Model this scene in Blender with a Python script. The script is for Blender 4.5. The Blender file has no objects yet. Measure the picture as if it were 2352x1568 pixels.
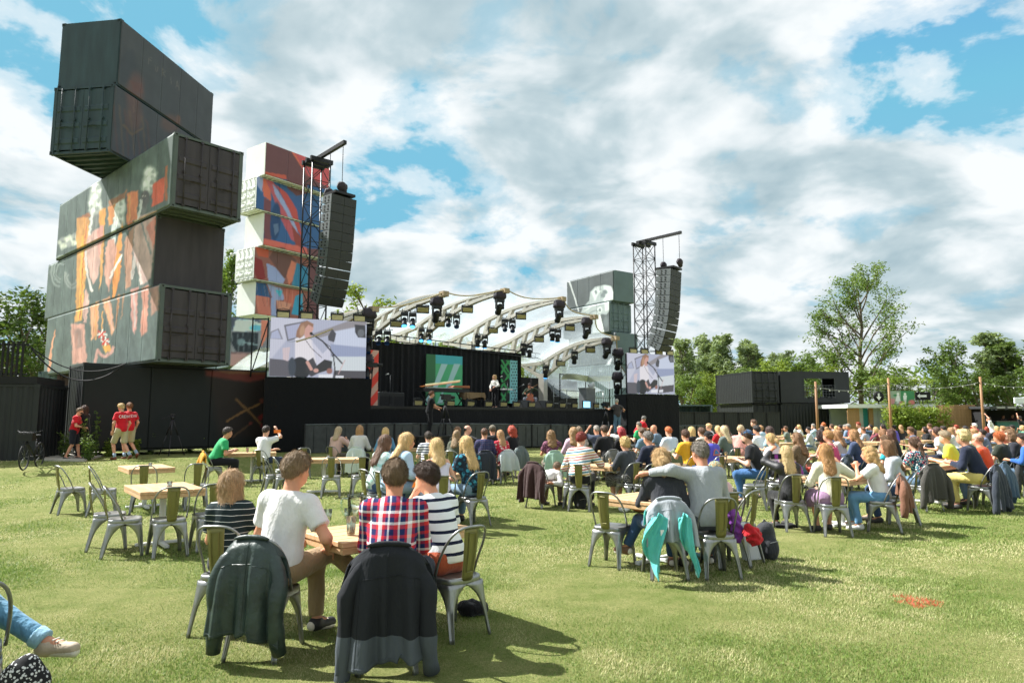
import bpy, math, random
import numpy as np
from mathutils import Vector, Matrix
R = math.radians
rng = random.Random(7)
nrs = np.random.RandomState(11)
SC = bpy.context.scene
COL = SC.collection
# ---------------------------------------------------------------- camera
CAM_H, PITCH = 1.70, math.atan((958 - 784) / 1568.0)
cam_d = bpy.data.cameras.new('camera')
cam_d.lens, cam_d.sensor_width = 24.0, 36.0
cam_d.clip_start, cam_d.clip_end = 0.05, 3000
cam_d.dof.use_dof = True
cam_d.dof.focus_distance, cam_d.dof.aperture_fstop = 6.0, 5.0
cam = bpy.data.objects.new('camera', cam_d)
cam.location = (0, 0, CAM_H)
cam.rotation_euler = (R(90) + PITCH, 0, 0)
COL.objects.link(cam)
SC.camera = cam
# ---------------------------------------------------------------- sun, sky, exposure
SUN_AZ = Vector((-0.93, 0.36, 0)).normalized()     # horizontal direction towards the sun
SUN_EL = R(47)
sun_d = bpy.data.lights.new('sun', 'SUN')
sun_d.energy, sun_d.angle, sun_d.color = 4.9, R(0.55), (1.0, 0.98, 0.94)
sun = bpy.data.objects.new('sun', sun_d)
to_sun = Vector((SUN_AZ.x * math.cos(SUN_EL), SUN_AZ.y * math.cos(SUN_EL), math.sin(SUN_EL)))
sun.rotation_euler = to_sun.to_track_quat('Z', 'Y').to_euler()
sun.location = (-30, 10, 60)
COL.objects.link(sun)
SC.view_settings.view_transform = 'Standard'
SC.view_settings.look = 'None'
SC.view_settings.exposure = 1.28
SC.view_settings.gamma = 1.0
SC.view_settings.use_curve_mapping = False
SC.cycles.max_bounces = 5
SC.cycles.adaptive_threshold = 0.025
SC.cycles.transparent_max_bounces = 16
SC.cycles.use_denoising = True
F2 = 1568.0
_c, _s = math.cos(PITCH), math.sin(PITCH)
def ray(u, v):                       # photo position on a 2352 x 1568 frame -> direction
 a, b = (u - 1176) / F2, (784 - v) / F2
 return (a, _c - b * _s, _s + b * _c)
def at(u, v, Y):
 r = ray(u, v); t = Y / r[1]
 return Vector((r[0] * t, Y, CAM_H + r[2] * t))
def at_z(u, v, z):
 r = ray(u, v); t = (z - CAM_H) / r[2]
 return Vector((r[0] * t, r[1] * t, z))
def project(p):                      # array (n,3) -> photo positions, used to lay out the murals
 p = np.asarray(p, float)
 x, y, z = p[..., 0], p[..., 1], p[..., 2] - CAM_H
 d = y * _c + z * _s
 return 1176 + F2 * x / d, 784 - F2 * (-y * _s + z * _c) / d
def sstep(a, b, x):
 t = np.clip((np.asarray(x, float) - a) / (b - a), 0, 1)
 return t * t * (3 - 2 * t)
def ground_z(x, y):                  # flat lawn that banks up towards the stage and the containers
 x = np.asarray(x, float); y = np.asarray(y, float)
 sh = 5.0 * sstep(-11, -8, x)
 top = 0.42 - 0.24 * sstep(-5, 11, x)
 return top * sstep(15.5 + sh, 20.0 + sh * .9, y) * (1 - sstep(12, 18, x))
def on_ground(u, v):
 z = 0.0
 for _ in range(6):
  p = at_z(u, v, z); z = float(ground_z(p.x, p.y))
 return Vector((p.x, p.y, z))
def srgb(r, g, b):
 f = lambda c: c / 12.92 if c <= 0.04045 else ((c + 0.055) / 1.055) ** 2.4
 return (f(r / 255), f(g / 255), f(b / 255), 1)
W = bpy.data.worlds.new('World'); SC.world = W; W.use_nodes = True
nt = W.node_tree; nt.nodes.clear()
def WN(t, **k):
 n = nt.nodes.new(t)
 for a, b in k.items(): setattr(n, a, b)
 return n
def wl(a, b): nt.links.new(a, b)
def wmath(op, a, b=None, clamp=False):
 n = WN('ShaderNodeMath', operation=op, use_clamp=clamp)
 for i, x in enumerate((a, b)):
  if x is None: continue
  if isinstance(x, (int, float)): n.inputs[i].default_value = x
  else: wl(x, n.inputs[i])
 return n.outputs[0]
sky = WN('ShaderNodeTexSky', sky_type='NISHITA', sun_disc=False)
sky.sun_elevation = SUN_EL
sky.sun_rotation = math.atan2(SUN_AZ.x, SUN_AZ.y)
sky.air_density, sky.dust_density, sky.ozone_density = 1.0, 0.6, 1.0
tc = WN('ShaderNodeTexCoord')
sep = WN('ShaderNodeSeparateXYZ'); wl(tc.outputs['Generated'], sep.inputs[0])
zc = wmath('MAXIMUM', wmath('ADD', sep.outputs[2], 0.34), 0.05)
comb = WN('ShaderNodeCombineXYZ')
wl(wmath('DIVIDE', sep.outputs[0], zc), comb.inputs[0])
wl(wmath('DIVIDE', sep.outputs[1], zc), comb.inputs[1])
wl(wmath('MULTIPLY', sep.outputs[2], 1.1), comb.inputs[2])
def cloud_noise(off, scale, detail, rough, dist):
 mp = WN('ShaderNodeMapping'); mp.inputs['Location'].default_value = off
 wl(comb.outputs[0], mp.inputs[0])
 n = WN('ShaderNodeTexNoise'); n.inputs['Scale'].default_value = scale
 n.inputs['Detail'].default_value = detail; n.inputs['Roughness'].default_value = rough
 n.inputs['Distortion'].default_value = dist
 wl(mp.outputs[0], n.inputs['Vector'])
 return n.outputs[0]
OFF = (3.1, 1.7, 0.4)
dens = cloud_noise(OFF, 3.3, 7, 0.565, 0.25)
lit = cloud_noise((OFF[0] + 0.085, OFF[1] - 0.04, OFF[2] - 0.06), 3.3, 4, 0.52, 0.25)
broad = cloud_noise((9.2, 4.4, 1.3), 1.3, 2, 0.5, 0.1)
def blob(u, v, rad, w):
 d = Vector(ray(u, v)).normalized()
 dp = WN('ShaderNodeVectorMath', operation='DOT_PRODUCT')
 wl(tc.outputs['Generated'], dp.inputs[0]); dp.inputs[1].default_value = d
 mr = WN('ShaderNodeMapRange', interpolation_type='SMOOTHSTEP')
 mr.inputs['From Min'].default_value = math.cos(R(rad)); mr.inputs['From Max'].default_value = 1.0
 mr.inputs['To Min'].default_value = 0; mr.inputs['To Max'].default_value = w
 wl(dp.outputs['Value'], mr.inputs[0])
 return mr.outputs[0]
BLOBS = [(90, 40, 10, -.16), (60, 260, 6, -.05), (890, 370, 8, -.15), (640, 30, 5, -.06), (1080, 330, 6, -.06),
   (2130, 140, 9, -.08), (1960, 210, 6, -.05), (2330, 40, 7, -.05), (2330, 280, 6, -.06), (1130, 490, 4, -.05), (60, 430, 5, -.06)]
acc = None
for b in BLOBS:
 o = blob(*b); acc = o if acc is None else wmath('ADD', acc, o)
cov = wmath('ADD', wmath('ADD', dens, 0.092), acc)
cov = wmath('ADD', cov, wmath('MULTIPLY', wmath('SUBTRACT', broad, 0.5), 0.18))
def ramp(inp, stops, interp='LINEAR'):
 n = WN('ShaderNodeValToRGB'); cr = n.color_ramp; cr.interpolation = interp
 while len(cr.elements) > 1: cr.elements.remove(cr.elements[-1])
 cr.elements[0].position, cr.elements[0].color = stops[0]
 for p, c in stops[1:]:
  e = cr.elements.new(p); e.color = c
 wl(inp, n.inputs[0]); return n.outputs[0]
mask = ramp(cov, [(0.41, (0, 0, 0, 1)), (0.47, (.6, .6, .6, 1)), (0.55, (1, 1, 1, 1))], 'EASE')
shade = wmath('ADD', wmath('MULTIPLY', wmath('SUBTRACT', lit, dens), 2.2), wmath('MULTIPLY', wmath('SUBTRACT', cov, 0.56), 0.85))
for b in ((1330, 130, 20, .13), (1050, 60, 12, .06), (1900, 470, 13, .12), (600, 200, 9, .08), (1500, 420, 9, .05), (2250, 560, 10, .08), (350, 330, 6, .05)): shade = wmath('ADD', shade, blob(*b))
G = lambda a, b, c: (a, b, c, 1)
ccol = ramp(wmath('ADD', shade, 0.30), [(0.20, G(.90, .94, .955)), (0.36, G(.76, .83, .86)), (0.55, G(.53, .645, .69)), (0.80, G(.38, .51, .57))])
cs = WN('ShaderNodeVectorMath', operation='SCALE'); wl(ccol, cs.inputs[0]); cs.inputs['Scale'].default_value = 4.75
tint = WN('ShaderNodeMix', data_type='RGBA', blend_type='MULTIPLY'); tint.inputs['Factor'].default_value = 1
wl(sky.outputs[0], tint.inputs['A']); tint.inputs['B'].default_value = (.62, 1.12, 1.12, 1)
dk = WN('ShaderNodeMix', data_type='RGBA', blend_type='DARKEN'); dk.inputs['Factor'].default_value = 1; wl(tint.outputs['Result'], dk.inputs['A']); dk.inputs['B'].default_value = (.95, 2.5, 3.4, 1)
mx = WN('ShaderNodeMix', data_type='RGBA')
wl(mask, mx.inputs['Factor']); wl(dk.outputs['Result'], mx.inputs['A']); wl(cs.outputs[0], mx.inputs['B'])
bg = WN('ShaderNodeBackground'); bg.inputs[1].default_value = 0.093
wl(mx.outputs['Result'], bg.inputs[0])
W.cycles.sampling_method = 'MANUAL'; W.cycles.sample_map_resolution = 512
wo = WN('ShaderNodeOutputWorld'); wl(bg.outputs[0], wo.inputs[0])
# ---------------------------------------------------------------- materials
MATS = {}
def new_mat(name):
 m = bpy.data.materials.new(name); m.use_nodes = True
 t = m.node_tree; b = t.nodes['Principled BSDF']
 return m, t, b
def N(t, typ, **k):
 n = t.nodes.new(typ)
 for a, b in k.items(): setattr(n, a, b)
 return n
def noise_of(t, scale, detail=4, stretch=None, rough=.55):
 c = N(t, 'ShaderNodeTexCoord')
 v = c.outputs['Object']
 if stretch:
  mp = N(t, 'ShaderNodeMapping'); mp.inputs['Scale'].default_value = stretch
  t.links.new(v, mp.inputs[0]); v = mp.outputs[0]
 n = N(t, 'ShaderNodeTexNoise'); n.inputs['Scale'].default_value = scale
 n.inputs['Detail'].default_value = detail; n.inputs['Roughness'].default_value = rough
 t.links.new(v, n.inputs['Vector'])
 return n.outputs[0]
def add_bump(t, b, h, strength, dist=.01):
 bp = N(t, 'ShaderNodeBump'); bp.inputs['Strength'].default_value = strength; bp.inputs['Distance'].default_value = dist
 t.links.new(h, bp.inputs['Height']); t.links.new(bp.outputs[0], b.inputs['Normal'])
def mixc(t, fac, a, b, blend='MIX'):
 n = N(t, 'ShaderNodeMix', data_type='RGBA', blend_type=blend)
 for key, x in (('Factor', fac), ('A', a), ('B', b)):
  if isinstance(x, (int, float, tuple)): n.inputs[key].default_value = x
  else: t.links.new(x, n.inputs[key])
 return n.outputs['Result']
def ramp_of(t, v, stops, interp='LINEAR'):
 n = N(t, 'ShaderNodeValToRGB'); cr = n.color_ramp; cr.interpolation = interp
 while len(cr.elements) > 1: cr.elements.remove(cr.elements[-1])
 cr.elements[0].position, cr.elements[0].color = stops[0]
 for p, c in stops[1:]:
  e = cr.elements.new(p); e.color = c
 t.links.new(v, n.inputs[0]); return n.outputs[0]
def mul(c, k): return (min(1, c[0] * k), min(1, c[1] * k), min(1, c[2] * k), 1)
def paint(rgb, rough=.5, metal=0., var=.18, scale=3., bump=.0, bscale=40., stretch=None, spec=.5):
 """plain surface with mottled wear"""
 key = ('paint', rgb, rough, metal, var, scale, bump, bscale, stretch, spec)
 if key in MATS: return MATS[key]
 m, t, b = new_mat('paint_%d' % len(MATS)); c = srgb(*rgb)
 n = noise_of(t, scale, 6, stretch)
 f = ramp_of(t, n, [(.3, (0, 0, 0, 1)), (.7, (1, 1, 1, 1))])
 t.links.new(mixc(t, f, mul(c, 1 - var), mul(c, 1 + var)), b.inputs['Base Color'])
 b.inputs['Roughness'].default_value = rough; b.inputs['Metallic'].default_value = metal
 b.inputs['Specular IOR Level'].default_value = spec
 if bump: add_bump(t, b, noise_of(t, bscale, 3), bump)
 MATS[key] = m; return m
def cloth(rgb, rough=.9, fold=.5, var=.12):
 key = ('cloth', rgb, rough, fold, var)
 if key in MATS: return MATS[key]
 m, t, b = new_mat('cloth_%d' % len(MATS)); c = srgb(*rgb)
 n = noise_of(t, 7, 4)
 t.links.new(mixc(t, n, mul(c, 1 - var), mul(c, 1 + var)), b.inputs['Base Color'])
 b.inputs['Roughness'].default_value = rough; b.inputs['Specular IOR Level'].default_value = .2
 b.inputs['Sheen Weight'].default_value = .15
 h = noise_of(t, 9, 4, (1, 1, .45), .6)
 add_bump(t, b, h, fold, .055)
 MATS[key] = m; return m
def bands(stops, period, axis=2, offset=0., fold=.4, rot=None):
 """woven stripes along one axis of the garment: stops = [(position 0..1, rgb)]"""
 m, t, b = new_mat('stripe_%d' % len(MATS))
 MATS[('b', len(MATS))] = m
 col = band_color(t, stops, period, axis, offset, rot)
 t.links.new(col, b.inputs['Base Color'])
 b.inputs['Roughness'].default_value = .9; b.inputs['Specular IOR Level'].default_value = .2
 add_bump(t, b, noise_of(t, 9, 3, (1, 1, .45)), fold, .03)
 return m
def band_color(t, stops, period, axis, offset=0., rot=None):
 c = N(t, 'ShaderNodeTexCoord')
 mp = N(t, 'ShaderNodeMapping'); mp.inputs['Rotation'].default_value = rot or (0, 0, 0)
 nz = N(t, 'ShaderNodeTexNoise'); nz.inputs['Scale'].default_value = 5; nz.inputs['Detail'].default_value = 2
 t.links.new(c.outputs['Object'], nz.inputs['Vector'])
 va = N(t, 'ShaderNodeVectorMath', operation='MULTIPLY_ADD')
 t.links.new(nz.outputs['Color'], va.inputs[0]); va.inputs[1].default_value = (.02, .02, .02)
 t.links.new(c.outputs['Object'], va.inputs[2])
 t.links.new(va.outputs[0], mp.inputs[0])
 s = N(t, 'ShaderNodeSeparateXYZ'); t.links.new(mp.outputs[0], s.inputs[0])
 a = N(t, 'ShaderNodeMath', operation='MULTIPLY_ADD'); t.links.new(s.outputs[axis], a.inputs[0])
 a.inputs[1].default_value = 1 / period; a.inputs[2].default_value = 10 + offset
 f = N(t, 'ShaderNodeMath', operation='FRACT'); t.links.new(a.outputs[0], f.inputs[0])
 return ramp_of(t, f.outputs[0], [(p, srgb(*q)) for p, q in stops], 'CONSTANT')
def plaid(v_stops, h_stops, pv, ph, fold=.4):
 m, t, b = new_mat('plaid_%d' % len(MATS)); MATS[('p', len(MATS))] = m
 a = band_color(t, v_stops, pv, 0); h = band_color(t, h_stops, ph, 2)
 t.links.new(mixc(t, .5, a, h), b.inputs['Base Color'])
 b.inputs['Roughness'].default_value = .9; b.inputs['Specular IOR Level'].default_value = .2
 add_bump(t, b, noise_of(t, 9, 3, (1, 1, .45)), fold, .03)
 return m
def prints(base, spots, scale=22., thr=.62):
 """printed fabric: blotches of other colours on a base colour"""
 m, t, b = new_mat('print_%d' % len(MATS)); MATS[('f', len(MATS))] = m
 c = N(t, 'ShaderNodeTexCoord'); col = srgb(*base)
 for i, s in enumerate(spots):
  v = N(t, 'ShaderNodeTexVoronoi'); v.inputs['Scale'].default_value = scale * (1 + .37 * i)
  mp = N(t, 'ShaderNodeMapping'); mp.inputs['Location'].default_value = (i * 3.3, i * 1.7, i)
  t.links.new(c.outputs['Object'], mp.inputs[0]); t.links.new(mp.outputs[0], v.inputs['Vector'])
  f = ramp_of(t, v.outputs['Distance'], [(0, (1, 1, 1, 1)), (.34, (1, 1, 1, 1)), (.40, (0, 0, 0, 1))])
  col = mixc(t, f, col, srgb(*s))
 t.links.new(col, b.inputs['Base Color']); b.inputs['Roughness'].default_value = .9
 add_bump(t, b, noise_of(t, 9, 3, (1, 1, .45)), .4, .03)
 return m
def skin_mat(rgb=(205, 150, 122)):
 key = ('skin', rgb)
 if key in MATS: return MATS[key]
 m, t, b = new_mat('skin_%d' % len(MATS)); c = srgb(*rgb)
 t.links.new(mixc(t, noise_of(t, 14, 4), mul(c, .86), mul((c[0], c[1] * .96, c[2] * .94), 1.12)), b.inputs['Base Color'])
 b.inputs['Roughness'].default_value = .55; b.inputs['Specular IOR Level'].default_value = .35
 add_bump(t, b, noise_of(t, 60, 3), .12, .004)
 MATS[key] = m; return m
def hair_mat(rgb):
 key = ('hair', rgb)
 if key in MATS: return MATS[key]
 m, t, b = new_mat('hair_%d' % len(MATS)); c = srgb(*rgb)
 n = noise_of(t, 60, 5, (1.8, 1.8, .22), .7)
 f = ramp_of(t, n, [(.32, (0, 0, 0, 1)), (.68, (1, 1, 1, 1))])
 t.links.new(mixc(t, f, mul(c, .62), mul(c, 1.55)), b.inputs['Base Color'])
 b.inputs['Roughness'].default_value = .5; b.inputs['Specular IOR Level'].default_value = .4
 add_bump(t, b, n, .9, .02)
 MATS[key] = m; return m
def glass_mat(tint=(.95, .99, .97, 1), rough=.02):
 key = ('glass', tint)
 if key in MATS: return MATS[key]
 m, t, b = new_mat('glass_%d' % len(MATS))
 t.nodes.remove(b)
 gl = N(t, 'ShaderNodeBsdfGlossy'); gl.inputs['Roughness'].default_value = rough
 tr = N(t, 'ShaderNodeBsdfTransparent'); tr.inputs[0].default_value = tint
 fr = N(t, 'ShaderNodeFresnel'); fr.inputs[0].default_value = 1.45
 mn = N(t, 'ShaderNodeMixShader'); ad = N(t, 'ShaderNodeMath', operation='MULTIPLY_ADD')
 t.links.new(fr.outputs[0], ad.inputs[0]); ad.inputs[1].default_value = .9; ad.inputs[2].default_value = .03
 t.links.new(ad.outputs[0], mn.inputs[0]); t.links.new(tr.outputs[0], mn.inputs[1]); t.links.new(gl.outputs[0], mn.inputs[2])
 t.links.new(mn.outputs[0], t.nodes['Material Output'].inputs[0])
 MATS[key] = m; return m
def attr_mat(name, rough=.6, emit=0., var=.1, spec=.3, lines=False):
 m, t, b = new_mat(name)
 a = N(t, 'ShaderNodeVertexColor', layer_name='paint')
 if emit:
  col = a.outputs[0]
  b.inputs['Base Color'].default_value = (.02, .02, .02, 1)
  t.links.new(col, b.inputs['Emission Color']); b.inputs['Emission Strength'].default_value = emit
  b.inputs['Roughness'].default_value = .35
 else:
  n = noise_of(t, 1.4, 6)
  t.links.new(mixc(t, 1., a.outputs[0], ramp_of(t, n, [(.25, (1 - var, 1 - var, 1 - var, 1)), (.75, (1, 1, 1, 1))]), 'MULTIPLY'), b.inputs['Base Color'])
  b.inputs['Roughness'].default_value = rough; b.inputs['Specular IOR Level'].default_value = spec
 return m
# ---------------------------------------------------------------- object helpers
def tag(o, label=None, cat=None, group=None, kind=None):
 if label: o['label'] = label
 if cat: o['category'] = cat
 if group: o['group'] = group
 if kind: o['kind'] = kind
 return o
def empty(name, label, cat, loc=(0, 0, 0), rz=0., group=None):
 o = bpy.data.objects.new(name, None); COL.objects.link(o)
 o.location = loc; o.rotation_euler = (0, 0, rz); o.empty_display_size = .2
 return tag(o, label, cat, group)
def link(name, me, parent=None, loc=None, rot=None):
 o = bpy.data.objects.new(name, me); COL.objects.link(o)
 if parent: o.parent = parent
 if loc is not None: o.location = loc
 if rot is not None: o.rotation_euler = rot
 return o
def np_mesh(name, verts, quads, mat=None, smooth=False, tris=None):
 me = bpy.data.meshes.new(name)
 verts = np.asarray(verts, np.float32); faces = []
 nq = 0 if quads is None else len(quads); ntri = 0 if tris is None else len(tris)
 me.vertices.add(len(verts)); me.vertices.foreach_set('co', verts.ravel())
 idx = np.concatenate([np.asarray(a, np.int32).ravel() for a in (quads, tris) if a is not None and len(a)]) if nq + ntri else np.zeros(0, np.int32)
 me.loops.add(len(idx)); me.loops.foreach_set('vertex_index', idx)
 me.polygons.add(nq + ntri)
 st = np.concatenate([np.arange(nq) * 4, nq * 4 + np.arange(ntri) * 3]).astype(np.int32)
 me.polygons.foreach_set('loop_start', st)
 if smooth: me.polygons.foreach_set('use_smooth', np.ones(nq + ntri, bool))
 me.update(calc_edges=True)
 if mat: me.materials.append(mat)
 return me
class MB:
 """collects simple solids into one mesh"""
 def __init__(s): s.v, s.f, s.sm = [], [], []
 def add(s, vs, fs, smooth=False):
  k = len(s.v); s.v += [tuple(p) for p in vs]
  s.f += [tuple(i + k for i in f) for f in fs]; s.sm += [smooth] * len(fs); return s
 def box(s, c, d, M=None):
  x, y, z = d[0] / 2, d[1] / 2, d[2] / 2
  vs = [Vector((sx * x, sy * y, sz * z)) for sz in (-1, 1) for sy in (-1, 1) for sx in (-1, 1)]
  if M is not None: vs = [M @ p for p in vs]
  c = Vector(c); vs = [p + c for p in vs]
  return s.add(vs, [(0, 2, 3, 1), (4, 5, 7, 6), (0, 1, 5, 4), (2, 6, 7, 3), (0, 4, 6, 2), (1, 3, 7, 5)])
 def span(s, a, b):
  return s.box([(a[i] + b[i]) / 2 for i in range(3)], [abs(a[i] - b[i]) for i in range(3)])
 def tube(s, pts, r, n=8, caps=True, closed=False):
  pts = [Vector(p) for p in pts]; m = len(pts)
  rs = r if isinstance(r, (list, tuple)) else [r] * m
  up = None; rings = []
  for i, p in enumerate(pts):
   d = (pts[(i + 1) % m] - pts[i - 1]) if closed else (pts[min(i + 1, m - 1)] - pts[max(i - 1, 0)])
   if d.length < 1e-9: d = Vector((0, 0, 1))
   d.normalize()
   if up is None:
    up = Vector((0, 0, 1)) if abs(d.z) < .9 else Vector((1, 0, 0))
   x = d.cross(up)
   if x.length < 1e-6: x = d.orthogonal()
   x.normalize(); up = x.cross(d).normalized()
   rings.append([p + (x * math.cos(2 * math.pi * k / n) + up * math.sin(2 * math.pi * k / n)) * rs[i] for k in range(n)])
  vs = [q for rg in rings for q in rg]; fs = []
  for i in range(m if closed else m - 1):
   j = (i + 1) % m
   for k in range(n):
    fs.append((i * n + k, i * n + (k + 1) % n, j * n + (k + 1) % n, j * n + k))
  s.add(vs, fs, n > 5)
  if caps and not closed:
   k = len(s.v) - len(vs)
   s.f.append(tuple(k + q for q in range(n))[::-1]); s.sm.append(False)
   s.f.append(tuple(k + (m - 1) * n + q for q in range(n))); s.sm.append(False)
  return s
 def lathe(s, prof, n=16, c=(0, 0, 0)):
  vs = [(c[0] + r * math.cos(2 * math.pi * k / n), c[1] + r * math.sin(2 * math.pi * k / n), c[2] + z) for r, z in prof for k in range(n)]
  fs = [(i * n + k, i * n + (k + 1) % n, (i + 1) * n + (k + 1) % n, (i + 1) * n + k) for i in range(len(prof) - 1) for k in range(n)]
  return s.add(vs, fs, True)
 def prism(s, poly, axis_vec, M=None):
  """extrude a planar polygon (list of 3-D points) along a vector"""
  a = [Vector(p) for p in poly]; e = Vector(axis_vec); n = len(a)
  vs = a + [p + e for p in a]
  if M is not None: vs = [M @ p for p in vs]
  return s.add(vs, [tuple(range(n))[::-1], tuple(range(n, 2 * n))] + [(i, (i + 1) % n, n + (i + 1) % n, n + i) for i in range(n)])
 def mesh(s, name, mat=None):
  me = bpy.data.meshes.new(name); me.from_pydata(s.v, [], s.f)
  me.polygons.foreach_set('use_smooth', s.sm); me.update()
  if mat: me.materials.append(mat)
  return me
 def build(s, name, mat=None, parent=None, loc=None, rot=None):
  return link(name, s.mesh(name, mat), parent, loc, rot)
def copy_tree(o, parent=None):
 c = o.copy(); COL.objects.link(c); c.parent = parent
 for ch in o.children: copy_tree(ch, c)
 return c
# ---------------------------------------------------------------- smooth solids (people, hair, clothes)
class Field:
 def __init__(s): s.p = []; s.cuts = []
 def cone(s, a, b, ra, rb, k=.02, flat=False, flat0=False):
  s.p.append(('c', np.array(a, float), np.array(b, float), ra, rb, k, flat, flat0)); return s
 def ell(s, c, r, k=.03, M=None):
  s.p.append(('e', np.array(c, float), np.array(r, float), None if M is None else np.array(M, float), k)); return s
 def cut(s, fn): s.cuts.append(fn); return s
 def bounds(s):
  lo, hi = [], []
  for q in s.p:
   if q[0] == 'c':
    r = max(q[3], q[4]) + .01
    lo += [q[1] - r, q[2] - r]; hi += [q[1] + r, q[2] + r]
   else:
    r = (np.abs(q[3]) @ q[2]) if q[3] is not None else q[2]
    lo.append(q[1] - r); hi.append(q[1] + r)
  return np.min(lo, 0), np.max(hi, 0)
 def mesh(s, name, vox, mat, wob=0., wsc=9.):
  lo, hi = s.bounds(); lo = lo - 2.2 * vox; hi = hi + 2.2 * vox
  n = np.ceil((hi - lo) / vox).astype(int) + 1
  ax = [lo[i] + np.arange(n[i]) * vox for i in range(3)]
  D = np.full(n, 1.0, np.float32)
  for q in s.p:
   if q[0] == 'c':
    r = max(q[3], q[4]); l = np.minimum(q[1], q[2]) - r; h = np.maximum(q[1], q[2]) + r; k = q[5]
   else:
    r = (np.abs(q[3]) @ q[2]) if q[3] is not None else q[2]
    l = q[1] - r; h = q[1] + r; k = q[4]
   pad = k + 2.2 * vox
   i0 = np.clip(np.floor((l - pad - lo) / vox).astype(int), 0, n - 1)
   i1 = np.clip(np.ceil((h + pad - lo) / vox).astype(int) + 1, 1, n)
   sl = tuple(slice(i0[i], i1[i]) for i in range(3))
   X = ax[0][sl[0]][:, None, None]; Y = ax[1][sl[1]][None, :, None]; Z = ax[2][sl[2]][None, None, :]
   if q[0] == 'c':
    a, ba = q[1], q[2] - q[1]; L2 = max(ba @ ba, 1e-9); L = math.sqrt(L2)
    px, py, pz = X - a[0], Y - a[1], Z - a[2]
    t = (px * ba[0] + py * ba[1] + pz * ba[2]) / L2
    tc_ = np.clip(t, -1e9 if q[7] else 0, 1e9 if q[6] else 1)
    d = np.sqrt((px - ba[0] * tc_) ** 2 + (py - ba[1] * tc_) ** 2 + (pz - ba[2] * tc_) ** 2)
    d = d - (q[3] + (q[4] - q[3]) * np.clip(tc_, 0, 1))
    if q[6]: d = np.maximum(d, (t - 1) * L)
    if q[7]: d = np.maximum(d, -t * L)
   else:
    px, py, pz = X - q[1][0], Y - q[1][1], Z - q[1][2]
    if q[3] is not None:
     M = q[3]
     px, py, pz = (M[0, 0] * px + M[1, 0] * py + M[2, 0] * pz, M[0, 1] * px + M[1, 1] * py + M[2, 1] * pz, M[0, 2] * px + M[1, 2] * py + M[2, 2] * pz)
    r = q[2]
    k0 = np.sqrt((px / r[0]) ** 2 + (py / r[1]) ** 2 + (pz / r[2]) ** 2)
    k1 = np.sqrt((px / r[0] ** 2) ** 2 + (py / r[1] ** 2) ** 2 + (pz / r[2] ** 2) ** 2) + 1e-6
    d = k0 * (k0 - 1) / k1
   o = D[sl]
   h_ = np.clip(k - np.abs(o - d), 0, None) / max(k, 1e-6)
   D[sl] = np.minimum(o, d) - h_ * h_ * k * .25
  X = ax[0][:, None, None]; Y = ax[1][None, :, None]; Z = ax[2][None, None, :]
  if wob:
   D += (wob * (np.sin(X * wsc * 2.1 + 1.3 * np.sin(Z * wsc)) * np.sin(Y * wsc * 1.7 + Z * wsc * .6 + 1.1) + .6 * np.sin(Z * wsc * 3.1 + 2 * np.sin(X * wsc * 1.3 + Y * wsc)))).astype(np.float32)
  for fn in s.cuts: D = np.maximum(D, fn(X, Y, Z))
  D[0], D[-1] = 1, 1; D[:, 0] = 1; D[:, -1] = 1; D[:, :, 0] = 1; D[:, :, -1] = 1
  v, f = surface_nets(D)
  if len(v) == 0: v = np.zeros((0, 3))
  return np_mesh(name, lo + v * vox, f, mat, True)
def surface_nets(D):
 S = D < 0
 nx, ny, nz = D.shape
 cnt = np.zeros((nx - 1, ny - 1, nz - 1), np.int8)
 for i in (0, 1):
  for j in (0, 1):
   for k in (0, 1):
    cnt += S[i:nx - 1 + i, j:ny - 1 + j, k:nz - 1 + k]
 act = (cnt > 0) & (cnt < 8)
 cells = np.argwhere(act)
 if len(cells) == 0: return np.zeros((0, 3)), np.zeros((0, 4), int)
 idx = np.full(act.shape, -1, np.int32); idx[act] = np.arange(len(cells))
 acc = np.zeros((len(cells), 3)); num = np.zeros(len(cells))
 cx, cy, cz = cells.T
 for ax in range(3):
  for p in (0, 1):
   for q in (0, 1):
    o = [0, 0, 0]; oth = [a for a in range(3) if a != ax]
    o[oth[0]] = p; o[oth[1]] = q
    e = o[:]; e[ax] = 1
    d0 = D[cx + o[0], cy + o[1], cz + o[2]]; d1 = D[cx + e[0], cy + e[1], cz + e[2]]
    m = (d0 < 0) != (d1 < 0)
    t = np.where(m, d0 / np.where(m, d0 - d1, 1), 0)
    pos = np.tile(np.array(o, float), (len(cells), 1)); pos[:, ax] = t
    acc += pos * m[:, None]; num += m
 v = cells + acc / num[:, None]
 quads = []
 for ax in range(3):
  b, c = [(1, 2), (2, 0), (0, 1)][ax]
  s0 = [slice(1, -1)] * 3; s1 = [slice(1, -1)] * 3
  s0[ax] = slice(0, -1); s1[ax] = slice(1, None)
  A, B = S[tuple(s0)], S[tuple(s1)]
  for m, flip in ((A & ~B, False), (~A & B, True)):
   g = np.argwhere(m)
   if len(g) == 0: continue
   g[:, b] += 1; g[:, c] += 1
   def ci(db, dc):
    h = g.copy(); h[:, b] -= db; h[:, c] -= dc
    return idx[h[:, 0], h[:, 1], h[:, 2]]
   qd = np.stack([ci(1, 1), ci(0, 1), ci(0, 0), ci(1, 0)], 1)
   if flip: qd = qd[:, ::-1]
   quads.append(qd)
 qd = np.concatenate(quads); qd = qd[(qd >= 0).all(1)]
 return v, qd
def V(*a): return np.array(a, float)
def rotx(a):
 c, s = math.cos(a), math.sin(a); return np.array([[1, 0, 0], [0, c, -s], [0, s, c]])
def roty(a):
 c, s = math.cos(a), math.sin(a); return np.array([[c, 0, s], [0, 1, 0], [-s, 0, c]])
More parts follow.
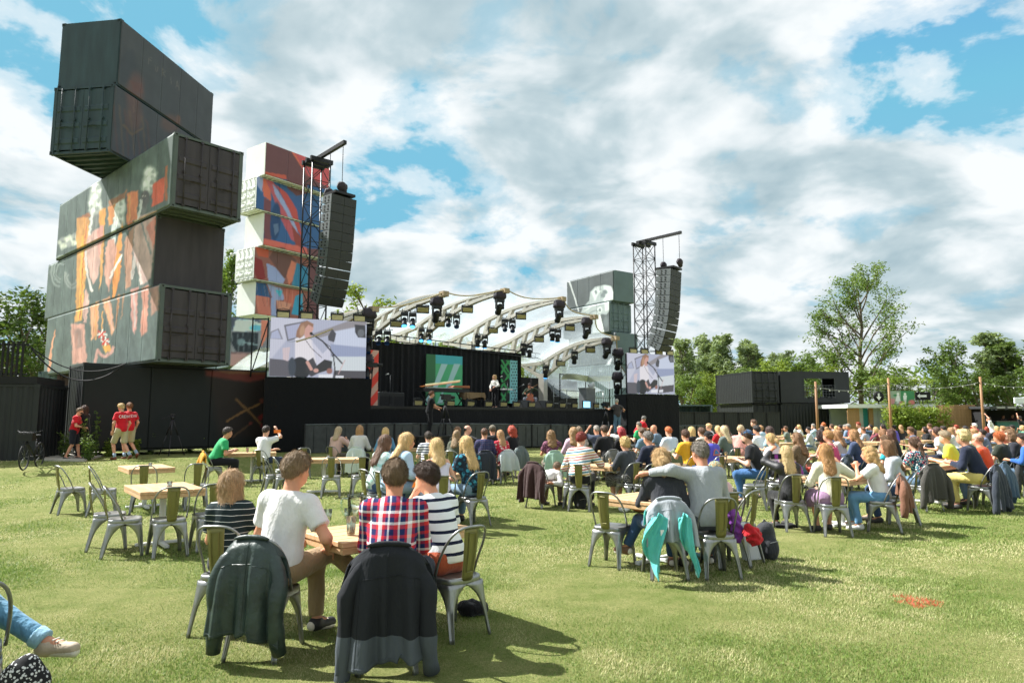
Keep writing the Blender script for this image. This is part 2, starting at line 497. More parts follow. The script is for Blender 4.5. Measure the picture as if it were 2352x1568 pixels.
def rotz(a):
 c, s = math.cos(a), math.sin(a); return np.array([[c, -s, 0], [s, c, 0], [0, 0, 1]])
def ik(S, T, l1, l2, pole):
 d = T - S; L = np.linalg.norm(d)
 if L > (l1 + l2) * .985: T = S + d / L * (l1 + l2) * .985; d = T - S; L = np.linalg.norm(d)
 x = d / L; a = (l1 * l1 - l2 * l2 + L * L) / (2 * L); h = math.sqrt(max(l1 * l1 - a * a, 0))
 p = np.array(pole, float); p = p - x * (p @ x); p /= (np.linalg.norm(p) + 1e-9)
 return S + x * a + p * h, T
def strands(me, Mh, short, curly, n, mat):
 """adds fine locks lying along the hair so that its outline breaks up"""
 nv = len(me.vertices)
 if nv == 0: return me
 co = np.zeros(nv * 3, np.float32); me.vertices.foreach_get('co', co); co = co.reshape(-1, 3); no = np.zeros(nv * 3, np.float32); me.vertex_normals.foreach_get('vector', no); no = no.reshape(-1, 3)
 fl = np.zeros(len(me.loops), np.int32); me.loops.foreach_get('vertex_index', fl); q0 = fl.reshape(-1, 4)
 i = nrs.randint(0, nv, n); p = co[i] + nrs.normal(size=(n, 3)) * .004; nn = no[i]
 flow = (Mh @ V(0, -.55, -.6) if short else V(0, -.1, -1)) + nrs.normal(size=(n, 3)) * (.35 if short else .16 if not curly else .6)
 t = flow - nn * (flow * nn).sum(1)[:, None]; t /= np.linalg.norm(t, axis=1)[:, None] + 1e-6
 d = t + nn * (nrs.uniform(.1, .5, (n, 1)) if short else nrs.uniform(-.02, .22, (n, 1)) if not curly else nrs.uniform(.1, .7, (n, 1)))
 L = nrs.uniform(.012, .026, (n, 1)) if short else nrs.uniform(.03, .075, (n, 1)) if not curly else nrs.uniform(.02, .04, (n, 1))
 w = np.cross(d, nn); w /= np.linalg.norm(w, axis=1)[:, None] + 1e-6; w = w * nrs.uniform(.0012, .0026, (n, 1)) * (2. if n < 1000 else 1.)
 e = p + d * L; v = np.stack([p - w, p + w, e + w * .25, e - w * .25], 1).reshape(-1, 3)
 m2 = np_mesh('hair', np.concatenate([co, v]), np.concatenate([q0, nv + np.arange(n * 4).reshape(-1, 4)]), mat, True); bpy.data.meshes.remove(me); return m2
VOX = {0: (.0105, .0125, .0105), 1: (.018, .020, .016), 2: (.026, .028, .022), 3: (.036, .038, .030)}
ARMS = {'table': V(.13, .40, .775), 'lap': V(.10, .30, .66), 'drink': V(.10, .26, 1.13), 'phone': V(.12, .36, 1.24), 'chin': V(.06, .20, 1.03),
  'fold': V(-.08, .34, .78), 'down': V(.27, .06, .55), 'back': V(.25, -.05, .62), 'wide': V(.30, .42, .775)}
EYE_M = None; SOLE_M = paint((206, 200, 188), .75)
def person(label, loc, rz=0., pose='sit', lod=2, size=1., fem=False, skin=(206, 152, 124), top=None, sleeve='short', hem=-.06,
   legs=None, leg='long', hair='short', hcol=(70, 48, 34), hlen=.25, lean=12., twist=0., side=0., hy=0., hp=0., hr=0.,
   aL='table', aR='table', poleL=None, poleR=None, shoe=None, stance=None, mask=None, face=False, group=None, curlL=.5, curlR=.5,
   cap=None, fat=1., neck_drop=0., seat=.45, sock=None, beard=None, hood=None, glasses=None):
 """one figure: body (one skin), hair and garments as its children. Local frame: +y is where it faces, origin on the ground."""
 global EYE_M
 vb, vs, vh = VOX[lod]
 root = empty('person', label, 'person', loc, rz, group); root.scale = (size,) * 3
 sit = pose == 'sit'
 P = V(0, 0, seat + .085) if sit else V(0, 0, .93)
 if stance and 'pelvis' in stance: P = V(*stance['pelvis'])
 Mt = rotz(R(twist)) @ roty(R(side)) @ rotx(-R(lean))
 Mu = rotz(R(twist)) @ roty(R(side)) @ rotx(-R(lean * 1.25))      # upper spine bends a little more
 T = lambda x, y, z: P + (Mt if z < .3 else Mu) @ V(x, y, z) if z < .3 else P + Mt @ V(0, 0, .3) + Mu @ V(x, y, z - .3)
 sw = (.146 if fem else .163) * (1 + (fat - 1) * .4); tw = (.88 if fem else .95) * fat
 N0 = T(0, -.012, .535)
 Mh = rotz(R(twist + hy)) @ roty(R(side * .3 + hr)) @ rotx(-R(lean * .25 + hp))
 HC = N0 + Mt @ V(0, .012, .05) + Mh @ V(0, .022, .118 - neck_drop)   # head centre
 Hd = lambda x, y, z: HC + Mh @ V(x, y, z)
 sh = .006 + vb * .45                                              # skin stays inside clothes
 A = {}
 for sgn, spec, pole, key in ((-1, aL, poleL, 'L'), (1, aR, poleR, 'R')):
  S = T(sgn * sw, -.005, .475)
  if isinstance(spec, str):
   t = ARMS[spec].copy(); t[0] *= sgn
   if not sit: t = t + V(0, 0, P[2] - .535)
   if spec in ('phone', 'drink', 'chin'): t = t + V(0, (HC[1] - .09) * .8, HC[2] - 1.20)
   if spec == 'down' and not sit: t = S + V(sgn * .06, .07, -.50)
  else: t = V(*spec)
  pl = pole if pole is not None else (sgn * .7, -.5, -.9)
  if not isinstance(spec, str) and pole is None: pl = (sgn * .8, -.4, -.8)
  E_, Hn = ik(S, t, .285, .255, pl)
  A[key] = (S, E_, Hn)
 Lg = {}
 for sgn, key in ((-1, 'L'), (1, 'R')):
  Hp = P + V(sgn * .092, .0, 0.0)
  if stance and key in stance:
   kn, an, toe = [V(*q) for q in stance[key]]
  elif sit:
   sp = (.13 if fem else .19) + .02 * sgn
   kn = V(sgn * sp, .43, seat + .075); an = V(sgn * (sp - .02), .40 + .06 * sgn, .085); toe = an + V(sgn * .03, .17, -.055)
  else:
   kn = V(sgn * .10, .03, .50); an = V(sgn * .10, -.01, .085); toe = an + V(sgn * .03, .17, -.055)
  Lg[key] = (Hp, kn, an, toe)
 m_skin = skin_mat(skin); m_hair = hair_mat(hcol)
 m_top = top or cloth((120, 120, 125)); m_leg = legs or cloth((45, 50, 62)); m_shoe = shoe or paint((60, 58, 56), .7)
 bare_leg = leg in ('short', 'skirt', 'bare')
 f = Field()
 q = sh
 f.ell(T(0, -.01, .05), V(.165 * tw, .12 * fat, .125) - q, .05, Mt)
 f.ell(T(0, .005, .20), V(.14 * tw, .105 * fat, .16) - q, .06, Mt)
 f.ell(T(0, .005, .365), V(.158 * tw, .112, .175) - q, .06, Mu)
 f.cone(T(-sw * .82, -.01, .47), T(sw * .82, -.01, .47), .058 - q, .058 - q, .05)
 f.cone(T(0, -.015, .50), HC + Mh @ V(0, -.02, -.06), .062, .055, .04)
 f.ell(Hd(0, -.012, .022), (.074, .096, .098), .03, Mh)
 f.ell(Hd(0, .026, -.052), (.054, .066, .064), .045, Mh)
 f.cone(Hd(0, .086, .012), Hd(0, .104, -.026), .009, .014, .014)
 f.cone(Hd(-.018, .082, -.062), Hd(.018, .082, -.062), .009, .009, .012)
 f.cone(Hd(-.034, .076, .022), Hd(.034, .076, .022), .010, .010, .012)
 for sg in (-1, 1): f.ell(Hd(sg * .076, -.006, -.008), (.010, .020, .032), .008, Mh @ rotz(sg * -.35))
 for key, sgn in (('L', -1), ('R', 1)):
  S, E_, Hn = A[key]; up = 0 if sleeve in ('none', 'short') else q
  f.cone(S, E_, (.050 if fem else .056) - q, (.036 if fem else .041) - up, .035)
  f.cone(E_, Hn, (.037 if fem else .042) - (q if sleeve == 'long' else 0), .025, .02)
  d = Hn - E_; d = d / np.linalg.norm(d)
  zup = V(0, 0, 1) if abs(d[2]) < .92 else V(0, -1, 0)
  s_ = np.cross(d, zup); s_ /= np.linalg.norm(s_); n_ = np.cross(s_, d)
  curl = curlL if key == 'L' else curlR
  th = -sgn * s_
  if lod <= 1:
   f.cone(Hn + d * .02, Hn + d * .075, .027, .034, .02)
   f.cone(Hn + d * .045 - s_ * .022, Hn + d * .08 - s_ * .024, .017, .016, .02); f.cone(Hn + d * .045 + s_ * .022, Hn + d * .08 + s_ * .024, .017, .016, .02)
   for i in range(4):
    o = (i - 1.5) * .0205; ln = (.038, .043, .041, .033)[i if sgn < 0 else 3 - i]
    b0 = Hn + d * .088 + s_ * o
    d1 = d * math.cos(curl) - n_ * math.sin(curl); b1 = b0 + d1 * ln
    d2 = d * math.cos(curl * 2.2) - n_ * math.sin(curl * 2.2); b2 = b1 + d2 * ln * .95
    f.cone(b0, b1, .0098, .0092, .004); f.cone(b1, b2, .0092, .0078, .003)
   t0 = Hn + d * .035 + th * .030; t1 = t0 + (d * .7 + th * .7 - n_ * .35 * curl) * .040; t2 = t1 + (d * .95 + th * .15 - n_ * curl * .6) * .032
   f.cone(t0, t1, .013, .0115, .012); f.cone(t1, t2, .0112, .009, .003)
  else:
   dd = d * math.cos(curl * .8) - n_ * math.sin(curl * .8)
   f.cone(Hn + d * .02, Hn + d * .085, .030, .034, .02); f.cone(Hn + d * .09, Hn + d * .09 + dd * .07, .028, .018, .02)
   f.cone(Hn + d * .04, Hn + d * .085 + th * .045, .016, .012, .01)
  Hp, kn, an, toe = Lg[key]
  q2 = 0 if bare_leg else q
  f.cone(Hp, kn, .078 - q, .053 - q2, .04); f.cone(kn, an, .051 - q2, .034 - q2 * .4, .03)
  f.cone(kn + (an - kn) * .25 + V(0, -.012, 0), kn + (an - kn) * .5, .046 - q2, .036 - q2, .03)
  f.cone(an, toe, .033, .022, .02)
 link('body', f.mesh('body', vb, m_skin), root)
 if face and lod <= 1:
  EYE_M = EYE_M or paint((38, 28, 22), .25)
  for sg in (-1, 1):
   e = Field(); e.ell(Hd(sg * .031, .0775, .006), (.012, .007, .006), .001, Mh); link('eye', e.mesh('eye', .0035, EYE_M), root)
   e = Field(); e.cone(Hd(sg * .017, .085, .030), Hd(sg * .046, .072, .030), .005, .0035, .001); link('eyebrow', e.mesh('eyebrow', .0035, m_hair), root)
  e = Field(); e.cone(Hd(-.020, .084, -.056), Hd(.020, .084, -.056), .005, .005, .001); e.cone(Hd(0, .088, -.057), Hd(0, .089, -.058), .006, .006, .004)
  link('lips', e.mesh('lips', .0035, paint((150, 82, 74), .5)), root)
 g = .013 + vs * .15
 if top is not False:
  f = Field()
  f.ell(T(0, -.01, .05), V(.168 * tw, .128 * fat, .15) + g, .06, Mt)
  f.ell(T(0, .005, .20), V(.150 * tw, .115 * fat, .17) + g, .07, Mt)
  f.ell(T(0, .0, .365), V(.162 * tw, .114, .175) + g, .06, Mu)
  f.cone(T(-sw * .86, -.01, .468), T(sw * .86, -.01, .468), .060 + g, .060 + g, .05)
  f.cone(T(0, -.02, .49), T(0, -.018, .545), .082 + g * .3, .062 + g * .5, .05, True)
  if hood: f.cone(T(-.09, -.07, .49), T(.09, -.07, .49), .055, .055, .05); f.ell(T(0, -.10, .47), (.12, .06, .09), .05, Mu)
  for key in 'LR':
   S, E_, Hn = A[key]
   if sleeve == 'long':
    f.cone(S, E_, .058 + g, .045 + g, .05); f.cone(E_, E_ + (Hn - E_) * .93, .045 + g, .030 + g * .8, .03, True)
   elif sleeve == 'elbow': f.cone(S, E_, .058 + g, .050 + g, .05); f.cone(E_, E_ + (Hn - E_) * .35, .046 + g, .045 + g, .03, True)
   elif sleeve == 'short': f.cone(S, S + (E_ - S) * .68, .058 + g, .060 + g, .05, True)
  nP, nN = P.copy(), Mt @ V(0, 0, 1)
  f.cut(lambda X, Y, Z: -((X - nP[0]) * nN[0] + (Y - nP[1]) * nN[1] + (Z - nP[2]) * nN[2]) + hem)
  if sleeve == 'none':
   uN = Mu @ V(0, 0, 1); uP = T(0, 0, .44)
   f.cut(lambda X, Y, Z: ((X - uP[0]) * uN[0] + (Y - uP[1]) * uN[1] + (Z - uP[2]) * uN[2]) - .0)
  link('shirt', f.mesh('shirt', vs, m_top, .0032 if lod < 2 else 0., 8.), root)
  if sleeve == 'none' and lod < 3:
   for sg in (-1, 1):
    MB().tube([T(sg * .07, -.115, .43), T(sg * .075, -.075, .51), T(sg * .075, 0, .535), T(sg * .07, .09, .44)], .009, 6).build('strap', m_top, root)
 f = Field(); g = .010 + vs * .12
 f.ell(T(0, -.012, .045), V(.166 * tw, .122 * fat, .125) + g, .05, Mt)
 f.ell(T(0, 0, .14), V(.145 * tw, .112 * fat, .10) + g, .05, Mt)
 for key in 'LR':
  Hp, kn, an, toe = Lg[key]
  if leg == 'long':
   f.cone(Hp, kn, .084 + g, .062 + g, .05); f.cone(kn, an + (kn - an) * .06, .060 + g, .045 + g, .04, True)
  elif leg == 'short': f.cone(Hp, Hp + (kn - Hp) * .95, .088 + g, .080 + g, .05, True)
  elif leg == 'skirt':
   f.cone(Hp, kn, .095 + g, .095 + g, .08); f.cone(kn, kn + (an - kn) * .35, .09 + g, .10 + g, .08, True)
 link('skirt' if leg == 'skirt' else 'shorts' if leg == 'short' else 'trousers', f.mesh('trousers', vs * 1.35, m_leg, .003 if lod < 2 else 0., 7.), root)
 for key in 'LR':
  Hp, kn, an, toe = Lg[key]
  f = Field(); dd = toe - an; dd[2] = 0; dd /= (np.linalg.norm(dd) + 1e-9)
  ax = toe - an; ax /= np.linalg.norm(ax)
  f.cone(an - dd * .03 + V(0, 0, -.035), toe + V(0, 0, .0), .043, .037, .03); f.cone(an + V(0, 0, -.03), an + V(0, 0, .01), .044, .043, .03, True)
  zf = min(an[2] - .083, toe[2] - .028)
  f.cut(lambda X, Y, Z, zf=zf: zf - Z)
  so = link('shoe', f.mesh('shoe', max(vs, .015), m_shoe), root)
  if lod == 0:
   nd = np.cross(np.cross(ax, V(0, 0, 1)), ax); nd /= np.linalg.norm(nd) + 1e-9
   f = Field(); f.cone(an - ax * .035 - nd * .050, toe + ax * .005 - nd * .018, .036, .033, .02); link('sole', f.mesh('sole', .011, SOLE_M), so)
   for j in range(4): MB().tube([an + ax * (.05 + .025 * j) + nd * (.030 - .006 * j) + np.cross(ax, nd) * o for o in (-.028, 0, .028)], .0045, 5).build('lace', SOLE_M, so)
  if sock: MB().tube([an + V(0, 0, -.01), an + (kn - an) * .28], .046, 10).build('sock', sock, root)
 if hair != 'none':
  f = Field(); t_ = .013 + vh * .1
  f.ell(Hd(0, -.016, .026), V(.077, .099, .102) + t_, .02, Mh)
  cuts = []
  def hloc(X, Y, Z):
   x, y, z = X - HC[0], Y - HC[1], Z - HC[2]
   return (Mh[0, 0] * x + Mh[1, 0] * y + Mh[2, 0] * z, Mh[0, 1] * x + Mh[1, 1] * y + Mh[2, 1] * z, Mh[0, 2] * x + Mh[1, 2] * y + Mh[2, 2] * z)
  wob, wsc = .004, 38.
  if hair in ('short', 'fade', 'fringe'):
   f.p.clear(); f.ell(Hd(0, -.013, .022), V(.0775, .0995, .1015), .02, Mh)
   def ct(X, Y, Z):
    x, y, z = hloc(X, Y, Z); lim = np.where(y > .022, .018 + (y - .022) * .95, np.where(y > -.035, .018 - (.022 - y) * .5, -.088 + (y + .095) * 1.25))
    if hair == 'fringe': lim = np.where(y > .03, .09, lim); return np.maximum(lim - z, (z - .055) * .8)
    return lim - z
   if hair == 'fade': f.ell(Hd(0, -.004, .050), (.074, .093, .080), .03, Mh)
   if hair == 'short': f.ell(Hd(0, -.010, .046), (.080, .099, .088), .06, Mh); f.ell(Hd(0, .025, .068), (.066, .074, .064), .03, Mh)
  elif hair in ('long', 'bob', 'wavy', 'curly', 'bun', 'pony', 'up'):
   def ct(X, Y, Z):
    x, y, z = hloc(X, Y, Z)
    return np.minimum(np.minimum(y - .028, .062 + .0 * x - z), .056 - np.abs(x) + 0 * z)   # opening for the face
   if hair in ('bun', 'pony', 'up'):
    def ct(X, Y, Z):
     x, y, z = hloc(X, Y, Z); return np.where(y > .02, .035 + (y - .02) * .6, -.085 + (y + .08) * 1.0) - z
   if hair == 'bun': f.ell(Hd(0, -.105, .045), (.045, .045, .045), .02, Mh)
   if hair == 'up': f.ell(Hd(0, -.095, .02), (.05, .04, .055), .03, Mh)
   if hair == 'pony':
    a = Hd(0, -.105, .035); b = a + V(0, -.055 * 1, -.05); c = b + Mt @ V(0, -.02, -hlen)
    f.cone(a, b, .024, .038, .02); f.cone(b, c, .040, .022, .03)
   if hair in ('long', 'wavy', 'curly', 'bob'):
    ln = hlen if hair != 'bob' else min(hlen, .15)
    wd = {'curly': 1.42, 'wavy': 1.18}.get(hair, 1.0)
    z1 = -ln
    f.ell(Hd(0, -.045, -.01), (.088 * wd, .078 * wd, .115), .04, Mh)
    base = Hd(0, -.055, -.03)
    end = base + (Mt @ V(0, -.035 - (.05 if ln > .2 else 0), z1) if hair != 'bob' else Mh @ V(0, -.01, z1))
    for sx, w0, w1 in ((-.046, .048, .036), (.046, .048, .036), (0, .056, .04)):
     o0 = Mh @ V(sx * wd, 0, 0); o1 = Mh @ V(sx * wd * (1.25 if ln > .2 else 1.05), .01 if sx else 0, (.03 * abs(sx) / .046) if ln > .2 else 0)
     f.cone(base + o0, end + o1, w0 * wd, (w1 if hair != 'bob' else w0) * wd, .03, hair == 'bob')
    if hair == 'bob':
     for sg in (-1, 1): f.cone(Hd(sg * .07, .005, .02), Hd(sg * .078, .012, -.03 + z1 * .9), .030, .032, .03, True)
    elif hair in ('long', 'wavy') and lod < 3:
     for sg in (-1, 1): f.cone(Hd(sg * .068, .0, .02), Hd(sg * .082 * wd, .0, -.10), .026, .03, .03)
    if hair == 'curly': wob, wsc = .013, 24.
    if hair == 'wavy': wob, wsc = .008, 26.
  elif hair == 'curlytop':
   f.ell(Hd(0, -.02, .035), (.105, .112, .108), .03, Mh); wob, wsc = .012, 30.
   def ct(X, Y, Z):
    x, y, z = hloc(X, Y, Z); return np.where(y > .02, .04 + (y - .02) * .7, -.08 + (y + .08) * .6) - z
  f.cut(ct)
  link('hair', strands(f.mesh('hair', vh, m_hair, wob if lod < 3 else wob * .7, wsc), Mh, hair in ('short', 'fade', 'fringe'), hair in ('curly', 'curlytop', 'wavy'), {0: 6000, 1: 2200, 2: 700, 3: 200}[lod], m_hair), root)
 if glasses:
  gm = paint((22, 22, 24), .2); fr = link('glasses', MB().tube([Hd(-.076, .0, .012), Hd(-.066, .080, .012), Hd(0, .100, .016), Hd(.066, .080, .012), Hd(.076, .0, .012)], .0035, 5).mesh('glasses', gm), root)
  for sg in (-1, 1): e = Field(); e.ell(Hd(sg * .033, .092, .006), (.026, .010, .019), .001, Mh); link('glass_lens', e.mesh('glass_lens', .008, gm), fr)
 if beard:
  f = Field(); f.ell(Hd(0, .034, -.062), (.057, .066, .060), .03, Mh)
  f.cut(lambda X, Y, Z: (Mh[0, 2] * (X - HC[0]) + Mh[1, 2] * (Y - HC[1]) + Mh[2, 2] * (Z - HC[2])) + .045)
  link('beard', f.mesh('beard', max(vh, .012), hair_mat(beard)), root)
 if mask:
  f = Field(); f.ell(Hd(0, .036, -.040), (.062, .070, .050), .03, Mh)
  f.cut(lambda X, Y, Z: -(Mh[0, 1] * (X - HC[0]) + Mh[1, 1] * (Y - HC[1]) + Mh[2, 1] * (Z - HC[2])) + .02)
  link('face_mask', f.mesh('face_mask', max(vh, .012), mask), root)
 if cap:
  cm, back = cap; f = Field(); f.ell(Hd(0, -.014, .045), (.094, .115, .100), .01, Mh)
  sg = -1 if back else 1
  f.cut(lambda X, Y, Z: .045 - (Mh[0, 2] * (X - HC[0]) + Mh[1, 2] * (Y - HC[1]) + Mh[2, 2] * (Z - HC[2])))
  o = link('cap', f.mesh('cap', max(vh, .012), cm), root)
  f = Field(); f.ell(Hd(0, sg * .10, .047), (.075, .085, .014), .01, Mh @ rotx(sg * -.15))
  link('cap_peak', f.mesh('cap_peak', max(vh * .8, .009), cm), root)
 root['_head'] = tuple(HC)
 del root['_head']
 return root, {'head': HC, 'Mh': Mh, 'A': A, 'T': T, 'P': P, 'Mu': Mu, 'Lg': Lg}
# ---------------------------------------------------------------- bistro chairs and plank tables
def steel_mat():
 m, t, b = new_mat('galvanised_steel')
 n = noise_of(t, 11, 6); n2 = noise_of(t, 55, 3, (1, 1, .12))
 c = mixc(t, n, srgb(124, 126, 125), srgb(176, 178, 176)); c = mixc(t, ramp_of(t, n2, [(.35, (0, 0, 0, 1)), (.8, (.35, .35, .35, 1))]), c, srgb(104, 100, 92))
 t.links.new(c, b.inputs['Base Color']); b.inputs['Metallic'].default_value = .85
 t.links.new(ramp_of(t, n, [(.3, (.30,) * 3 + (1,)), (.7, (.46,) * 3 + (1,))]), b.inputs['Roughness'])
 add_bump(t, b, n, .15, .01)
 return m
STEEL = steel_mat()
def olive_mat():
 m, t, b = new_mat('olive_lacquer')
 n = noise_of(t, 8, 5); c = mixc(t, n, srgb(112, 108, 62), srgb(134, 130, 80))
 t.links.new(c, b.inputs['Base Color']); b.inputs['Metallic'].default_value = .45; b.inputs['Roughness'].default_value = .42
 return m
OLIVE = olive_mat()
DARKSTEEL = paint((58, 56, 50), .5, .4)
def chair_kit():
 kit = []
 n = 28; rings = []
 def outline(k, s):
  a = 2 * math.pi * k / n; c, q = math.cos(a), math.sin(a); e = .42
  x = math.copysign(abs(c) ** e, c) * .185 * s; y = math.copysign(abs(q) ** e, q) * .185 * s
  return x * (1 + .06 * (y / .185) * s), y
 vs, fs = [], []
 prof = [(0, .447), (.45, .447), (.8, .450), (.95, .456), (1.0, .452), (1.02, .440), (1.02, .415), (1.0, .405)]
 for s, z in prof:
  for k in range(n):
   x, y = outline(k, max(s, .02)); vs.append((x, y, z))
 for i in range(len(prof) - 1):
  for k in range(n): fs.append((i * n + k, i * n + (k + 1) % n, (i + 1) * n + (k + 1) % n, (i + 1) * n + k))
 fs.append(tuple(range(n))[::-1])
 kit.append(('seat', MB().add(vs, fs, True).mesh('seat', STEEL), None))
 for sx, sy, fx, fy in ((-1, 1, .205, .215), (1, 1, .205, .215), (-1, -1, .205, -.255), (1, -1, .205, -.255)):
  m = 12; secs = []
  for i in range(m + 1):
   t = i / m; z = .412 * (1 - t)
   w = .026 + .150 * (1 - t) ** 5.0 + .022 * (1 - t)
   cx = sx * (.182 + (fx - .182) * t ** 1.15); cy = (.182 * sy) + (fy - .182 * sy) * t ** 1.15
   ro = min(.028, w * .8)
   a = [(cx - sx * w, cy), (cx - sx * (w * .45 + ro * .3), cy + sy * .004), (cx - sx * ro, cy), (cx - sx * ro * .3, cy - sy * ro * .3), (cx, cy - sy * ro), (cx + sx * .004, cy - sy * (w * .45 + ro * .3)), (cx, cy - sy * w)]
   ins = .010
   bq = [(p[0] - sx * ins, p[1] - sy * ins) for p in a[::-1]]
   secs.append([(x, y, z) for x, y in a + bq])
  k = len(secs[0]); vs = [p for s in secs for p in s]
  fs = [(i * k + j, i * k + (j + 1) % k, (i + 1) * k + (j + 1) % k, (i + 1) * k + j) for i in range(m) for j in range(k)]
  fs += [tuple(range(k))[::-1], tuple(m * k + j for j in range(k))]
  kit.append(('leg', MB().add(vs, fs, True).mesh('leg', STEEL), None))
 hp = []
 for i in range(25):
  t = i / 24; a = math.pi * t
  x = -math.cos(a); q = math.sin(a)
  hx = .20 * math.copysign(abs(x) ** .55, x); h = q ** .62
  hp.append((hx * (1 + .10 * min(h, 1) * (1 if h < .9 else .95)), -.03 - .05 * h - .155 * h ** 1.3 - .02 * (1 - abs(x)), .448 + .402 * h))
 kit.append(('back_hoop', MB().tube(hp, .0105, 8).mesh('back_hoop', STEEL), None))
 vs, fs = [], []; m = 10
 for i in range(m + 1):
  t = i / m; w = .055 + .020 * t; z = .43 + .415 * t
  y = -.188 - .055 * t ** 1.2 - .012 * math.sin(math.pi * t)
  for j, (fx, dy) in enumerate(((-1, .004), (-.5, -.003), (0, -.005), (.5, -.003), (1, .004))): vs.append((w * fx, y + dy, z))
  for j, (fx, dy) in enumerate(((1, .008), (.5, .002), (0, .0), (-.5, .002), (-1, .008))): vs.append((w * fx, y + dy, z))
 for i in range(m):
  for j in range(10): fs.append((i * 10 + j, i * 10 + (j + 1) % 10, (i + 1) * 10 + (j + 1) % 10, (i + 1) * 10 + j))
 fs += [tuple(range(10))[::-1], tuple(m * 10 + j for j in range(10))]
 kit.append(('splat', MB().add(vs, fs, True).mesh('splat', OLIVE), None))
 pr = MB()      # pressed rectangle on the splat
 for (x0, z0, x1, z1) in ((-.03, .50, -.034, .80), (.03, .50, .034, .80), (-.034, .80, .034, .80), (-.03, .50, .03, .50)):
  yy = lambda z: -.200 - .055 * max((z - .43) / .415, 0) ** 1.2 - .012 * math.sin(math.pi * (z - .43) / .415)
  pr.tube([(x0, yy(z0), z0), ((x0 + x1) / 2, yy((z0 + z1) / 2), (z0 + z1) / 2), (x1, yy(z1), z1)], .004, 5)
 kit.append(('pressed_rim', pr.mesh('pressed_rim', OLIVE), 'splat'))
 kit.append(('cross_brace', MB().tube([(-.17, -.17, .36), (.17, .17, .36)], .006, 6).tube([(-.17, .17, .366), (.17, -.17, .366)], .006, 6).mesh('cross_brace', DARKSTEEL), None))
 return kit
CHAIR_KIT = chair_kit()
def chair(loc, rz, label, group='steel bistro chairs on the lawn', full=True, sink=.0):
 loc = (loc[0], loc[1], float(ground_z(loc[0], loc[1])) - sink)
 root = empty('bistro_chair', label, 'chair', loc, rz, group); last = {}
 for nm, me, par in CHAIR_KIT:
  if not full and nm in ('pressed_rim', 'cross_brace'): continue
  o = link(nm, me, last[par] if par else root); last[nm] = o
 return root
def wood_mat(name, a, b_, gscale=6., rough=.55):
 m, t, b = new_mat(name)
 n = noise_of(t, gscale, 6, (.35, 5, 5), .6); oi = N(t, 'ShaderNodeObjectInfo')
 c = mixc(t, ramp_of(t, n, [(.3, (0, 0, 0, 1)), (.75, (1, 1, 1, 1))]), srgb(*a), srgb(*b_))
 c = mixc(t, 1., c, ramp_of(t, oi.outputs['Random'], [(0, (.82, .82, .80, 1)), (1, (1.0, 1.0, 1.0, 1))]), 'MULTIPLY')
 t.links.new(c, b.inputs['Base Color']); b.inputs['Roughness'].default_value = rough; b.inputs['Specular IOR Level'].default_value = .3
 add_bump(t, b, n, .2, .01)
 return m
PINE = wood_mat('pine', (190, 150, 108), (222, 188, 148))
WHITEMETAL = paint((214, 216, 214), .45, .0, .08)
def bev_box(mb, c, d, e=.006):
 x, y, z = d[0] / 2, d[1] / 2, d[2] / 2
 vs = []
 for zz, i in ((-z, e), (-z + e, 0), (z - e, 0), (z, e)):
  for sx, sy in ((-1, -1), (1, -1), (1, 1), (-1, 1)): vs.append((c[0] + sx * (x - i), c[1] + sy * (y - i), c[2] + zz))
 fs = [(3, 2, 1, 0), (12, 13, 14, 15)] + [(i * 4 + k, i * 4 + (k + 1) % 4, (i + 1) * 4 + (k + 1) % 4, (i + 1) * 4 + k) for i in range(3) for k in range(4)]
 return mb.add(vs, fs)
TABLE_KIT = {}
def table(loc, rz, label, Lx=1.2, Ly=.75, npl=5, group='plank tables on the lawn', caddy=False):
 loc = (loc[0], loc[1], float(ground_z(loc[0], loc[1])))
 key = (Lx, Ly, npl)
 if key not in TABLE_KIT:
  w = Ly / npl; kit = []
  pm = bev_box(MB(), (0, 0, 0), (Lx, w - .004, .042)).mesh('plank', PINE)
  em = bev_box(MB(), (0, 0, 0), (Lx - .008, .034, .052)).mesh('edge_board', PINE)
  en = bev_box(MB(), (0, 0, 0), (.034, Ly - .08, .052)).mesh('edge_board', PINE)
  for i in range(npl): kit.append(('plank', pm, (0, -Ly / 2 + w * (i + .5), .745)))
  for sy in (-1, 1): kit.append(('edge_board', em, (0, sy * (Ly / 2 - .022), .697)))
  for sx in (-1, 1): kit.append(('edge_board', en, (sx * (Lx / 2 - .025), 0, .697)))
  kit.append(('column', MB().tube([(0, 0, .02), (0, 0, .70)], .042, 14).mesh('column', WHITEMETAL), None))
  kit.append(('top_plate', MB().box((0, 0, .709), (.5, .3, .01)).mesh('top_plate', WHITEMETAL), None))
  fb = MB(); bev_box(fb, (0, 0, .028), (.74, .06, .042)); kit.append(('foot_bar', fb.mesh('foot_bar', WHITEMETAL), None))
  fb = MB(); bev_box(fb, (0, 0, .031), (.06, .62, .036)); kit.append(('foot_bar', fb.mesh('foot_bar', WHITEMETAL), None))
  TABLE_KIT[key] = kit
 root = empty('plank_table', label, 'table', loc, rz, group)
 for nm, me, lc in TABLE_KIT[key]: link(nm, me, root, lc)
 return root
def world(root_loc, rz, p):
 c, s = math.cos(rz), math.sin(rz)
 return Vector((root_loc[0] + c * p[0] - s * p[1], root_loc[1] + s * p[0] + c * p[1], p[2] + float(ground_z(root_loc[0], root_loc[1]))))
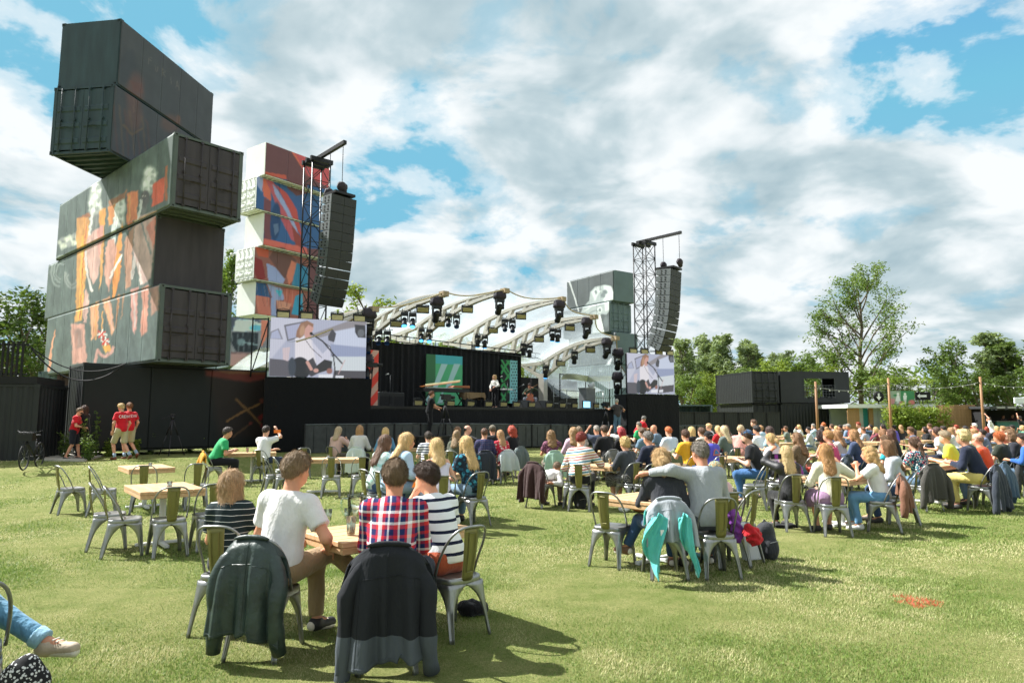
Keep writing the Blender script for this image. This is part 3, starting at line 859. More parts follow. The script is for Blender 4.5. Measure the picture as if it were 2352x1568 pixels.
# ---------------------------------------------------------------- garments hung over chair backs
def jacket(loc, rz, label, mat, lining=None, width=.27, length=.62, sleeves=True, hem2=None, seed=0, cat='jacket', group='garments hung over chair backs', flare=.10, fold=.03, res=1, name='hung_jacket', front=.25, hoodie=False):
 """cloth laid over the chair hoop: outer drop behind the back, short drop in front, two hanging sleeves"""
 rg = random.Random(seed); ph = [rg.uniform(0, 6.28) for _ in range(6)]
 z0 = float(ground_z(loc[0], loc[1])); width_s = width
 root = empty(name, label, cat, (loc[0], loc[1], z0), rz, group)
 nu, nv = 26 * res, 22 * res
 def hoop(u):                                   # u -1..1 across, follows the chair hoop top
  a = math.asin(max(-1, min(1, u))); h = max(0., math.cos(a)) ** .62
  return (.05 * (1 - abs(u)), .850 - (1 - h) * .30)
 def spot(u, t, drop, outward):
  zt = max(hoop(u * .93)[1], .68) + .012
  edge = .84 + .22 * math.cos(u * 4.1 + ph[0]) + .12 * math.cos(u * 9 + ph[1])
  dr = drop * (1 - .10 * (1 - edge)) + (hem2 or 0) * (u > .25) * outward
  z = zt - t * (dr - (.85 - zt) * .75); w = width * (1 + flare * t)
  rip = fold * (.35 + 1.15 * t) * min(t * 3, 1) * (math.sin(u * 6.3 + ph[2] + .8 * t) + .55 * math.sin(u * 12.2 + ph[3] - t) + .25 * math.sin(u * 21 + ph[4]))
  y = -.245 - .015 * (1 - abs(u)) + (-.028 if outward else .035) - outward * (.05 * math.sin(min(t * 3, 1.57)) + .03 * t) + rip * (1 if outward else .5)
  if t < .08: y = -.25 + (y + .25) * (t / .08)
  return (u * w * (1 - .12 * max(0, .15 - t) / .15), y, z)
 def sheet(drop, outward, k):
  vs, fs = [], []
  for j in range(nv + 1):
   for i in range(nu + 1): vs.append(spot(-1 + 2 * i / nu, j / nv, drop, outward))
  for j in range(nv):
   for i in range(nu):
    a = j * (nu + 1) + i; f_ = (a, a + nu + 1, a + nu + 2, a + 1)
    fs.append(f_ if outward else f_[::-1])
  me = MB().add(vs, fs, True).mesh(k, mat)
  if lining: me.materials.append(lining)
  o = link(k, me, root)
  so = o.modifiers.new('thickness', 'SOLIDIFY'); so.thickness = .010; so.offset = 0
  if lining: so.material_offset = 1
  return o
 sheet(length, 1, 'back_panel'); sheet(front, 0, 'front_panel')
 MB().tube([(width * .8 * math.sin(a), -.262, .862 - .075 * (1 - math.cos(a * .9))) for a in np.linspace(-.75, .75, 11)], [.008, .013, .016, .018, .018, .017, .018, .018, .016, .013, .008], 8).build('collar', mat, root)
 if res > 1:
  q = lambda u, t: (lambda p: (p[0], p[1] - .007, p[2]))(spot(u, t, length, 1))
  for us in ([(0, t) for t in np.linspace(.05, .99, 26)], [(u, .24 + .03 * math.cos(u * 2)) for u in np.linspace(-.9, .9, 26)], [(-.62, t) for t in np.linspace(.24, .98, 22)], [(.62, t) for t in np.linspace(.24, .98, 22)], [(u, .965) for u in np.linspace(-.97, .97, 30)]):
   MB().tube([q(*p) for p in us], .0032, 5).build('seam', mat, root)
 if sleeves:
  for sg in (-1, 1):
   L = length * rg.uniform(.93, 1.08); x0 = sg * width
   pts, rs = [], []
   for j in range(11):
    t = j / 10
    pts.append((x0 * (.55 + .42 * min(1, t * 3.5)) + sg * t * .03 + sg * .03 * t * math.sin(t * 3.2 + ph[5]), -.262 - .05 * math.sin(t * 3.1) + .02 * math.sin(t * 5 + sg), .785 - t * L * 1.04))
    rs.append((.004 if j == 0 else .040 if j == 1 else .052) + (.004 if j == 0 else .018) * math.sin(min(1, t * 1.6) * math.pi * .55) - .016 * t + .006 * math.sin(t * 17 + ph[1]))
   o = MB().tube(pts, rs, 12).build('sleeve', mat, root)
 if hoodie:
  f = Field(); f.ell((0, -.30, .70), (.13, .06, .12), .03); f.ell((0, -.27, .80), (.15, .05, .06), .05)
  link('hood', f.mesh('hood', .014, mat, .006, 14.), root)
 return root
# ---------------------------------------------------------------- drinks
GLASS = glass_mat(); ICE = None
def tumbler(p, label, h=.13, r=.042, fill=(180, 205, 175), name='drinking_glass', cat='glass', full=.6, group=None):
 root = empty(name, label, cat, p, 0, group)
 MB().lathe([(r * .8, 0), (r, h), (r * .94, h), (r * .75, .008), (0, .008)], 18).build('glass_wall', GLASS, root)
 m = paint(fill, .25, 0, .15, 30.)
 MB().lathe([(0, .010), (r * .74, .010), (r * .88, h * full), (0, h * full)], 16).build('drink', m, root)
 return root
# ---------------------------------------------------------------- ground sheet
def axis(segs):
 out = []
 for a, b, st in segs: out += list(np.arange(a, b - 1e-6, st))
 return np.array(out + [segs[-1][1]])
gx = axis([(-900, -200, 100), (-200, -40, 20), (-40, -24, 2), (-24, 24, .4), (24, 40, 2), (40, 200, 20), (200, 900, 100)])
gy = axis([(-60, -4, 8), (-4, 30, .4), (30, 60, 3), (60, 200, 20), (200, 1600, 140)])
GX, GY = np.meshgrid(gx, gy, indexing='ij')
GZ = ground_z(GX, GY) + .012 * np.sin(GX * 1.3 + .7 * np.sin(GY)) * np.sin(GY * 1.1)
GZ = np.where(GY > 26, np.minimum(GZ, .25), GZ)
nxg, nyg = GX.shape
ii, jj = np.meshgrid(np.arange(nxg - 1), np.arange(nyg - 1), indexing='ij'); b0 = (ii * nyg + jj).ravel()
def lawn_mat():
 m, t, b = new_mat('lawn')
 big = noise_of(t, .55, 5, None, .6); mid = noise_of(t, 3.2, 5, None, .65); fine = noise_of(t, 60, 6, None, .75); blade = noise_of(t, 190, 3, (1, .45, 1), .7)
 c = mixc(t, ramp_of(t, big, [(.35, (0, 0, 0, 1)), (.66, (1, 1, 1, 1))]), srgb(106, 124, 58), srgb(146, 148, 92))
 c = mixc(t, ramp_of(t, mid, [(.36, (0, 0, 0, 1)), (.70, (.75, .75, .75, 1))]), c, srgb(170, 164, 112))
 c = mixc(t, ramp_of(t, fine, [(.30, (.85, .85, .85, 1)), (.60, (0, 0, 0, 1))]), c, srgb(84, 98, 44))
 c = mixc(t, ramp_of(t, blade, [(.52, (0, 0, 0, 1)), (.75, (.6, .6, .6, 1))]), c, srgb(190, 188, 132))
 t.links.new(c, b.inputs['Base Color']); b.inputs['Roughness'].default_value = .95; b.inputs['Specular IOR Level'].default_value = .1
 h = N(t, 'ShaderNodeMath', operation='ADD'); t.links.new(fine, h.inputs[0]); t.links.new(blade, h.inputs[1])
 add_bump(t, b, h.outputs[0], .9, .03)
 return m
LAWN = lawn_mat()
tag(link('ground', np_mesh('ground', np.stack([GX, GY, GZ], -1).reshape(-1, 3), np.stack([b0, b0 + nyg, b0 + nyg + 1, b0 + 1], 1), LAWN, True)), kind='structure')
# ---------------------------------------------------------------- foreground table of four
TZ = R(42)
SK1, SK2 = (204, 146, 116), (196, 134, 104)
WHITE_TEE = cloth((216, 214, 212), .85, .6, .05)
T_F = (-1.08, 5.93)
table(T_F, TZ, 'plank table in front, with jug and glasses between the four friends', 1.2, .78)
pj = at_z(815, 1196, .768); root = empty('glass_jug', 'tall clear glass jug of iced drink on the front table', 'jug', pj, R(200))
MB().lathe([(.055, 0), (.062, .02), (.070, .21), (.078, .235), (.073, .235), (.064, .20), (.056, .02), (0, .012)], 24).build('glass_wall', GLASS, root)
MB().tube([(.068, 0, .20), (.11, 0, .205), (.125, 0, .17), (.12, 0, .10), (.10, 0, .06), (.064, 0, .05)], .008, 8).build('handle', glass_mat((.84, .96, .92, 1)), root)
icem = paint((205, 218, 208), .2, 0, .12, 40.); limem = paint((110, 150, 60), .5)
f = Field(); rg = random.Random(3)
for i in range(26):
 a = rg.uniform(0, 6.28); r_ = rg.uniform(0, .036); f.ell((r_ * math.cos(a), r_ * math.sin(a), .02 + .115 * rg.random()), (.018, .018, .016), .004)
link('ice', f.mesh('ice', .006, icem), root)
for i in range(4):
 a = i * 1.7; MB().lathe([(0, 0), (.020, .002), (0, .005)], 10).build('lime_slice', limem, root, (.035 * math.cos(a), .035 * math.sin(a), .05 + .03 * i), (1.1, .4 * i, i))
for (u, v, lb, h) in ((752, 1196, 'small clear tumbler standing behind the white shirt man', .105), (806, 1228, 'tall iced glass with lime at the table corner by the jug', .145), (800, 1192, 'short tumbler half hidden behind the glass jug', .10)):
 tumbler(at_z(u, v, .768), lb, h, .040, (196, 208, 186), full=.62)
LEATHER = paint((44, 58, 54), .42, 0, .35, 9., .5, 30.)
chair((-1.80, 5.20), R(-8), 'steel chair under the white shirt man with a green leather jacket on it')
jacket((-1.80, 5.20), R(-8), 'worn dark green leather jacket over the white shirt man\'s chair', LEATHER, width=.235, length=.64, seed=4, fold=.022, res=2, hem2=.05, flare=.16)
SHOE_B = paint((40, 38, 38), .6); SOLE = paint((225, 222, 214), .7)
KHAKI = cloth((150, 128, 98), .9, .6)
person('man in a plain white tee and khaki trousers sitting cross-legged', (-1.76, 5.26, 0), R(-14), lod=0, size=1.05, skin=SK1, top=WHITE_TEE, sleeve='short', hem=-.05,
  legs=KHAKI, hair='short', hcol=(146, 122, 94), lean=9, side=4, hy=-18, hp=4, aL=(-.12, .36, .70), aR=(.27, .24, .66), curlR=.55,
  stance={'L': ((.06, .44, .50), (.10, .40, .10), (.14, .56, .045)), 'R': ((.20, .44, .60), (.40, .62, .34), (.54, .70, .33))}, shoe=SHOE_B)
PLAID = plaid([(0, (38, 48, 92)), (.16, (200, 40, 48)), (.30, (240, 238, 236)), (.36, (38, 48, 92)), (.52, (210, 48, 52)), (.60, (240, 236, 236)), (.74, (190, 36, 48)), (.84, (36, 46, 96)), (.93, (238, 236, 236))],
    [(0, (36, 44, 92)), (.18, (216, 60, 62)), (.32, (242, 240, 238)), (.40, (34, 44, 90)), (.55, (190, 34, 44)), (.66, (244, 242, 240)), (.74, (36, 46, 92)), (.90, (206, 50, 54))], .20, .21)
BLACKCOAT = bands([(0, (78, 84, 90)), (.30, (38, 40, 44))], 1.0, 2, 0., .7); GREYCOAT = cloth((74, 80, 86), .75, .3)
chair((-.85, 4.95), R(6), 'steel chair under the plaid shirt man with a long black coat on it')
jacket((-.85, 4.95), R(6), 'long black rain jacket with grey lower panels over the plaid man\'s chair', BLACKCOAT, width=.27, length=.76, seed=9, fold=.036, res=2, flare=.18, hem2=-.05)
person('man in a red, white and blue plaid shirt leaning on the front table', (-.87, 5.02, 0), R(4), lod=0, size=1.04, skin=SK2, top=PLAID, sleeve='long', hem=-.04,
  legs=cloth((52, 54, 66)), hair='short', hcol=(122, 100, 76), lean=20, hy=6, hp=6, aL=(-.08, .46, .80), aR=(.10, .48, .80), poleL=(-.35, -.2, -1), poleR=(.35, -.2, -1), fat=1.08, shoe=SHOE_B)
STRIPES = bands([(0, (228, 230, 232)), (.68, (30, 36, 58)), (.98, (228, 230, 232))], .082, 2, .25)
chair((-.48, 5.66), R(44), 'steel chair under the striped shirt man eating')
_, ps = person('man in a white and navy striped tee eating an orange chip', (-.53, 5.72, 0), R(44), lod=0, size=1.0, skin=(208, 150, 120), top=STRIPES, sleeve='short', hem=-.04,
  legs=cloth((168, 84, 58)), leg='short', hair='short', hcol=(70, 54, 44), lean=22, hy=18, hp=2, aL=(-.06, .36, 1.06), poleL=(-.5, .1, -1), aR=(.06, .40, .74), poleR=(.8, -.3, -.6), face=True, curlL=.9, shoe=SHOE_B)
hn = ps['A']['L'][2]
r44 = rotz(R(44)); cp = r44 @ (hn + V(.03, .10, .03))
tag(MB().prism([(0, 0, 0), (.045, .01, .02), (.02, .0, .055)], (0, .003, 0)).build('tortilla_chip', paint((226, 150, 52), .7), None, (-.53 + cp[0], 5.72 + cp[1], cp[2])), 'orange triangular tortilla chip in the striped man\'s hand', 'chip')
DSTRIPE = bands([(0, (34, 46, 48)), (.90, (206, 208, 206))], .052, 2, .1)
chair((-2.30, 5.74), R(-8), 'steel chair of the woman with the light brown bob')
person('woman with a straight light brown bob in a dark pinstriped top', (-2.35, 5.83, 0), R(-4), lod=0, size=.92, fem=True, skin=SK1, top=DSTRIPE, sleeve='short',
  legs=cloth((40, 44, 54)), hair='bob', hcol=(188, 154, 114), hlen=.15, lean=6, hy=-22, side=-4, aL='lap', aR='table', shoe=SHOE_B)
f = Field(); f.ell((0, 0, .06), (.11, .09, .07), .05); f.ell((.09, .03, .05), (.08, .07, .055), .05)
tag(link('cloth_bag', f.mesh('cloth_bag', .012, cloth((22, 22, 24), .95, .8), .008, 20.), None, on_ground(1078, 1412)), 'crumpled black bag on the grass below the striped shirt man', 'bag')
# ---------------------------------------------------------------- couple with a child
T_C = (1.72, 8.36)
table(T_C, TZ, 'plank table in front of the couple with his arm round her', 1.2, .78)
chair((1.17, 8.14), R(-34), 'empty steel chair left of the couple\'s table')
chair((1.64, 7.58), R(2), 'steel chair under the blonde woman with a teal and grey jacket on it')
chair((2.20, 7.62), R(6), 'steel chair under the grey haired man in grey')
TEAL = cloth((92, 192, 186), .6, .8); GREYJ = cloth((150, 156, 162), .75, .4)
jk = jacket((1.64, 7.58), R(2), 'grey shell jacket with turquoise lining over the blonde woman\'s chair', GREYJ, TEAL, width=.25, length=.44, seed=12, fold=.03, res=2, sleeves=False)
for x0, x1, y0, sd in ((-.23, -.05, -.40, 3), (.10, .23, -.40, 4)):
 pts = [];
 vs, fs, n = [], [], 22
 for j in range(n + 1):
  t = j / n
  for i in range(n + 1):
   a = i / n; w = (x1 - x0) * (.85 + .40 * math.sin(math.pi * min(1, t * 1.1)) - .15 * t)
   xm = x0 + (x1 - x0) * .5 + .05 * math.sin(t * 3.4 + sd) - (.06 * t if sd == 3 else -.02 * t)
   vs.append((xm + w * (a - .5), y0 + .05 * math.sin(a * 7 + t * 4 + sd) * (.4 + t) + .02 * math.sin(a * 15 + t * 9) - .02 * math.sin(a * 3.1), .72 - .10 * abs(a - .5) - t * (.40 + .26 * (1 - abs(a - .62) * 1.5) + .03 * math.sin(a * 11 + sd))))
 fs = [(j * (n + 1) + i, (j + 1) * (n + 1) + i, (j + 1) * (n + 1) + i + 1, j * (n + 1) + i + 1) for j in range(n) for i in range(n)]
 o = MB().add(vs, fs, True).build('lining_flap', TEAL, jk); so = o.modifiers.new('t', 'SOLIDIFY'); so.thickness = .014
MB().box((-.12, -.43, .53), (.035, .004, .055)).build('care_label', paint((235, 235, 235), .8), jk)
person('blonde woman with a ponytail in a charcoal top under the man\'s arm', (1.70, 7.66, 0), R(-2), lod=0, size=1.0, fem=True, skin=SK1, top=cloth((52, 54, 60), .9, .5), sleeve='long',
  legs=cloth((52, 76, 108)), hair='pony', hcol=(206, 172, 122), hlen=.12, lean=12, side=-2, hy=-4, hp=8, aL='table', aR='lap', shoe=paint((110, 78, 58), .6),
  stance={'L': ((-.24, .42, .52), (-.40, .38, .22), (-.50, .50, .17)), 'R': ((.12, .43, .52), (.12, .42, .085), (.14, .58, .03))})
person('grey haired man in a grey long sleeve with his arm round the blonde woman', (2.16, 7.70, 0), R(6), lod=0, size=1.06, skin=(196, 138, 112), top=cloth((158, 163, 167), .9, .6), sleeve='long',
  legs=cloth((70, 74, 80)), hair='fade', hcol=(138, 130, 120), lean=10, hy=18, hp=2, aL=(-.60, .09, 1.02), poleL=(-.2, -.9, .3), aR='table', fat=1.12, curlL=.4, shoe=SHOE_B)
CAPM = prints((52, 150, 150), [(30, 70, 80), (180, 220, 200), (200, 120, 60)], 60.)
person('child with a blonde ponytail and patterned teal cap beside the grey man', (2.46, 8.22, 0), R(14), lod=1, size=.86, fem=True, skin=(220, 168, 140), top=cloth((226, 190, 190)), sleeve='short',
  legs=cloth((92, 130, 150)), hair='pony', hcol=(206, 168, 112), hlen=.16, lean=8, cap=(CAPM, False), shoe=paint((60, 130, 150), .6))
chair((2.46, 8.15), R(14), 'steel chair under the child in the teal cap')
ch = chair((2.66, 8.28), R(48), 'steel chair turned sideways beside the red cloth and backpack')
def lump(name, label, cat, p, ells, mat, vox=.012, wob=.008, wsc=18., rz=0., group=None):
 f = Field()
 for c, r in ells: f.ell(c, r, .04)
 return tag(link(name, f.mesh(name, vox, mat, wob, wsc), None, p, (0, 0, rz)), label, cat, group)
def backpack(p, rz, label, mat, s=1., strap=True):
 root = empty('backpack', label, 'backpack', p, rz); root.scale = (s,) * 3
 f = Field(); f.ell((0, 0, .20), (.15, .10, .24), .04); f.ell((0, -.09, .13), (.11, .06, .13), .04); f.ell((0, .02, .36), (.12, .09, .09), .05)
 f.cut(lambda X, Y, Z: .0 - Z)
 link('pack', f.mesh('pack', .012, mat, .004, 16.), root)
 for sx in (-1, 1): MB().tube([(sx * .07, .10, .40), (sx * .09, .17, .30), (sx * .09, .16, .15), (sx * .08, .10, .06)], .012, 6).build('strap', mat, root)
 MB().tube([(-.04, .02, .44), (0, .02, .48), (.04, .02, .44)], .010, 6).build('grab_loop', mat, root)
 MB().tube([(-.09, -.135, .22), (0, -.155, .235), (.09, -.135, .22)], .005, 5).build('zip', paint((150, 152, 150), .4, .5), root)
 return root
backpack(on_ground(1762, 1282), R(30), 'black and grey backpack standing on the grass by the couple', cloth((52, 54, 58), .8, .5), .95)
lump('red_cloth', 'bright red cloth bundled on top of the bags by the couple', 'cloth', at(1725, 1222, 7.85), [((0, 0, .0), (.10, .08, .06)), ((.04, 0, -.07), (.09, .07, .08)), ((-.02, 0, .05), (.05, .05, .05))], cloth((196, 40, 48), .9, .8), .01, .012, 26.)
lump('purple_cloth', 'purple sweater hanging over a chair beside the child', 'sweater', at(1688, 1200, 7.95), [((0, 0, .0), (.07, .05, .13)), ((.03, -.02, -.12), (.06, .04, .10)), ((-.03, 0, .10), (.07, .05, .06))], cloth((126, 66, 152), .9, .8), .01, .010, 22.)
root = empty('white_handbag', 'white tote bag with two handles leaning by the backpack', 'bag', on_ground(1727, 1284), R(20))
MB().add([(-.11, -.04, 0), (.11, -.04, 0), (.14, -.05, .20), (-.14, -.05, .20), (-.11, .04, 0), (.11, .04, 0), (.14, .05, .20), (-.14, .05, .20)], [(0, 1, 2, 3), (5, 4, 7, 6), (1, 5, 6, 2), (4, 0, 3, 7), (4, 5, 1, 0)]).build('bag_body', paint((222, 224, 226), .5, 0, .06), root)
for sy in (-.05, .05): MB().tube([(-.06, sy, .19), (-.05, sy, .29), (.05, sy, .29), (.06, sy, .19)], .008, 6).build('handle', paint((222, 224, 226), .5, 0, .06), root)
# ---------------------------------------------------------------- woman cut off by the left edge
chair((-2.98, 3.84), R(40), 'steel chair at the left edge with a beige coat on it')
_, pf = person('person in rolled blue jeans and beige trainers cut by the left edge', (-3.10, 3.90, 0), R(45), lod=0, size=1.0, fem=True, skin=(198, 142, 114), top=cloth((196, 186, 170)), sleeve='long',
  legs=cloth((92, 138, 166), .9, .7), hair='long', hcol=(120, 88, 60), lean=4, side=-22, aR=(.20, .24, .68), aL='lap', shoe=paint((178, 162, 142), .8, 0, .12, 20., .3, 60.),
  stance={'L': ((-.10, .44, .52), (-.10, .44, .085), (-.08, .60, .03)), 'R': ((.20, .30, .59), (.47, -.02, .375), (.575, -.155, .35))})
Hp, kn, an, toe = pf['Lg']['R']; dk_ = (kn - an) / np.linalg.norm(kn - an); f = Field(); f.cone(an + dk_ * .02, an + dk_ * .085, .062, .066, .01, True, True); ro = _; link('rolled_cuff', f.mesh('rolled_cuff', .011, cloth((140, 178, 198), .9, .6), .002, 20.), ro)
lump('beige_coat', 'beige coat slung low on the chair at the left edge', 'coat', Vector((-2.72, 3.64, .34)), [((0, 0, .0), (.10, .08, .24)), ((.05, .02, -.12), (.11, .07, .16)), ((-.06, 0, .14), (.09, .07, .14))], cloth((178, 168, 148), .9, .8), .012, .012, 16.)
BW = prints((20, 20, 24), [(200, 200, 200)], 58.)
f = Field(); f.ell((0, 0, .24), (.13, .09, .25), .05); f.ell((.06, .02, .05), (.17, .11, .06), .05)
tag(link('patterned_bag', f.mesh('patterned_bag', .012, BW, .008, 14.), None, (-2.50, 3.66, 0), (0, 0, R(20))), 'black bag with white woven pattern below the jeans at the left edge', 'bag')
# ---------------------------------------------------------------- painted surfaces (murals, banners, screens)
def vnoise(x, y, seed=0):
 xi, yi = np.floor(x).astype(int), np.floor(y).astype(int); fx, fy = x - xi, y - yi
 fx, fy = fx * fx * (3 - 2 * fx), fy * fy * (3 - 2 * fy)
 h = lambda a, b: (np.abs(np.sin(a * 127.1 + b * 311.7 + seed * 17.3) * 43758.5453) % 1.0)
 return (h(xi, yi) * (1 - fx) + h(xi + 1, yi) * fx) * (1 - fy) + (h(xi, yi + 1) * (1 - fx) + h(xi + 1, yi + 1) * fx) * fy
class Canvas:
 """brush strokes on the points of a surface, coordinates as in a detail view (origin ox,oy, scale k)"""
 def __init__(s, U, V_, ox=0, oy=0, k=1., base=(100, 100, 100), rough=0.):
  s.x = (U / .5742 - ox) * k; s.y = (V_ / .5742 - oy) * k
  if rough:
   s.x = s.x + rough * (vnoise(s.x / 22, s.y / 22, 1) - .5); s.y = s.y + rough * (vnoise(s.x / 22, s.y / 22, 2) - .5)
  s.c = np.tile(np.array(base, float), (len(s.x), 1))
 def _mix(s, a, col): s.c += (np.array(col, float) - s.c) * np.clip(a, 0, 1)[:, None]
 def poly(s, pts, col, soft=4., alpha=1.):
  p = np.array(pts, float); inside = np.zeros(len(s.x), bool); dist = np.full(len(s.x), 1e9)
  for (x0, y0), (x1, y1) in zip(p, np.roll(p, -1, 0)):
   c = ((y0 > s.y) != (y1 > s.y)) & (s.x < (x1 - x0) * (s.y - y0) / (y1 - y0 + 1e-9) + x0); inside ^= c
   t = np.clip(((s.x - x0) * (x1 - x0) + (s.y - y0) * (y1 - y0)) / ((x1 - x0) ** 2 + (y1 - y0) ** 2 + 1e-9), 0, 1)
   dist = np.minimum(dist, np.hypot(s.x - x0 - t * (x1 - x0), s.y - y0 - t * (y1 - y0)))
  s._mix((np.where(inside, dist, -dist) / soft + .5) * alpha if alpha == 1 else np.clip(np.where(inside, dist, -dist) / soft + .5, 0, 1) * alpha, col); return s
 def ell(s, cx, cy, rx, ry, col, rot=0., soft=.25, alpha=1.):
  c, q = math.cos(R(rot)), math.sin(R(rot)); dx, dy = s.x - cx, s.y - cy
  d = np.hypot((dx * c + dy * q) / rx, (-dx * q + dy * c) / ry)
  s._mix(np.clip((1 - d) / soft + .5, 0, 1) * alpha, col); return s
 def line(s, pts, w, col, alpha=1., soft=3., w1=None):
  n = len(pts) - 1; best = np.full(len(s.x), -1e9)
  for i in range(n):
   (x0, y0), (x1, y1) = pts[i], pts[i + 1]
   t = np.clip(((s.x - x0) * (x1 - x0) + (s.y - y0) * (y1 - y0)) / ((x1 - x0) ** 2 + (y1 - y0) ** 2 + 1e-9), 0, 1)
   ww = w if w1 is None else w + (w1 - w) * (i + t) / n
   best = np.maximum(best, ww / 2 - np.hypot(s.x - x0 - t * (x1 - x0), s.y - y0 - t * (y1 - y0)))
  s._mix(np.clip(best / soft + .5, 0, 1) * alpha, col); return s
 def grain(s, amt, sx, sy, seed=5):
  s.c *= (1 + amt * (vnoise(s.x / sx, s.y / sy, seed) - .5 + .5 * (vnoise(s.x / sx * 2.3, s.y / sy * 2.3, seed + 1) - .5)))[:, None]; return s
 def rgba(s):
  c = np.clip(s.c / 255, 0, 1); c = np.where(c <= .04045, c / 12.92, ((c + .055) / 1.055) ** 2.4)
  return np.concatenate([c, np.ones((len(c), 1))], 1).astype(np.float32)
def slab(name, parent, o, ux, uz, nrm, nu, nv, thick, mat, painter=None, base=(90, 90, 90)):
 """thin rectangular sheet: front grid plus edges; o = corner, ux/uz = edge vectors (local to parent)"""
 o, ux, uz, nrm = [np.array(q, float) for q in (o, ux, uz, nrm)]
 a, b = np.meshgrid(np.linspace(0, 1, nu + 1), np.linspace(0, 1, nv + 1), indexing='ij')
 P = o + a[..., None] * ux + b[..., None] * uz; P = P.reshape(-1, 3)
 ii, jj = np.meshgrid(np.arange(nu), np.arange(nv), indexing='ij'); k = (ii * (nv + 1) + jj).ravel()
 q = np.stack([k, k + nv + 1, k + nv + 2, k + 1], 1)
 if np.cross(ux, uz) @ nrm < 0: q = q[:, ::-1]
 bi = np.concatenate([np.arange(nu + 1) * (nv + 1), nu * (nv + 1) + np.arange(1, nv + 1), (np.arange(nu)[::-1]) * (nv + 1) + nv, np.arange(1, nv)[::-1]])
 B = P[bi] - nrm * thick; n0 = len(P); m = len(bi); r = np.arange(m)
 side = np.stack([bi, bi[(r + 1) % m], n0 + (r + 1) % m, n0 + r], 1)
 if np.cross(ux, uz) @ nrm > 0: side = side[:, ::-1]
 me = np_mesh(name, np.concatenate([P, B]), np.concatenate([q, side]), mat)
 ob = link(name, me, parent)
 at_ = me.color_attributes.new('paint', 'FLOAT_COLOR', 'POINT')
 if painter is not None:
  bpy_m = parent.matrix_basis if parent is not None else Matrix()
  Mw = np.array(bpy_m); pts = np.concatenate([P, P[bi]]) @ Mw[:3, :3].T + Mw[:3, 3]
  U, V_ = project(pts); col = painter(U, V_)
 else: col = np.tile(np.array(srgb(*base), np.float32), (n0 + m, 1))
 at_.data.foreach_set('color', np.ascontiguousarray(col).ravel())
 return ob
MURAL = attr_mat('mural_paint', .55, 0., .22); MURAL_GLOSS = attr_mat('mural_print', .38, 0., .1)
# ---------------------------------------------------------------- shipping containers
def corr(mb, a, b, z0, z1, nrm, period=.28, depth=.036):
 a, b = Vector(a), Vector(b); L = (b - a).length; d = (b - a) / L; n = Vector(nrm); m = max(1, round(L / period)); p = L / m
 vs = []
 for i in range(m):
  for t, o in ((0, 0), (.26, 0), (.5, 1), (.76, 1)): vs.append(a + d * ((i + t) * p) - n * (depth * o))
 vs.append(b); k = len(vs)
 allv = [(v.x, v.y, z0) for v in vs] + [(v.x, v.y, z1) for v in vs]
 fs = [(i, i + 1, k + i + 1, k + i) for i in range(k - 1)]
 if (Vector((d.y, -d.x, 0))).dot(n) < 0: fs = [f[::-1] for f in fs]
 return mb.add(allv, fs)
DETAIL = {}
def door_end(root, W, h, mat, x=0., out=-1, rods=True):
 """pair of container doors on the end at x, facing out*x; W signed"""
 sy = 1 if W > 0 else -1; w = abs(W); n = 0
 hole = paint((16, 17, 18), .8)
 for k in (0, 1):
  y0 = .09 + k * (w / 2 - .09) + (.006 if k else 0); y1 = (w / 2 - .006) if k == 0 else w - .09
  d = MB().span((x - out * .05, sy * y0, .16), (x - out * .012, sy * y1, h - .14)).build('door', mat, root)
  for z in (.36, .98, 1.6, 2.2):
   if z + .2 < h - .2:
    mb = MB(); a, b = y0 + .07, y1 - .07; zz = z * (h / 2.6)
    mb.add([(x - out * .011, sy * a, zz), (x - out * .011, sy * b, zz), (x + out * .022, sy * (b - .03), zz + .05), (x + out * .022, sy * (a + .03), zz + .05),
      (x + out * .022, sy * (a + .03), zz + .19), (x + out * .022, sy * (b - .03), zz + .19), (x - out * .011, sy * b, zz + .24), (x - out * .011, sy * a, zz + .24)],
      [(0, 1, 2, 3), (3, 2, 5, 4), (4, 5, 6, 7), (0, 3, 4, 7), (1, 6, 5, 2), (0, 7, 6, 1)])
    mb.build('door_rib', mat, d)
  if rods:
   for f in (.25, .75):
    yy = sy * (y0 + (y1 - y0) * f); r = MB().tube([(x + out * .055, yy, .10), (x + out * .055, yy, h - .09)], .019, 8)
    for z in (.12, h * .5, h - .13): r.box((x + out * .035, yy, z), (.06, .09, .07))
    rd = r.build('locking_rod', mat, d)
    MB().tube([(x + out * .07, yy, .92 if f < .5 else 1.04), (x + out * .075, yy + sy * (.34 if f < .5 else -.34), .94 if f < .5 else 1.02)], .014, 6).build('handle', mat, rd)
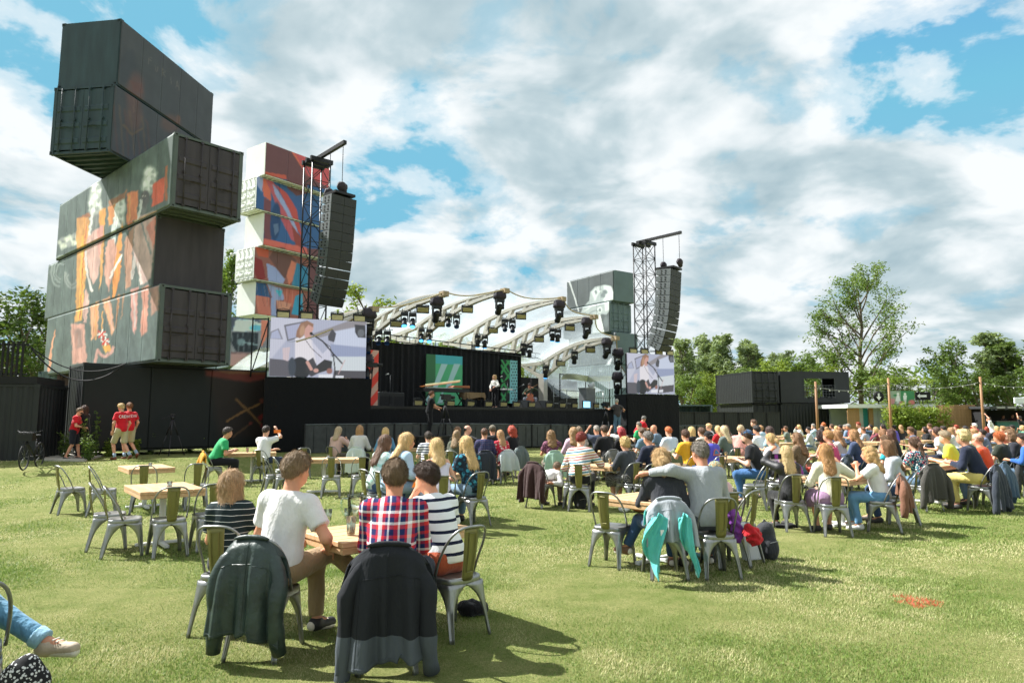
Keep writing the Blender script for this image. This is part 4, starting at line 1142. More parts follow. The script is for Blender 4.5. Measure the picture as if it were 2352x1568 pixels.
def container(label, x, y, z, yaw, L, W, h, mat, end='door', side='panel', npan=10, painter=None, res=.05, floor=True, name='shipping_container', cat='container', side_mat=None, end_base=None, group=None, frame=None, mural=None, back='corr', cast=True):
 """near vertical corner at (x,y); length runs along yaw, width to the left (W>0) or right (W<0) of it"""
 root = empty(name, label, cat, (x, y, z), R(yaw), group); bpy_mat = Matrix.Translation((x, y, z)) @ Matrix.Rotation(R(yaw), 4, 'Z'); root.matrix_basis = bpy_mat
 sy = 1 if W > 0 else -1; w = abs(W); fr = frame or mat; out = -sy           # outward normal of the near long side is -sy*y
 p = .13
 for cx in (0, 1):
  for cy in (0, 1):
   x0 = 0 if cx == 0 else L - p; y0 = 0 if cy == 0 else w - p
   MB().span((x0, sy * y0, .118), (x0 + p, sy * (y0 + p), h - .118)).build('corner_post', fr, root)
   if cast:
    for zz in (0, h - .118):
     c = MB().span((x0 - .012 if cx == 0 else x0 - .02, sy * (y0 - (.012 if cy == 0 else .02)), zz), (x0 + p + (.02 if cx == 0 else .012), sy * (y0 + p + (.02 if cy == 0 else .012)), zz + .118)).build('corner_casting', fr, root)
     hm = paint((12, 12, 13), .9)
     if cx == 0: MB().span((-.0145, sy * (y0 + .035), zz + .035), (-.012, sy * (y0 + .095), zz + .085)).build('twistlock_hole', hm, c)
 for zz in (0, h - .10):
  for cy in (0, 1):
   y0 = .01 if cy == 0 else w - .09
   MB().span((p + .02, sy * y0, zz + .008), (L - p - .02, sy * (y0 + .08), zz + .092)).build('side_rail', fr, root)
  for cx in (0, 1):
   x0 = .01 if cx == 0 else L - .09
   MB().span((x0, sy * (p + .02), zz + .008), (x0 + .08, sy * (w - p - .02), zz + .092)).build('end_rail', fr, root)
 MB().span((.09, sy * .09, .105), (L - .09, sy * (w - .09), .15)).build('floor', fr, root)
 if floor:
  n = int(L / .42)
  cm = MB().box((0, 0, 0), (.09, w - .2, .085)).mesh('cross_member', fr)
  for i in range(n): link('cross_member', cm, root, (.25 + i * (L - .5) / (n - 1), sy * w / 2, .052))
 MB().span((.09, sy * .09, h - .07), (L - .09, sy * (w - .09), h - .02)).build('roof', fr, root)
 if side == 'panel':
  g = .010; pw = (L - .06) / npan; bm = side_mat or mat
  for i in range(npan):
   slab('panel', root, (.03 + i * pw + g / 2, sy * -.030, .055), (pw - g, 0, 0), (0, 0, h - .11), (0, out, 0), max(2, int(pw / res)), max(2, int((h - .11) / res)), .045, mural or MURAL, painter, (84, 92, 90))
 elif side == 'corr':
  corr(MB(), (p, sy * .02, 0), (L - p, sy * .02, 0), .09, h - .09, (0, out, 0)).build('corrugated_side', side_mat or mat, root)
 corr(MB(), (p, sy * (w - .02), 0), (L - p, sy * (w - .02), 0), .09, h - .09, (0, -out, 0)).build('corrugated_side', mat, root)
 corr(MB(), (L - .02, sy * p, 0), (L - .02, sy * (w - p), 0), .09, h - .09, (1, 0, 0)).build('end_wall', mat, root)
 if end == 'door': door_end(root, W, h, mat)
 elif end == 'flat': MB().span((-.012, sy * .02, .03), (.03, sy * (w - .02), h - .03)).build('end_panel', end_base or mat, root)
 elif end == 'corr': corr(MB(), (.02, sy * p, 0), (.02, sy * (w - p), 0), .09, h - .09, (-1, 0, 0)).build('end_wall', mat, root)
 return root
GREYGREEN = paint((76, 86, 82), .6, 0, .15, 1.2, .1, 60.); BROWNBLK = paint((50, 44, 47), .6, 0, .32, 3.5, .15, 60., (1, 1, .16)); CHAR = paint((36, 56, 61), .6, 0, .28, 3.5, .15, 60., (1, 1, .16))
BLACKP = paint((16, 21, 22), .55, 0, .25, 1.5); WHITEP = paint((222, 224, 220), .5, 0, .06, .8); SLATE = paint((88, 106, 108), .6, 0, .12, .9)
# --- brushwork of the big left mural, in two detail views
def mural_left(U, V_):
 c = Canvas(U, V_, 100, 800, 2.063, (88, 99, 95), 14)
 c.grain(.10, 60, 300)
 O1, O2, PK, PE, SK, CR, GR, LG = (204, 148, 88), (184, 100, 68), (196, 140, 130), (206, 150, 116), (198, 160, 150), (200, 204, 186), (150, 152, 148), (176, 184, 180)
 for r_, w in ((95, 16), (70, 14), (48, 12)):
  c.line([(300 + r_ * math.cos(a) * .9, 590 + r_ * 1.35 * math.sin(a)) for a in np.linspace(1.8, 5.2, 12)], w, LG, .5, 8)
 for r_ in (60, 40): c.line([(390 + r_ * math.cos(a), 640 + r_ * 1.5 * math.sin(a)) for a in np.linspace(.4, 3.6, 10)], 16, GR, .6, 8)
 for i in range(26): c.ell(290 + 6 * i + 14 * math.sin(i * 2.1), 360 - i * 1.8 + 34 * math.sin(i * 1.7), 20, 17, CR if i % 3 else GR, i * 20, .8, .75)
 c.poly([(425, 190), (528, 142), (520, 420), (470, 990), (408, 1012), (425, 700)], O1, 8); c.poly([(470, 300), (500, 280), (470, 980), (440, 990)], (232, 178, 84), 8, .8); c.line([(505, 180), (470, 700), (455, 980)], 9, O2, .8)
 c.poly([(612, 80), (664, 66), (640, 640), (612, 760), (625, 300)], O1, 6); c.poly([(690, 60), (722, 30), (700, 160), (688, 220)], O1, 6)
 c.poly([(742, 430), (806, 160), (790, 600), (745, 800), (716, 800)], (216, 138, 70), 8); c.poly([(842, 40), (905, 6), (890, 200), (846, 250)], (198, 120, 100), 7); c.poly([(820, 340), (900, 200), (870, 720), (830, 740)], (176, 128, 104), 10, .9)
 c.poly([(430, 150), (538, 105), (536, 130), (430, 180)], (150, 96, 66), 6)
 c.poly([(520, 270), (600, 230), (640, 300), (628, 420), (600, 640), (560, 700), (520, 560), (505, 400)], SK, 10); c.poly([(590, 250), (655, 160), (640, 330), (610, 480)], PK, 10)
 c.ell(585, 50, 52, 60, (214, 214, 206), 0, .5); c.poly([(545, 30), (620, 20), (620, 180), (545, 290), (528, 200)], (118, 120, 116), 8, .9); c.line([(560, 60), (545, 160), (532, 280)], 22, (204, 206, 200), .9)
 c.line([(500, 420), (505, 560), (550, 750)], 20, (206, 196, 190)); c.poly([(478, 850), (505, 730), (530, 780), (510, 1010), (480, 1010)], SK, 8)
 c.poly([(536, 880), (612, 830), (600, 1100), (545, 1160)], PE, 10); c.line([(590, 840), (580, 1150)], 10, O1, .8)
 c.ell(770, 60, 58, 90, (208, 214, 208), 8, .5); c.poly([(730, 140), (760, 120), (748, 360), (700, 300)], (200, 208, 204), 8); c.line([(745, 200), (740, 390)], 16, (190, 200, 200), .9)
 c.poly([(682, 330), (735, 320), (760, 420), (720, 640), (690, 760), (650, 600), (665, 420)], (198, 148, 132), 10); c.line([(700, 640), (780, 490), (802, 440)], 18, (222, 214, 206)); c.ell(800, 430, 22, 20, (96, 92, 90), 0, .4)
 c.poly([(636, 830), (700, 790), (738, 1060), (716, 1125), (670, 940)], PE, 10); c.line([(690, 820), (725, 1080)], 14, (214, 170, 156), .8)
 c.poly([(905, 140), (1080, 86), (1066, 370), (1036, 640), (976, 700), (930, 600), (892, 420)], (190, 160, 152), 12); c.poly([(1000, 230), (1080, 130), (1062, 400)], (206, 128, 110), 8, .85); c.line([(960, 180), (1000, 320), (1040, 440)], 16, (120, 126, 124), .9)
 c.poly([(950, 60), (1010, 20), (1005, 90), (965, 130)], (110, 110, 108), 8, .9); c.line([(930, 520), (960, 690)], 20, (206, 190, 184)); c.line([(905, 480), (880, 640)], 26, (190, 178, 172), .8)
 c.poly([(872, 740), (935, 720), (920, 1060), (898, 1110), (876, 960)], PK, 10); c.line([(900, 760), (905, 1040)], 16, (186, 176, 170), .8)
 c.poly([(958, 730), (1024, 700), (1006, 1090), (960, 1130), (950, 1010), (972, 900)], (204, 142, 124), 10); c.poly([(1030, 720), (1106, 690), (1100, 900), (1040, 960)], (178, 128, 110), 16, .8)
 c.line([(775, 790), (745, 1050)], 22, (186, 128, 92), .9, 8, 6); c.line([(815, 780), (795, 980)], 16, (180, 128, 96), .8, 8, 5); c.line([(640, 920), (632, 1080)], 12, O1)
 c.poly([(380, 1022), (490, 1018), (512, 1340), (392, 1350)], (200, 150, 136), 12); c.poly([(405, 1070), (470, 1060), (478, 1200), (420, 1240)], (132, 112, 106), 16, .7); c.line([(430, 1100), (420, 1330)], 14, (170, 120, 108), .6)
 c.line([(250, 1075), (222, 1200), (200, 1400)], 10, (214, 150, 118), 1, 4, 24)
 for a in range(8):
  c.line([(635, 1110), (635 + 38 * math.cos(a * .785), 1110 + 38 * math.sin(a * .785))], 15, (196, 62, 48) if a % 2 else (220, 216, 206)); c.line([(662, 1168), (662 + 32 * math.cos(a * .785), 1168 + 34 * math.sin(a * .785))], 13, (196, 62, 48) if a % 2 else (220, 216, 206))
 c.poly([(640, 1200), (700, 1190), (715, 1240), (660, 1265)], (206, 150, 74), 8); c.line([(580, 1330), (600, 1240), (640, 1290), (700, 1270), (730, 1215)], 24, (202, 150, 138), .9, 8)
 c.x = c.x / 2.063 + 100; c.y = c.y / 2.063 + 800; c.x *= 1.742; c.y *= 1.742
 for a in ((668, 1330, 36, 62), (660, 1420, 44, 70), (1046, 1215, 46, 52), (1036, 1290, 50, 60), (815, 1440, 54, 50), (815, 1520, 52, 60)):
  c.ell(*a, (208, 212, 204), 0, .6)
  for i in range(7): c.ell(a[0] + a[2] * .6 * math.cos(i * 2.4), a[1] + a[3] * .6 * math.sin(i * 2.4), 13, 16, (150, 156, 150) if i % 2 else (230, 232, 226), 0, .7)
 c.ell(1010, 1385, 30, 62, (88, 84, 84), 8, .3); c.line([(990, 1370), (1012, 1366)], 6, (190, 180, 176), .8); c.line([(985, 1400), (975, 1470), (950, 1540)], 20, (206, 204, 200), .8)
 c.poly([(888, 1345), (966, 1326), (952, 1530), (884, 1556)], (208, 124, 84), 6); c.line([(905, 1360), (900, 1540)], 12, (224, 160, 96), .7); c.poly([(1062, 1280), (1150, 1230), (1142, 1405), (1056, 1440)], (206, 96, 70), 6); c.poly([(1152, 1160), (1170, 1150), (1164, 1400), (1148, 1400)], (160, 96, 66), 5)
 c.poly([(752, 1400), (872, 1340), (880, 1320), (888, 1330), (870, 1380), (760, 1440)], (146, 102, 74), 6); c.poly([(755, 1440), (800, 1420), (790, 1560), (752, 1565)], (206, 134, 78), 6); c.poly([(694, 1470), (736, 1455), (728, 1570), (690, 1570)], (214, 150, 78), 5); c.poly([(534, 1525), (622, 1510), (620, 1560), (530, 1570)], (196, 140, 84), 6)
 c.grain(.20, 16, 70, 9); c.c = np.clip(c.c * 1.06 + np.array([4, 5, 5]), 0, 235)
 return c.rgba()
def mural_top(U, V_):
 c = Canvas(U, V_, 0, 0, 1.742, (74, 77, 82), 8); c.grain(.10, 40, 200)
 c.poly([(835, 440), (880, 345), (930, 350), (960, 430), (950, 560), (840, 580)], (62, 68, 76), 20, .9); c.ell(940, 640, 62, 130, (122, 84, 78), 4, .5, .9); c.ell(935, 820, 60, 90, (118, 84, 76), 0, .6, .85)
 c.poly([(905, 560), (990, 590), (995, 650), (930, 640)], (130, 78, 70), 14, .8); c.line([(930, 660), (935, 780)], 10, (150, 112, 98), .5); c.ell(1190, 860, 70, 60, (124, 88, 78), 0, .5, .8); c.ell(1240, 830, 16, 30, (140, 92, 74), 0, .5, .8)
 for i, x in enumerate((790, 830, 868, 905, 945, 985, 1015)): c.line([(x, 720 + 20 * i), (x + 12, 860), (x + 30, 1080)], 13, (128, 100, 74) if i % 2 else (112, 74, 68), .6, 10)
 c.line([(860, 870), (920, 940), (990, 900)], 16, (150, 110, 72), .6, 8)
 c.ell(1020, 420, 70, 110, (72, 78, 82), 0, .6, .6); c.ell(1130, 640, 60, 110, (72, 78, 82), 0, .6, .6)
 L = (136, 126, 116)
 for pts in ([(1037, 445), (1040, 397), (1062, 408)], [(1039, 420), (1056, 428)],                               # F
    [(1083, 458), (1085, 494), (1094, 503), (1102, 497), (1103, 468)],                                   # U
    [(1130, 532), (1130, 480), (1148, 494), (1148, 508), (1132, 508), (1150, 540)],                      # R
    [(1190, 545), (1190, 588)],                                                                          # I
    [(1227, 612), (1238, 566), (1247, 628)], [(1231, 596), (1244, 604)]):                                # A
  c.line(pts, 4.5, L, .75, 2)
 c.c = c.c * .62 + np.array([74, 77, 82]) * .38
 return c.rgba()
def mural_base(U, V_):
 c = Canvas(U, V_, 800, 1200, 2.613, (24, 29, 29), 8); c.grain(.12, 60, 120)
 c.poly([(60, 730), (700, 745), (690, 1450), (200, 1450), (120, 1000)], (46, 36, 32), 90, .85); c.poly([(60, 735), (705, 745), (700, 820), (520, 860), (250, 820), (60, 790)], (112, 52, 44), 30); c.poly([(140, 735), (705, 745), (705, 775), (300, 770)], (122, 82, 52), 18)
 c.line([(280, 1265), (440, 1170), (620, 1085)], 22, (132, 98, 60), 1, 5); c.ell(650, 1050, 30, 24, (112, 60, 48), 0, .3); c.line([(375, 1035), (480, 1130), (640, 1300)], 22, (126, 94, 58), 1, 5); c.ell(655, 1315, 30, 22, (110, 40, 36), 40, .3)
 c.line([(345, 1430), (420, 1370), (525, 1290)], 20, (88, 66, 48), 1, 5); c.ell(528, 1285, 24, 18, (124, 60, 50), 0, .3); c.poly([(600, 1220), (690, 1160), (690, 1215), (620, 1270)], (112, 36, 32), 12)
 c.c *= .95
 return c.rgba()
def mural_white(U, V_):
 c = Canvas(U, V_, 880, 500, 1.96, (112, 74, 78), 4)
 PL, PI, BL, OR, LV, DB, RD = (112, 72, 76), (206, 92, 98), (58, 98, 150), (220, 112, 88), (158, 170, 214), (44, 74, 118), (150, 64, 60)
 c.poly([(555, 200), (760, 265), (900, 300), (900, 520), (690, 400), (630, 300)], PI, 4); c.poly([(555, 200), (580, 210), (720, 470), (680, 400)], OR, 4); c.poly([(680, 240), (900, 300), (900, 330), (720, 262)], BL, 4)
 c.poly([(345, 365), (520, 395), (530, 470), (520, 520), (410, 430), (345, 400)], (196, 92, 74), 4)
 c.poly([(290, 385), (400, 400), (900, 520), (900, 980), (270, 940), (270, 400)], BL, 4)
 c.poly([(520, 510), (560, 545), (640, 560), (690, 530), (700, 640), (640, 760), (590, 640)], (64, 98, 152), 4); c.poly([(520, 395), (530, 500), (600, 555), (680, 540), (690, 420)], PL, 4)
 c.poly([(310, 395), (345, 400), (400, 520), (400, 600), (345, 560)], OR, 4); c.poly([(345, 400), (410, 440), (440, 480), (520, 640), (560, 760), (640, 940), (560, 900), (470, 720), (400, 520)], PI, 4, .9)
 c.poly([(410, 460), (460, 520), (530, 640), (560, 700), (640, 920), (600, 870), (520, 690), (430, 540)], LV, 4); c.poly([(290, 400), (340, 410), (330, 530), (290, 470)], LV, 4); c.poly([(440, 470), (530, 540), (600, 660), (650, 900), (610, 830), (540, 660)], (196, 84, 80), 4)
 c.poly([(345, 570), (400, 600), (400, 930), (345, 900)], (122, 74, 82), 4); c.ell(435, 760, 40, 150, DB, 4, .2); c.poly([(418, 780), (455, 770), (462, 830), (430, 870)], (110, 130, 160), 6, .8)
 c.poly([(340, 890), (480, 920), (680, 960), (690, 1010), (400, 960), (340, 940)], (214, 108, 96), 4); c.poly([(560, 780), (650, 900), (640, 960), (590, 940)], (150, 70, 64), 4)
 c.poly([(270, 940), (380, 950), (560, 1000), (700, 1020), (700, 1560), (260, 1520)], (150, 96, 86), 5)
 c.poly([(270, 940), (385, 955), (380, 1040), (300, 1030)], (196, 92, 66), 4); c.poly([(265, 1030), (330, 1060), (360, 1200), (300, 1220), (265, 1150)], (140, 48, 48), 5); c.poly([(385, 1040), (430, 960), (500, 960), (600, 1060), (560, 1180), (500, 1200)], (112, 78, 72), 6)
 c.poly([(365, 1080), (440, 1120), (510, 1210), (490, 1260), (380, 1240)], LV, 4); c.poly([(560, 1060), (610, 1090), (600, 1180), (540, 1260), (520, 1180)], (214, 128, 104), 6); c.poly([(600, 1080), (690, 1120), (690, 1280), (560, 1270)], (56, 130, 168), 6)
 c.poly([(275, 1230), (360, 1240), (400, 1360), (350, 1350), (280, 1340)], (44, 86, 134), 4); c.poly([(370, 1240), (480, 1280), (510, 1370), (420, 1380)], LV, 4); c.poly([(430, 1290), (490, 1300), (470, 1350)], (80, 190, 214), 4); c.poly([(500, 1280), (640, 1300), (600, 1440), (500, 1400)], (198, 110, 92), 6)
 c.poly([(275, 1335), (390, 1350), (400, 1500), (300, 1500)], (206, 122, 104), 6); c.poly([(400, 1350), (440, 1380), (440, 1520), (400, 1520)], LV, 4); c.poly([(440, 1370), (560, 1400), (520, 1500), (460, 1480)], (214, 150, 128), 6); c.poly([(590, 1340), (650, 1320), (650, 1500), (560, 1480)], (64, 160, 200), 6)
 for i in range(16): c.line([(290 + i * 24, 1240 + 20 * math.sin(i * 2)), (300 + i * 23 + 30 * math.sin(i), 1420)], 5, (108, 62, 62) if i % 2 else (226, 176, 160), .35, 4)
 return c.rgba()
def mural_low(U, V_):
 c = Canvas(U, V_, 800, 1200, 2.613, (110, 112, 122), 6)
 c.poly([(320, 160), (620, 170), (620, 260), (400, 330), (330, 320)], (70, 76, 90), 8); c.poly([(380, 200), (560, 210), (660, 260), (660, 320), (420, 330), (340, 320)], (168, 200, 216), 6); c.ell(600, 290, 80, 30, (86, 150, 200), 0, .4)
 c.poly([(330, 330), (610, 340), (600, 540), (380, 540), (320, 440)], (42, 48, 56), 6); c.ell(430, 440, 40, 40, (98, 116, 126), 0, .4); c.line([(460, 440), (600, 470)], 22, (120, 140, 150), .8); c.poly([(320, 540), (720, 560), (700, 660), (330, 660)], (106, 84, 88), 8)
 c.poly([(640, 180), (720, 180), (700, 380), (640, 500)], (176, 108, 92), 6); c.poly([(320, 560), (480, 560), (560, 640), (320, 700)], (150, 120, 122), 10); c.poly([(540, 600), (720, 540), (720, 700), (420, 700)], (196, 206, 208), 8)
 for i in range(12): c.line([(330 + i * 30, 340 + 20 * math.sin(i * 3)), (350 + i * 28, 560)], 6, (30, 32, 38) if i % 2 else (140, 150, 158), .4, 4)
 c.c = np.clip(c.c * 1.35, 0, 235)  # whole painting brightened, standing in for sunlight this shaded side does not get
 return c.rgba()
def mural_face(U, V_):
 c = Canvas(U, V_, 2200, 900, 2.613, (80, 87, 89), 5); c.grain(.08, 60, 200)
 c.line([(200, 585), (240, 700), (300, 900)], 17, (182, 188, 188), 1, 4, 12)
 S1, S2, S3 = (202, 210, 208), (158, 168, 168), (112, 122, 124)
 c.poly([(420, 700), (470, 645), (580, 622), (640, 640), (666, 700), (662, 790), (640, 880), (590, 935), (520, 930), (470, 940), (320, 915), (350, 850), (410, 790)], S2, 10)
 c.poly([(560, 630), (640, 640), (662, 700), (655, 800), (630, 880), (580, 900), (560, 780)], S1, 14); c.poly([(430, 700), (480, 660), (520, 700), (470, 790)], S1, 14, .8)
 c.ell(575, 700, 26, 22, S3, 20, .6); c.ell(555, 735, 22, 26, S3, 0, .6); c.line([(500, 650), (510, 700), (530, 690)], 12, S1, .9); c.line([(465, 690), (480, 712)], 8, S3); c.ell(480, 700, 10, 22, S3, 0, .5)
 c.ell(520, 885, 26, 30, S1, 0, .4); c.ell(522, 888, 14, 18, S3, 0, .5); c.line([(360, 900), (430, 850), (520, 820)], 14, S1, .7, 8); c.line([(400, 930), (470, 890), (500, 900)], 12, S3, .7, 8)
 c.poly([(450, 940), (530, 930), (555, 1130), (440, 1130)], S1, 10, .95); c.poly([(530, 940), (632, 940), (632, 1130), (552, 1130)], (84, 92, 94), 8); c.ell(585, 1010, 26, 60, S3, 0, .6, .8); c.line([(525, 950), (560, 1120)], 10, (222, 228, 226))
 return c.rgba()
YM = 138.8
container('lowest of the three long mural containers, door end towards the stage', -11.68, 22.38, 3.52, YM, 12.19, -2.44, 2.6, BROWNBLK, painter=mural_left, frame=GREYGREEN, mural=MURAL)
container('middle long mural container, set back, with a plain dark end', -12.40, 23.20, 6.13, YM, 12.19, -2.44, 2.6, BROWNBLK, end='flat', painter=mural_left, frame=GREYGREEN)
container('upper long mural container with figures, jutting over the middle one', -11.46, 22.29, 8.74, YM, 12.19, -2.44, 2.6, BROWNBLK, painter=mural_left, frame=GREYGREEN)
container('charcoal container lying across the mural stack, doors facing the lawn', -14.72, 24.05, 11.36, 82, 6.06, 2.44, 2.6, CHAR, painter=mural_top, npan=5, res=.05)
container('topmost charcoal container with a faint painted face and letters', -14.68, 24.15, 13.97, 82, 6.06, 2.44, 2.6, CHAR, end='flat', painter=mural_top, npan=5, res=.04)
container('black base container with crossed painted matches, under the mural stack', -13.94, 22.17, .58, 42, 6.06, 2.44, 2.9, BLACKP, end='corr', painter=mural_base, npan=3, res=.05, floor=False)
WT = [(611, 325, 'topmost white container of the far mural tower, plum and pink side', 'flat'), (590, 403, 'second white container of the far tower, ribbed doors, blue and orange side', 'door'), (607, 487, 'third white container of the far tower, blue side with painted ear', 'flat'),
  (585, 564, 'fourth white container of the far tower, doors lit beside red painted coat', 'door'), (588, 645, 'fifth white container of the far tower, resting just above the truss', 'flat')]
zt = 22.55
for i, (u, v, lb, e) in enumerate(WT):
 p = at_z(u, v, zt)
 container(lb, p.x, p.y, zt - 2.6, 54.5, 6.06, 2.44, 2.58, WHITEP, end=e, painter=mural_white, npan=3, res=.075, mural=MURAL_GLOSS, group='far tower of white mural containers', cast=False)
 zt -= 2.6
p = at(531, 727, 43)
container('container with a painted grey and blue machine seen behind the stack', p.x, p.y, p.z - 3.2, 40, 6.06, 2.44, 3.2, SLATE, end='flat', painter=mural_low, npan=4, res=.08, mural=MURAL_GLOSS, cast=False)
for k, (uu, vv, zb) in enumerate(((560, 790, 0), (700, 800, 0))):
 q = at(uu, vv, 50); container(('plain grey container carrying the far white tower', 'plain grey container hidden low behind the left screen')[k], q.x - 2, q.y, .3 + zb, 54.5, 6.06, 2.44, 5.6, SLATE, end='flat', side='corr', cast=False, floor=False)
container('top grey container of the right tower with a painted upturned face', 8.44, 55.7, 11.27, 125, 6.06, -2.44, 2.6, SLATE, end='flat', painter=mural_face, npan=4, res=.07, cast=False, frame=SLATE)
container('middle grey container of the right tower with ribbed doors', 8.10, 55.9, 8.66, 125, 6.06, -2.44, 2.6, SLATE, end='door', painter=mural_face, npan=4, res=.07, cast=False)
container('lower grey container of the right tower with a plain end', 8.55, 55.6, 6.05, 125, 6.06, -2.44, 2.6, SLATE, end='flat', painter=mural_face, npan=4, res=.09, cast=False)
for k, z in enumerate((3.44, .83)): container(('grey container second from the ground in the right tower', 'ground container of the right tower behind the stage')[k], 8.4, 55.7, z, 125, 6.06, -2.44, 2.6, SLATE, end='flat', side='corr', cast=False, floor=False)
container('black container with lit corner, upper left of the right-hand block', 19.73, 56.2, 2.88, 101.5, 6.06, -2.44, 2.6, BLACKP, side='corr', floor=True)
container('black container below the upper left one of the right-hand block', 19.9, 56.6, .25, 101.5, 6.06, -2.44, 2.6, BLACKP, side='corr', floor=False, cast=False)
def window_container():
 root = empty('shipping_container', 'black container with a wide window opening and wire guard', 'container', (22.3, 56.75, 2.9), R(6)); L, w, h = 6.06, 2.44, 2.6
 x0, x1, z0, z1 = 2.05, 4.75, .42, 2.02
 for a, b in (((0, 0), (x0, h)), ((x1, 0), (L, h)), ((x0, 0), (x1, z0)), ((x0, z1), (x1, h))): MB().span((a[0], 0, a[1]), (b[0], .06, b[1])).build('front_panel', BLACKP, root)
 for yy in (.0,):
  MB().span((0, .06, 0), (L, w, .12)).build('floor', BLACKP, root); MB().span((0, .06, h - .08), (L, w, h)).build('roof', BLACKP, root)
  MB().span((0, .06, .12), (.06, w, h - .08)).build('end_wall', BLACKP, root); MB().span((L - .06, .06, .12), (L, w, h - .08)).build('end_wall', BLACKP, root)
  MB().span((.06, w - .06, .12), (1.2, w, h - .08)).build('back_wall', BLACKP, root); MB().span((L - 1.0, w - .06, .12), (L - .06, w, h - .08)).build('back_wall', BLACKP, root)
 for t, s_ in ((x0 - .04, x0), (x1, x1 + .04)): MB().span((t, -.03, z0 - .04), (s_, .0, z1 + .04)).build('window_frame', paint((46, 50, 50), .5), root)
 wm = paint((120, 124, 124), .4, .5)
 for i in range(11): MB().tube([(x0 + .1 + i * .26, -.01, z0 + .02), (x0 + .1 + i * .26, -.01, z0 + 1.05)], .010, 5).build('guard_wire', wm, root)
 for i in range(5): MB().tube([(x0, -.012, z0 + .1 + i * .23), (x1, -.012, z0 + .1 + i * .23)], .010, 5).build('guard_wire', wm, root)
 for i, x in enumerate((2.5, 3.0, 3.5, 4.1, 4.5)): MB().span((x - .12, -.16, z0 - .02), (x + .12, -.03, z0 + .1)).build('spotlight', BLACKP, root)
window_container()
container('black ribbed container below the window container on the right', 22.3, 56.9, .25, 6, 6.06, 2.44, 2.62, BLACKP, end='corr', side='corr', floor=False, cast=False)
p = at(1655, 945, 50)
container('low blue grey container beside the right end of the stage', p.x, 52, 1.3, 178, 6.06, -2.44, 1.35, SLATE, end='flat', side='flat', floor=False, cast=False)
# ---------------------------------------------------------------- stage, laid out in its own frame: s along the front, d towards the back
SA = Vector((-5.7, 27.0)); SE = Vector((.74, .673)).normalized(); SB = Vector((-SE.y, SE.x)); S_RZ = math.atan2(SE.y, SE.x); S_LEN = 16.4; S_Z = 2.15
def SW(s, d, z): return Vector((SA.x + SE.x * s + SB.x * d, SA.y + SE.y * s + SB.y * d, z))
def s_plane(u, v, d):                 # photo position -> point on the vertical plane at depth d
 r = ray(u, v); dn = r[0] * SB.x + r[1] * SB.y; off = SA.x * SB.x + SA.y * SB.y + d
 t = off / dn; p = (r[0] * t, r[1] * t)
 return ((p[0] - SA.x) * SE.x + (p[1] - SA.y) * SE.y, CAM_H + r[2] * t)
def rib_plane(u, v, s):
 r = ray(u, v); dn = r[0] * SE.x + r[1] * SE.y; t = (SA.x * SE.x + SA.y * SE.y + s) / dn; p = (r[0] * t, r[1] * t)
 return ((p[0] - SA.x) * SB.x + (p[1] - SA.y) * SB.y, CAM_H + r[2] * t)
K2 = lambda x, y: ((x / 3.36 + 1350) * .5742, (y / 3.36 + 1100) * .5742)
K3 = lambda x, y: ((x / 2.614 + 1950) * .5742, (y / 2.614 + 1100) * .5742)
K4 = lambda x, y: ((x / 3.36 + 1450) * .5742, (y / 3.36 + 1400) * .5742)
BLK = paint((17, 18, 20), .8, 0, .3, 2.); BLKM = paint((26, 27, 29), .45, .3, .2, 4.); DRAPE = cloth((18, 19, 21), .95, .5)
def drape(name, parent, a, b, z0, z1, mat, amp=.05, period=.45, seed=0):
 a, b = Vector(a), Vector(b); L = (b - a).length; n = max(8, int(L / .09)); d = (b - a) / L; nn = Vector((d.y, -d.x)); vs = []
 for j in range(5):
  t = j / 4
  for i in range(n + 1):
   x = L * i / n; o = amp * (math.sin(x * 6.283 / period + seed) + .5 * math.sin(x * 9.1 + seed * 2 + t)) * (.5 + .5 * (1 - t)); p = a + d * x + nn * o; vs.append((p.x, p.y, z0 + (z1 - z0) * t))
 fs = [(j * (n + 1) + i, j * (n + 1) + i + 1, (j + 1) * (n + 1) + i + 1, (j + 1) * (n + 1) + i) for j in range(4) for i in range(n)]
 return MB().add(vs, fs, True).build(name, mat, parent)
st = empty('stage', 'wide raised black concert stage with cloth skirts', 'stage', (SA.x, SA.y, 0), S_RZ)
MB().span((0, 0, 2.0), (S_LEN, 8.4, S_Z)).build('deck', BLK, st); drape('front_skirt', st, (0, -.01), (S_LEN, -.01), .1, 2.0, DRAPE, .012, 1.3); drape('side_skirt', st, (0, 8), (0, .0), .1, 2.0, DRAPE, .02)
MB().span((0, -.03, S_Z - .10), (S_LEN, 0, S_Z + .004)).build('front_edge', BLKM, st)
bd = empty('stage_backdrop', 'tall black cloth backdrop hanging behind the performers', 'backdrop', (SA.x, SA.y, 0), S_RZ)
sR, zR = s_plane(1195, 822, 5.6); sL, zL = s_plane(842, 793, 5.6)
for i in range(4): drape('curtain', bd, (sL - .8 + i * (sR - sL + .8) / 4, 5.6), (sL - .8 + (i + 1) * (sR - sL + .8) / 4 + .06, 5.62), S_Z, 5.45, DRAPE, .05, .36, i)
lw = empty('stage_side_wall', 'low black wall at the right of the stage behind the cellist', 'wall', (SA.x, SA.y, 0), S_RZ)
sa, za = s_plane(1197, 866, 5.9); sb_, zb_ = s_plane(1302, 870, 5.9)
MB().span((sa, 5.9, S_Z), (sb_, 6.0, za)).build('wall_panel', BLK, lw)
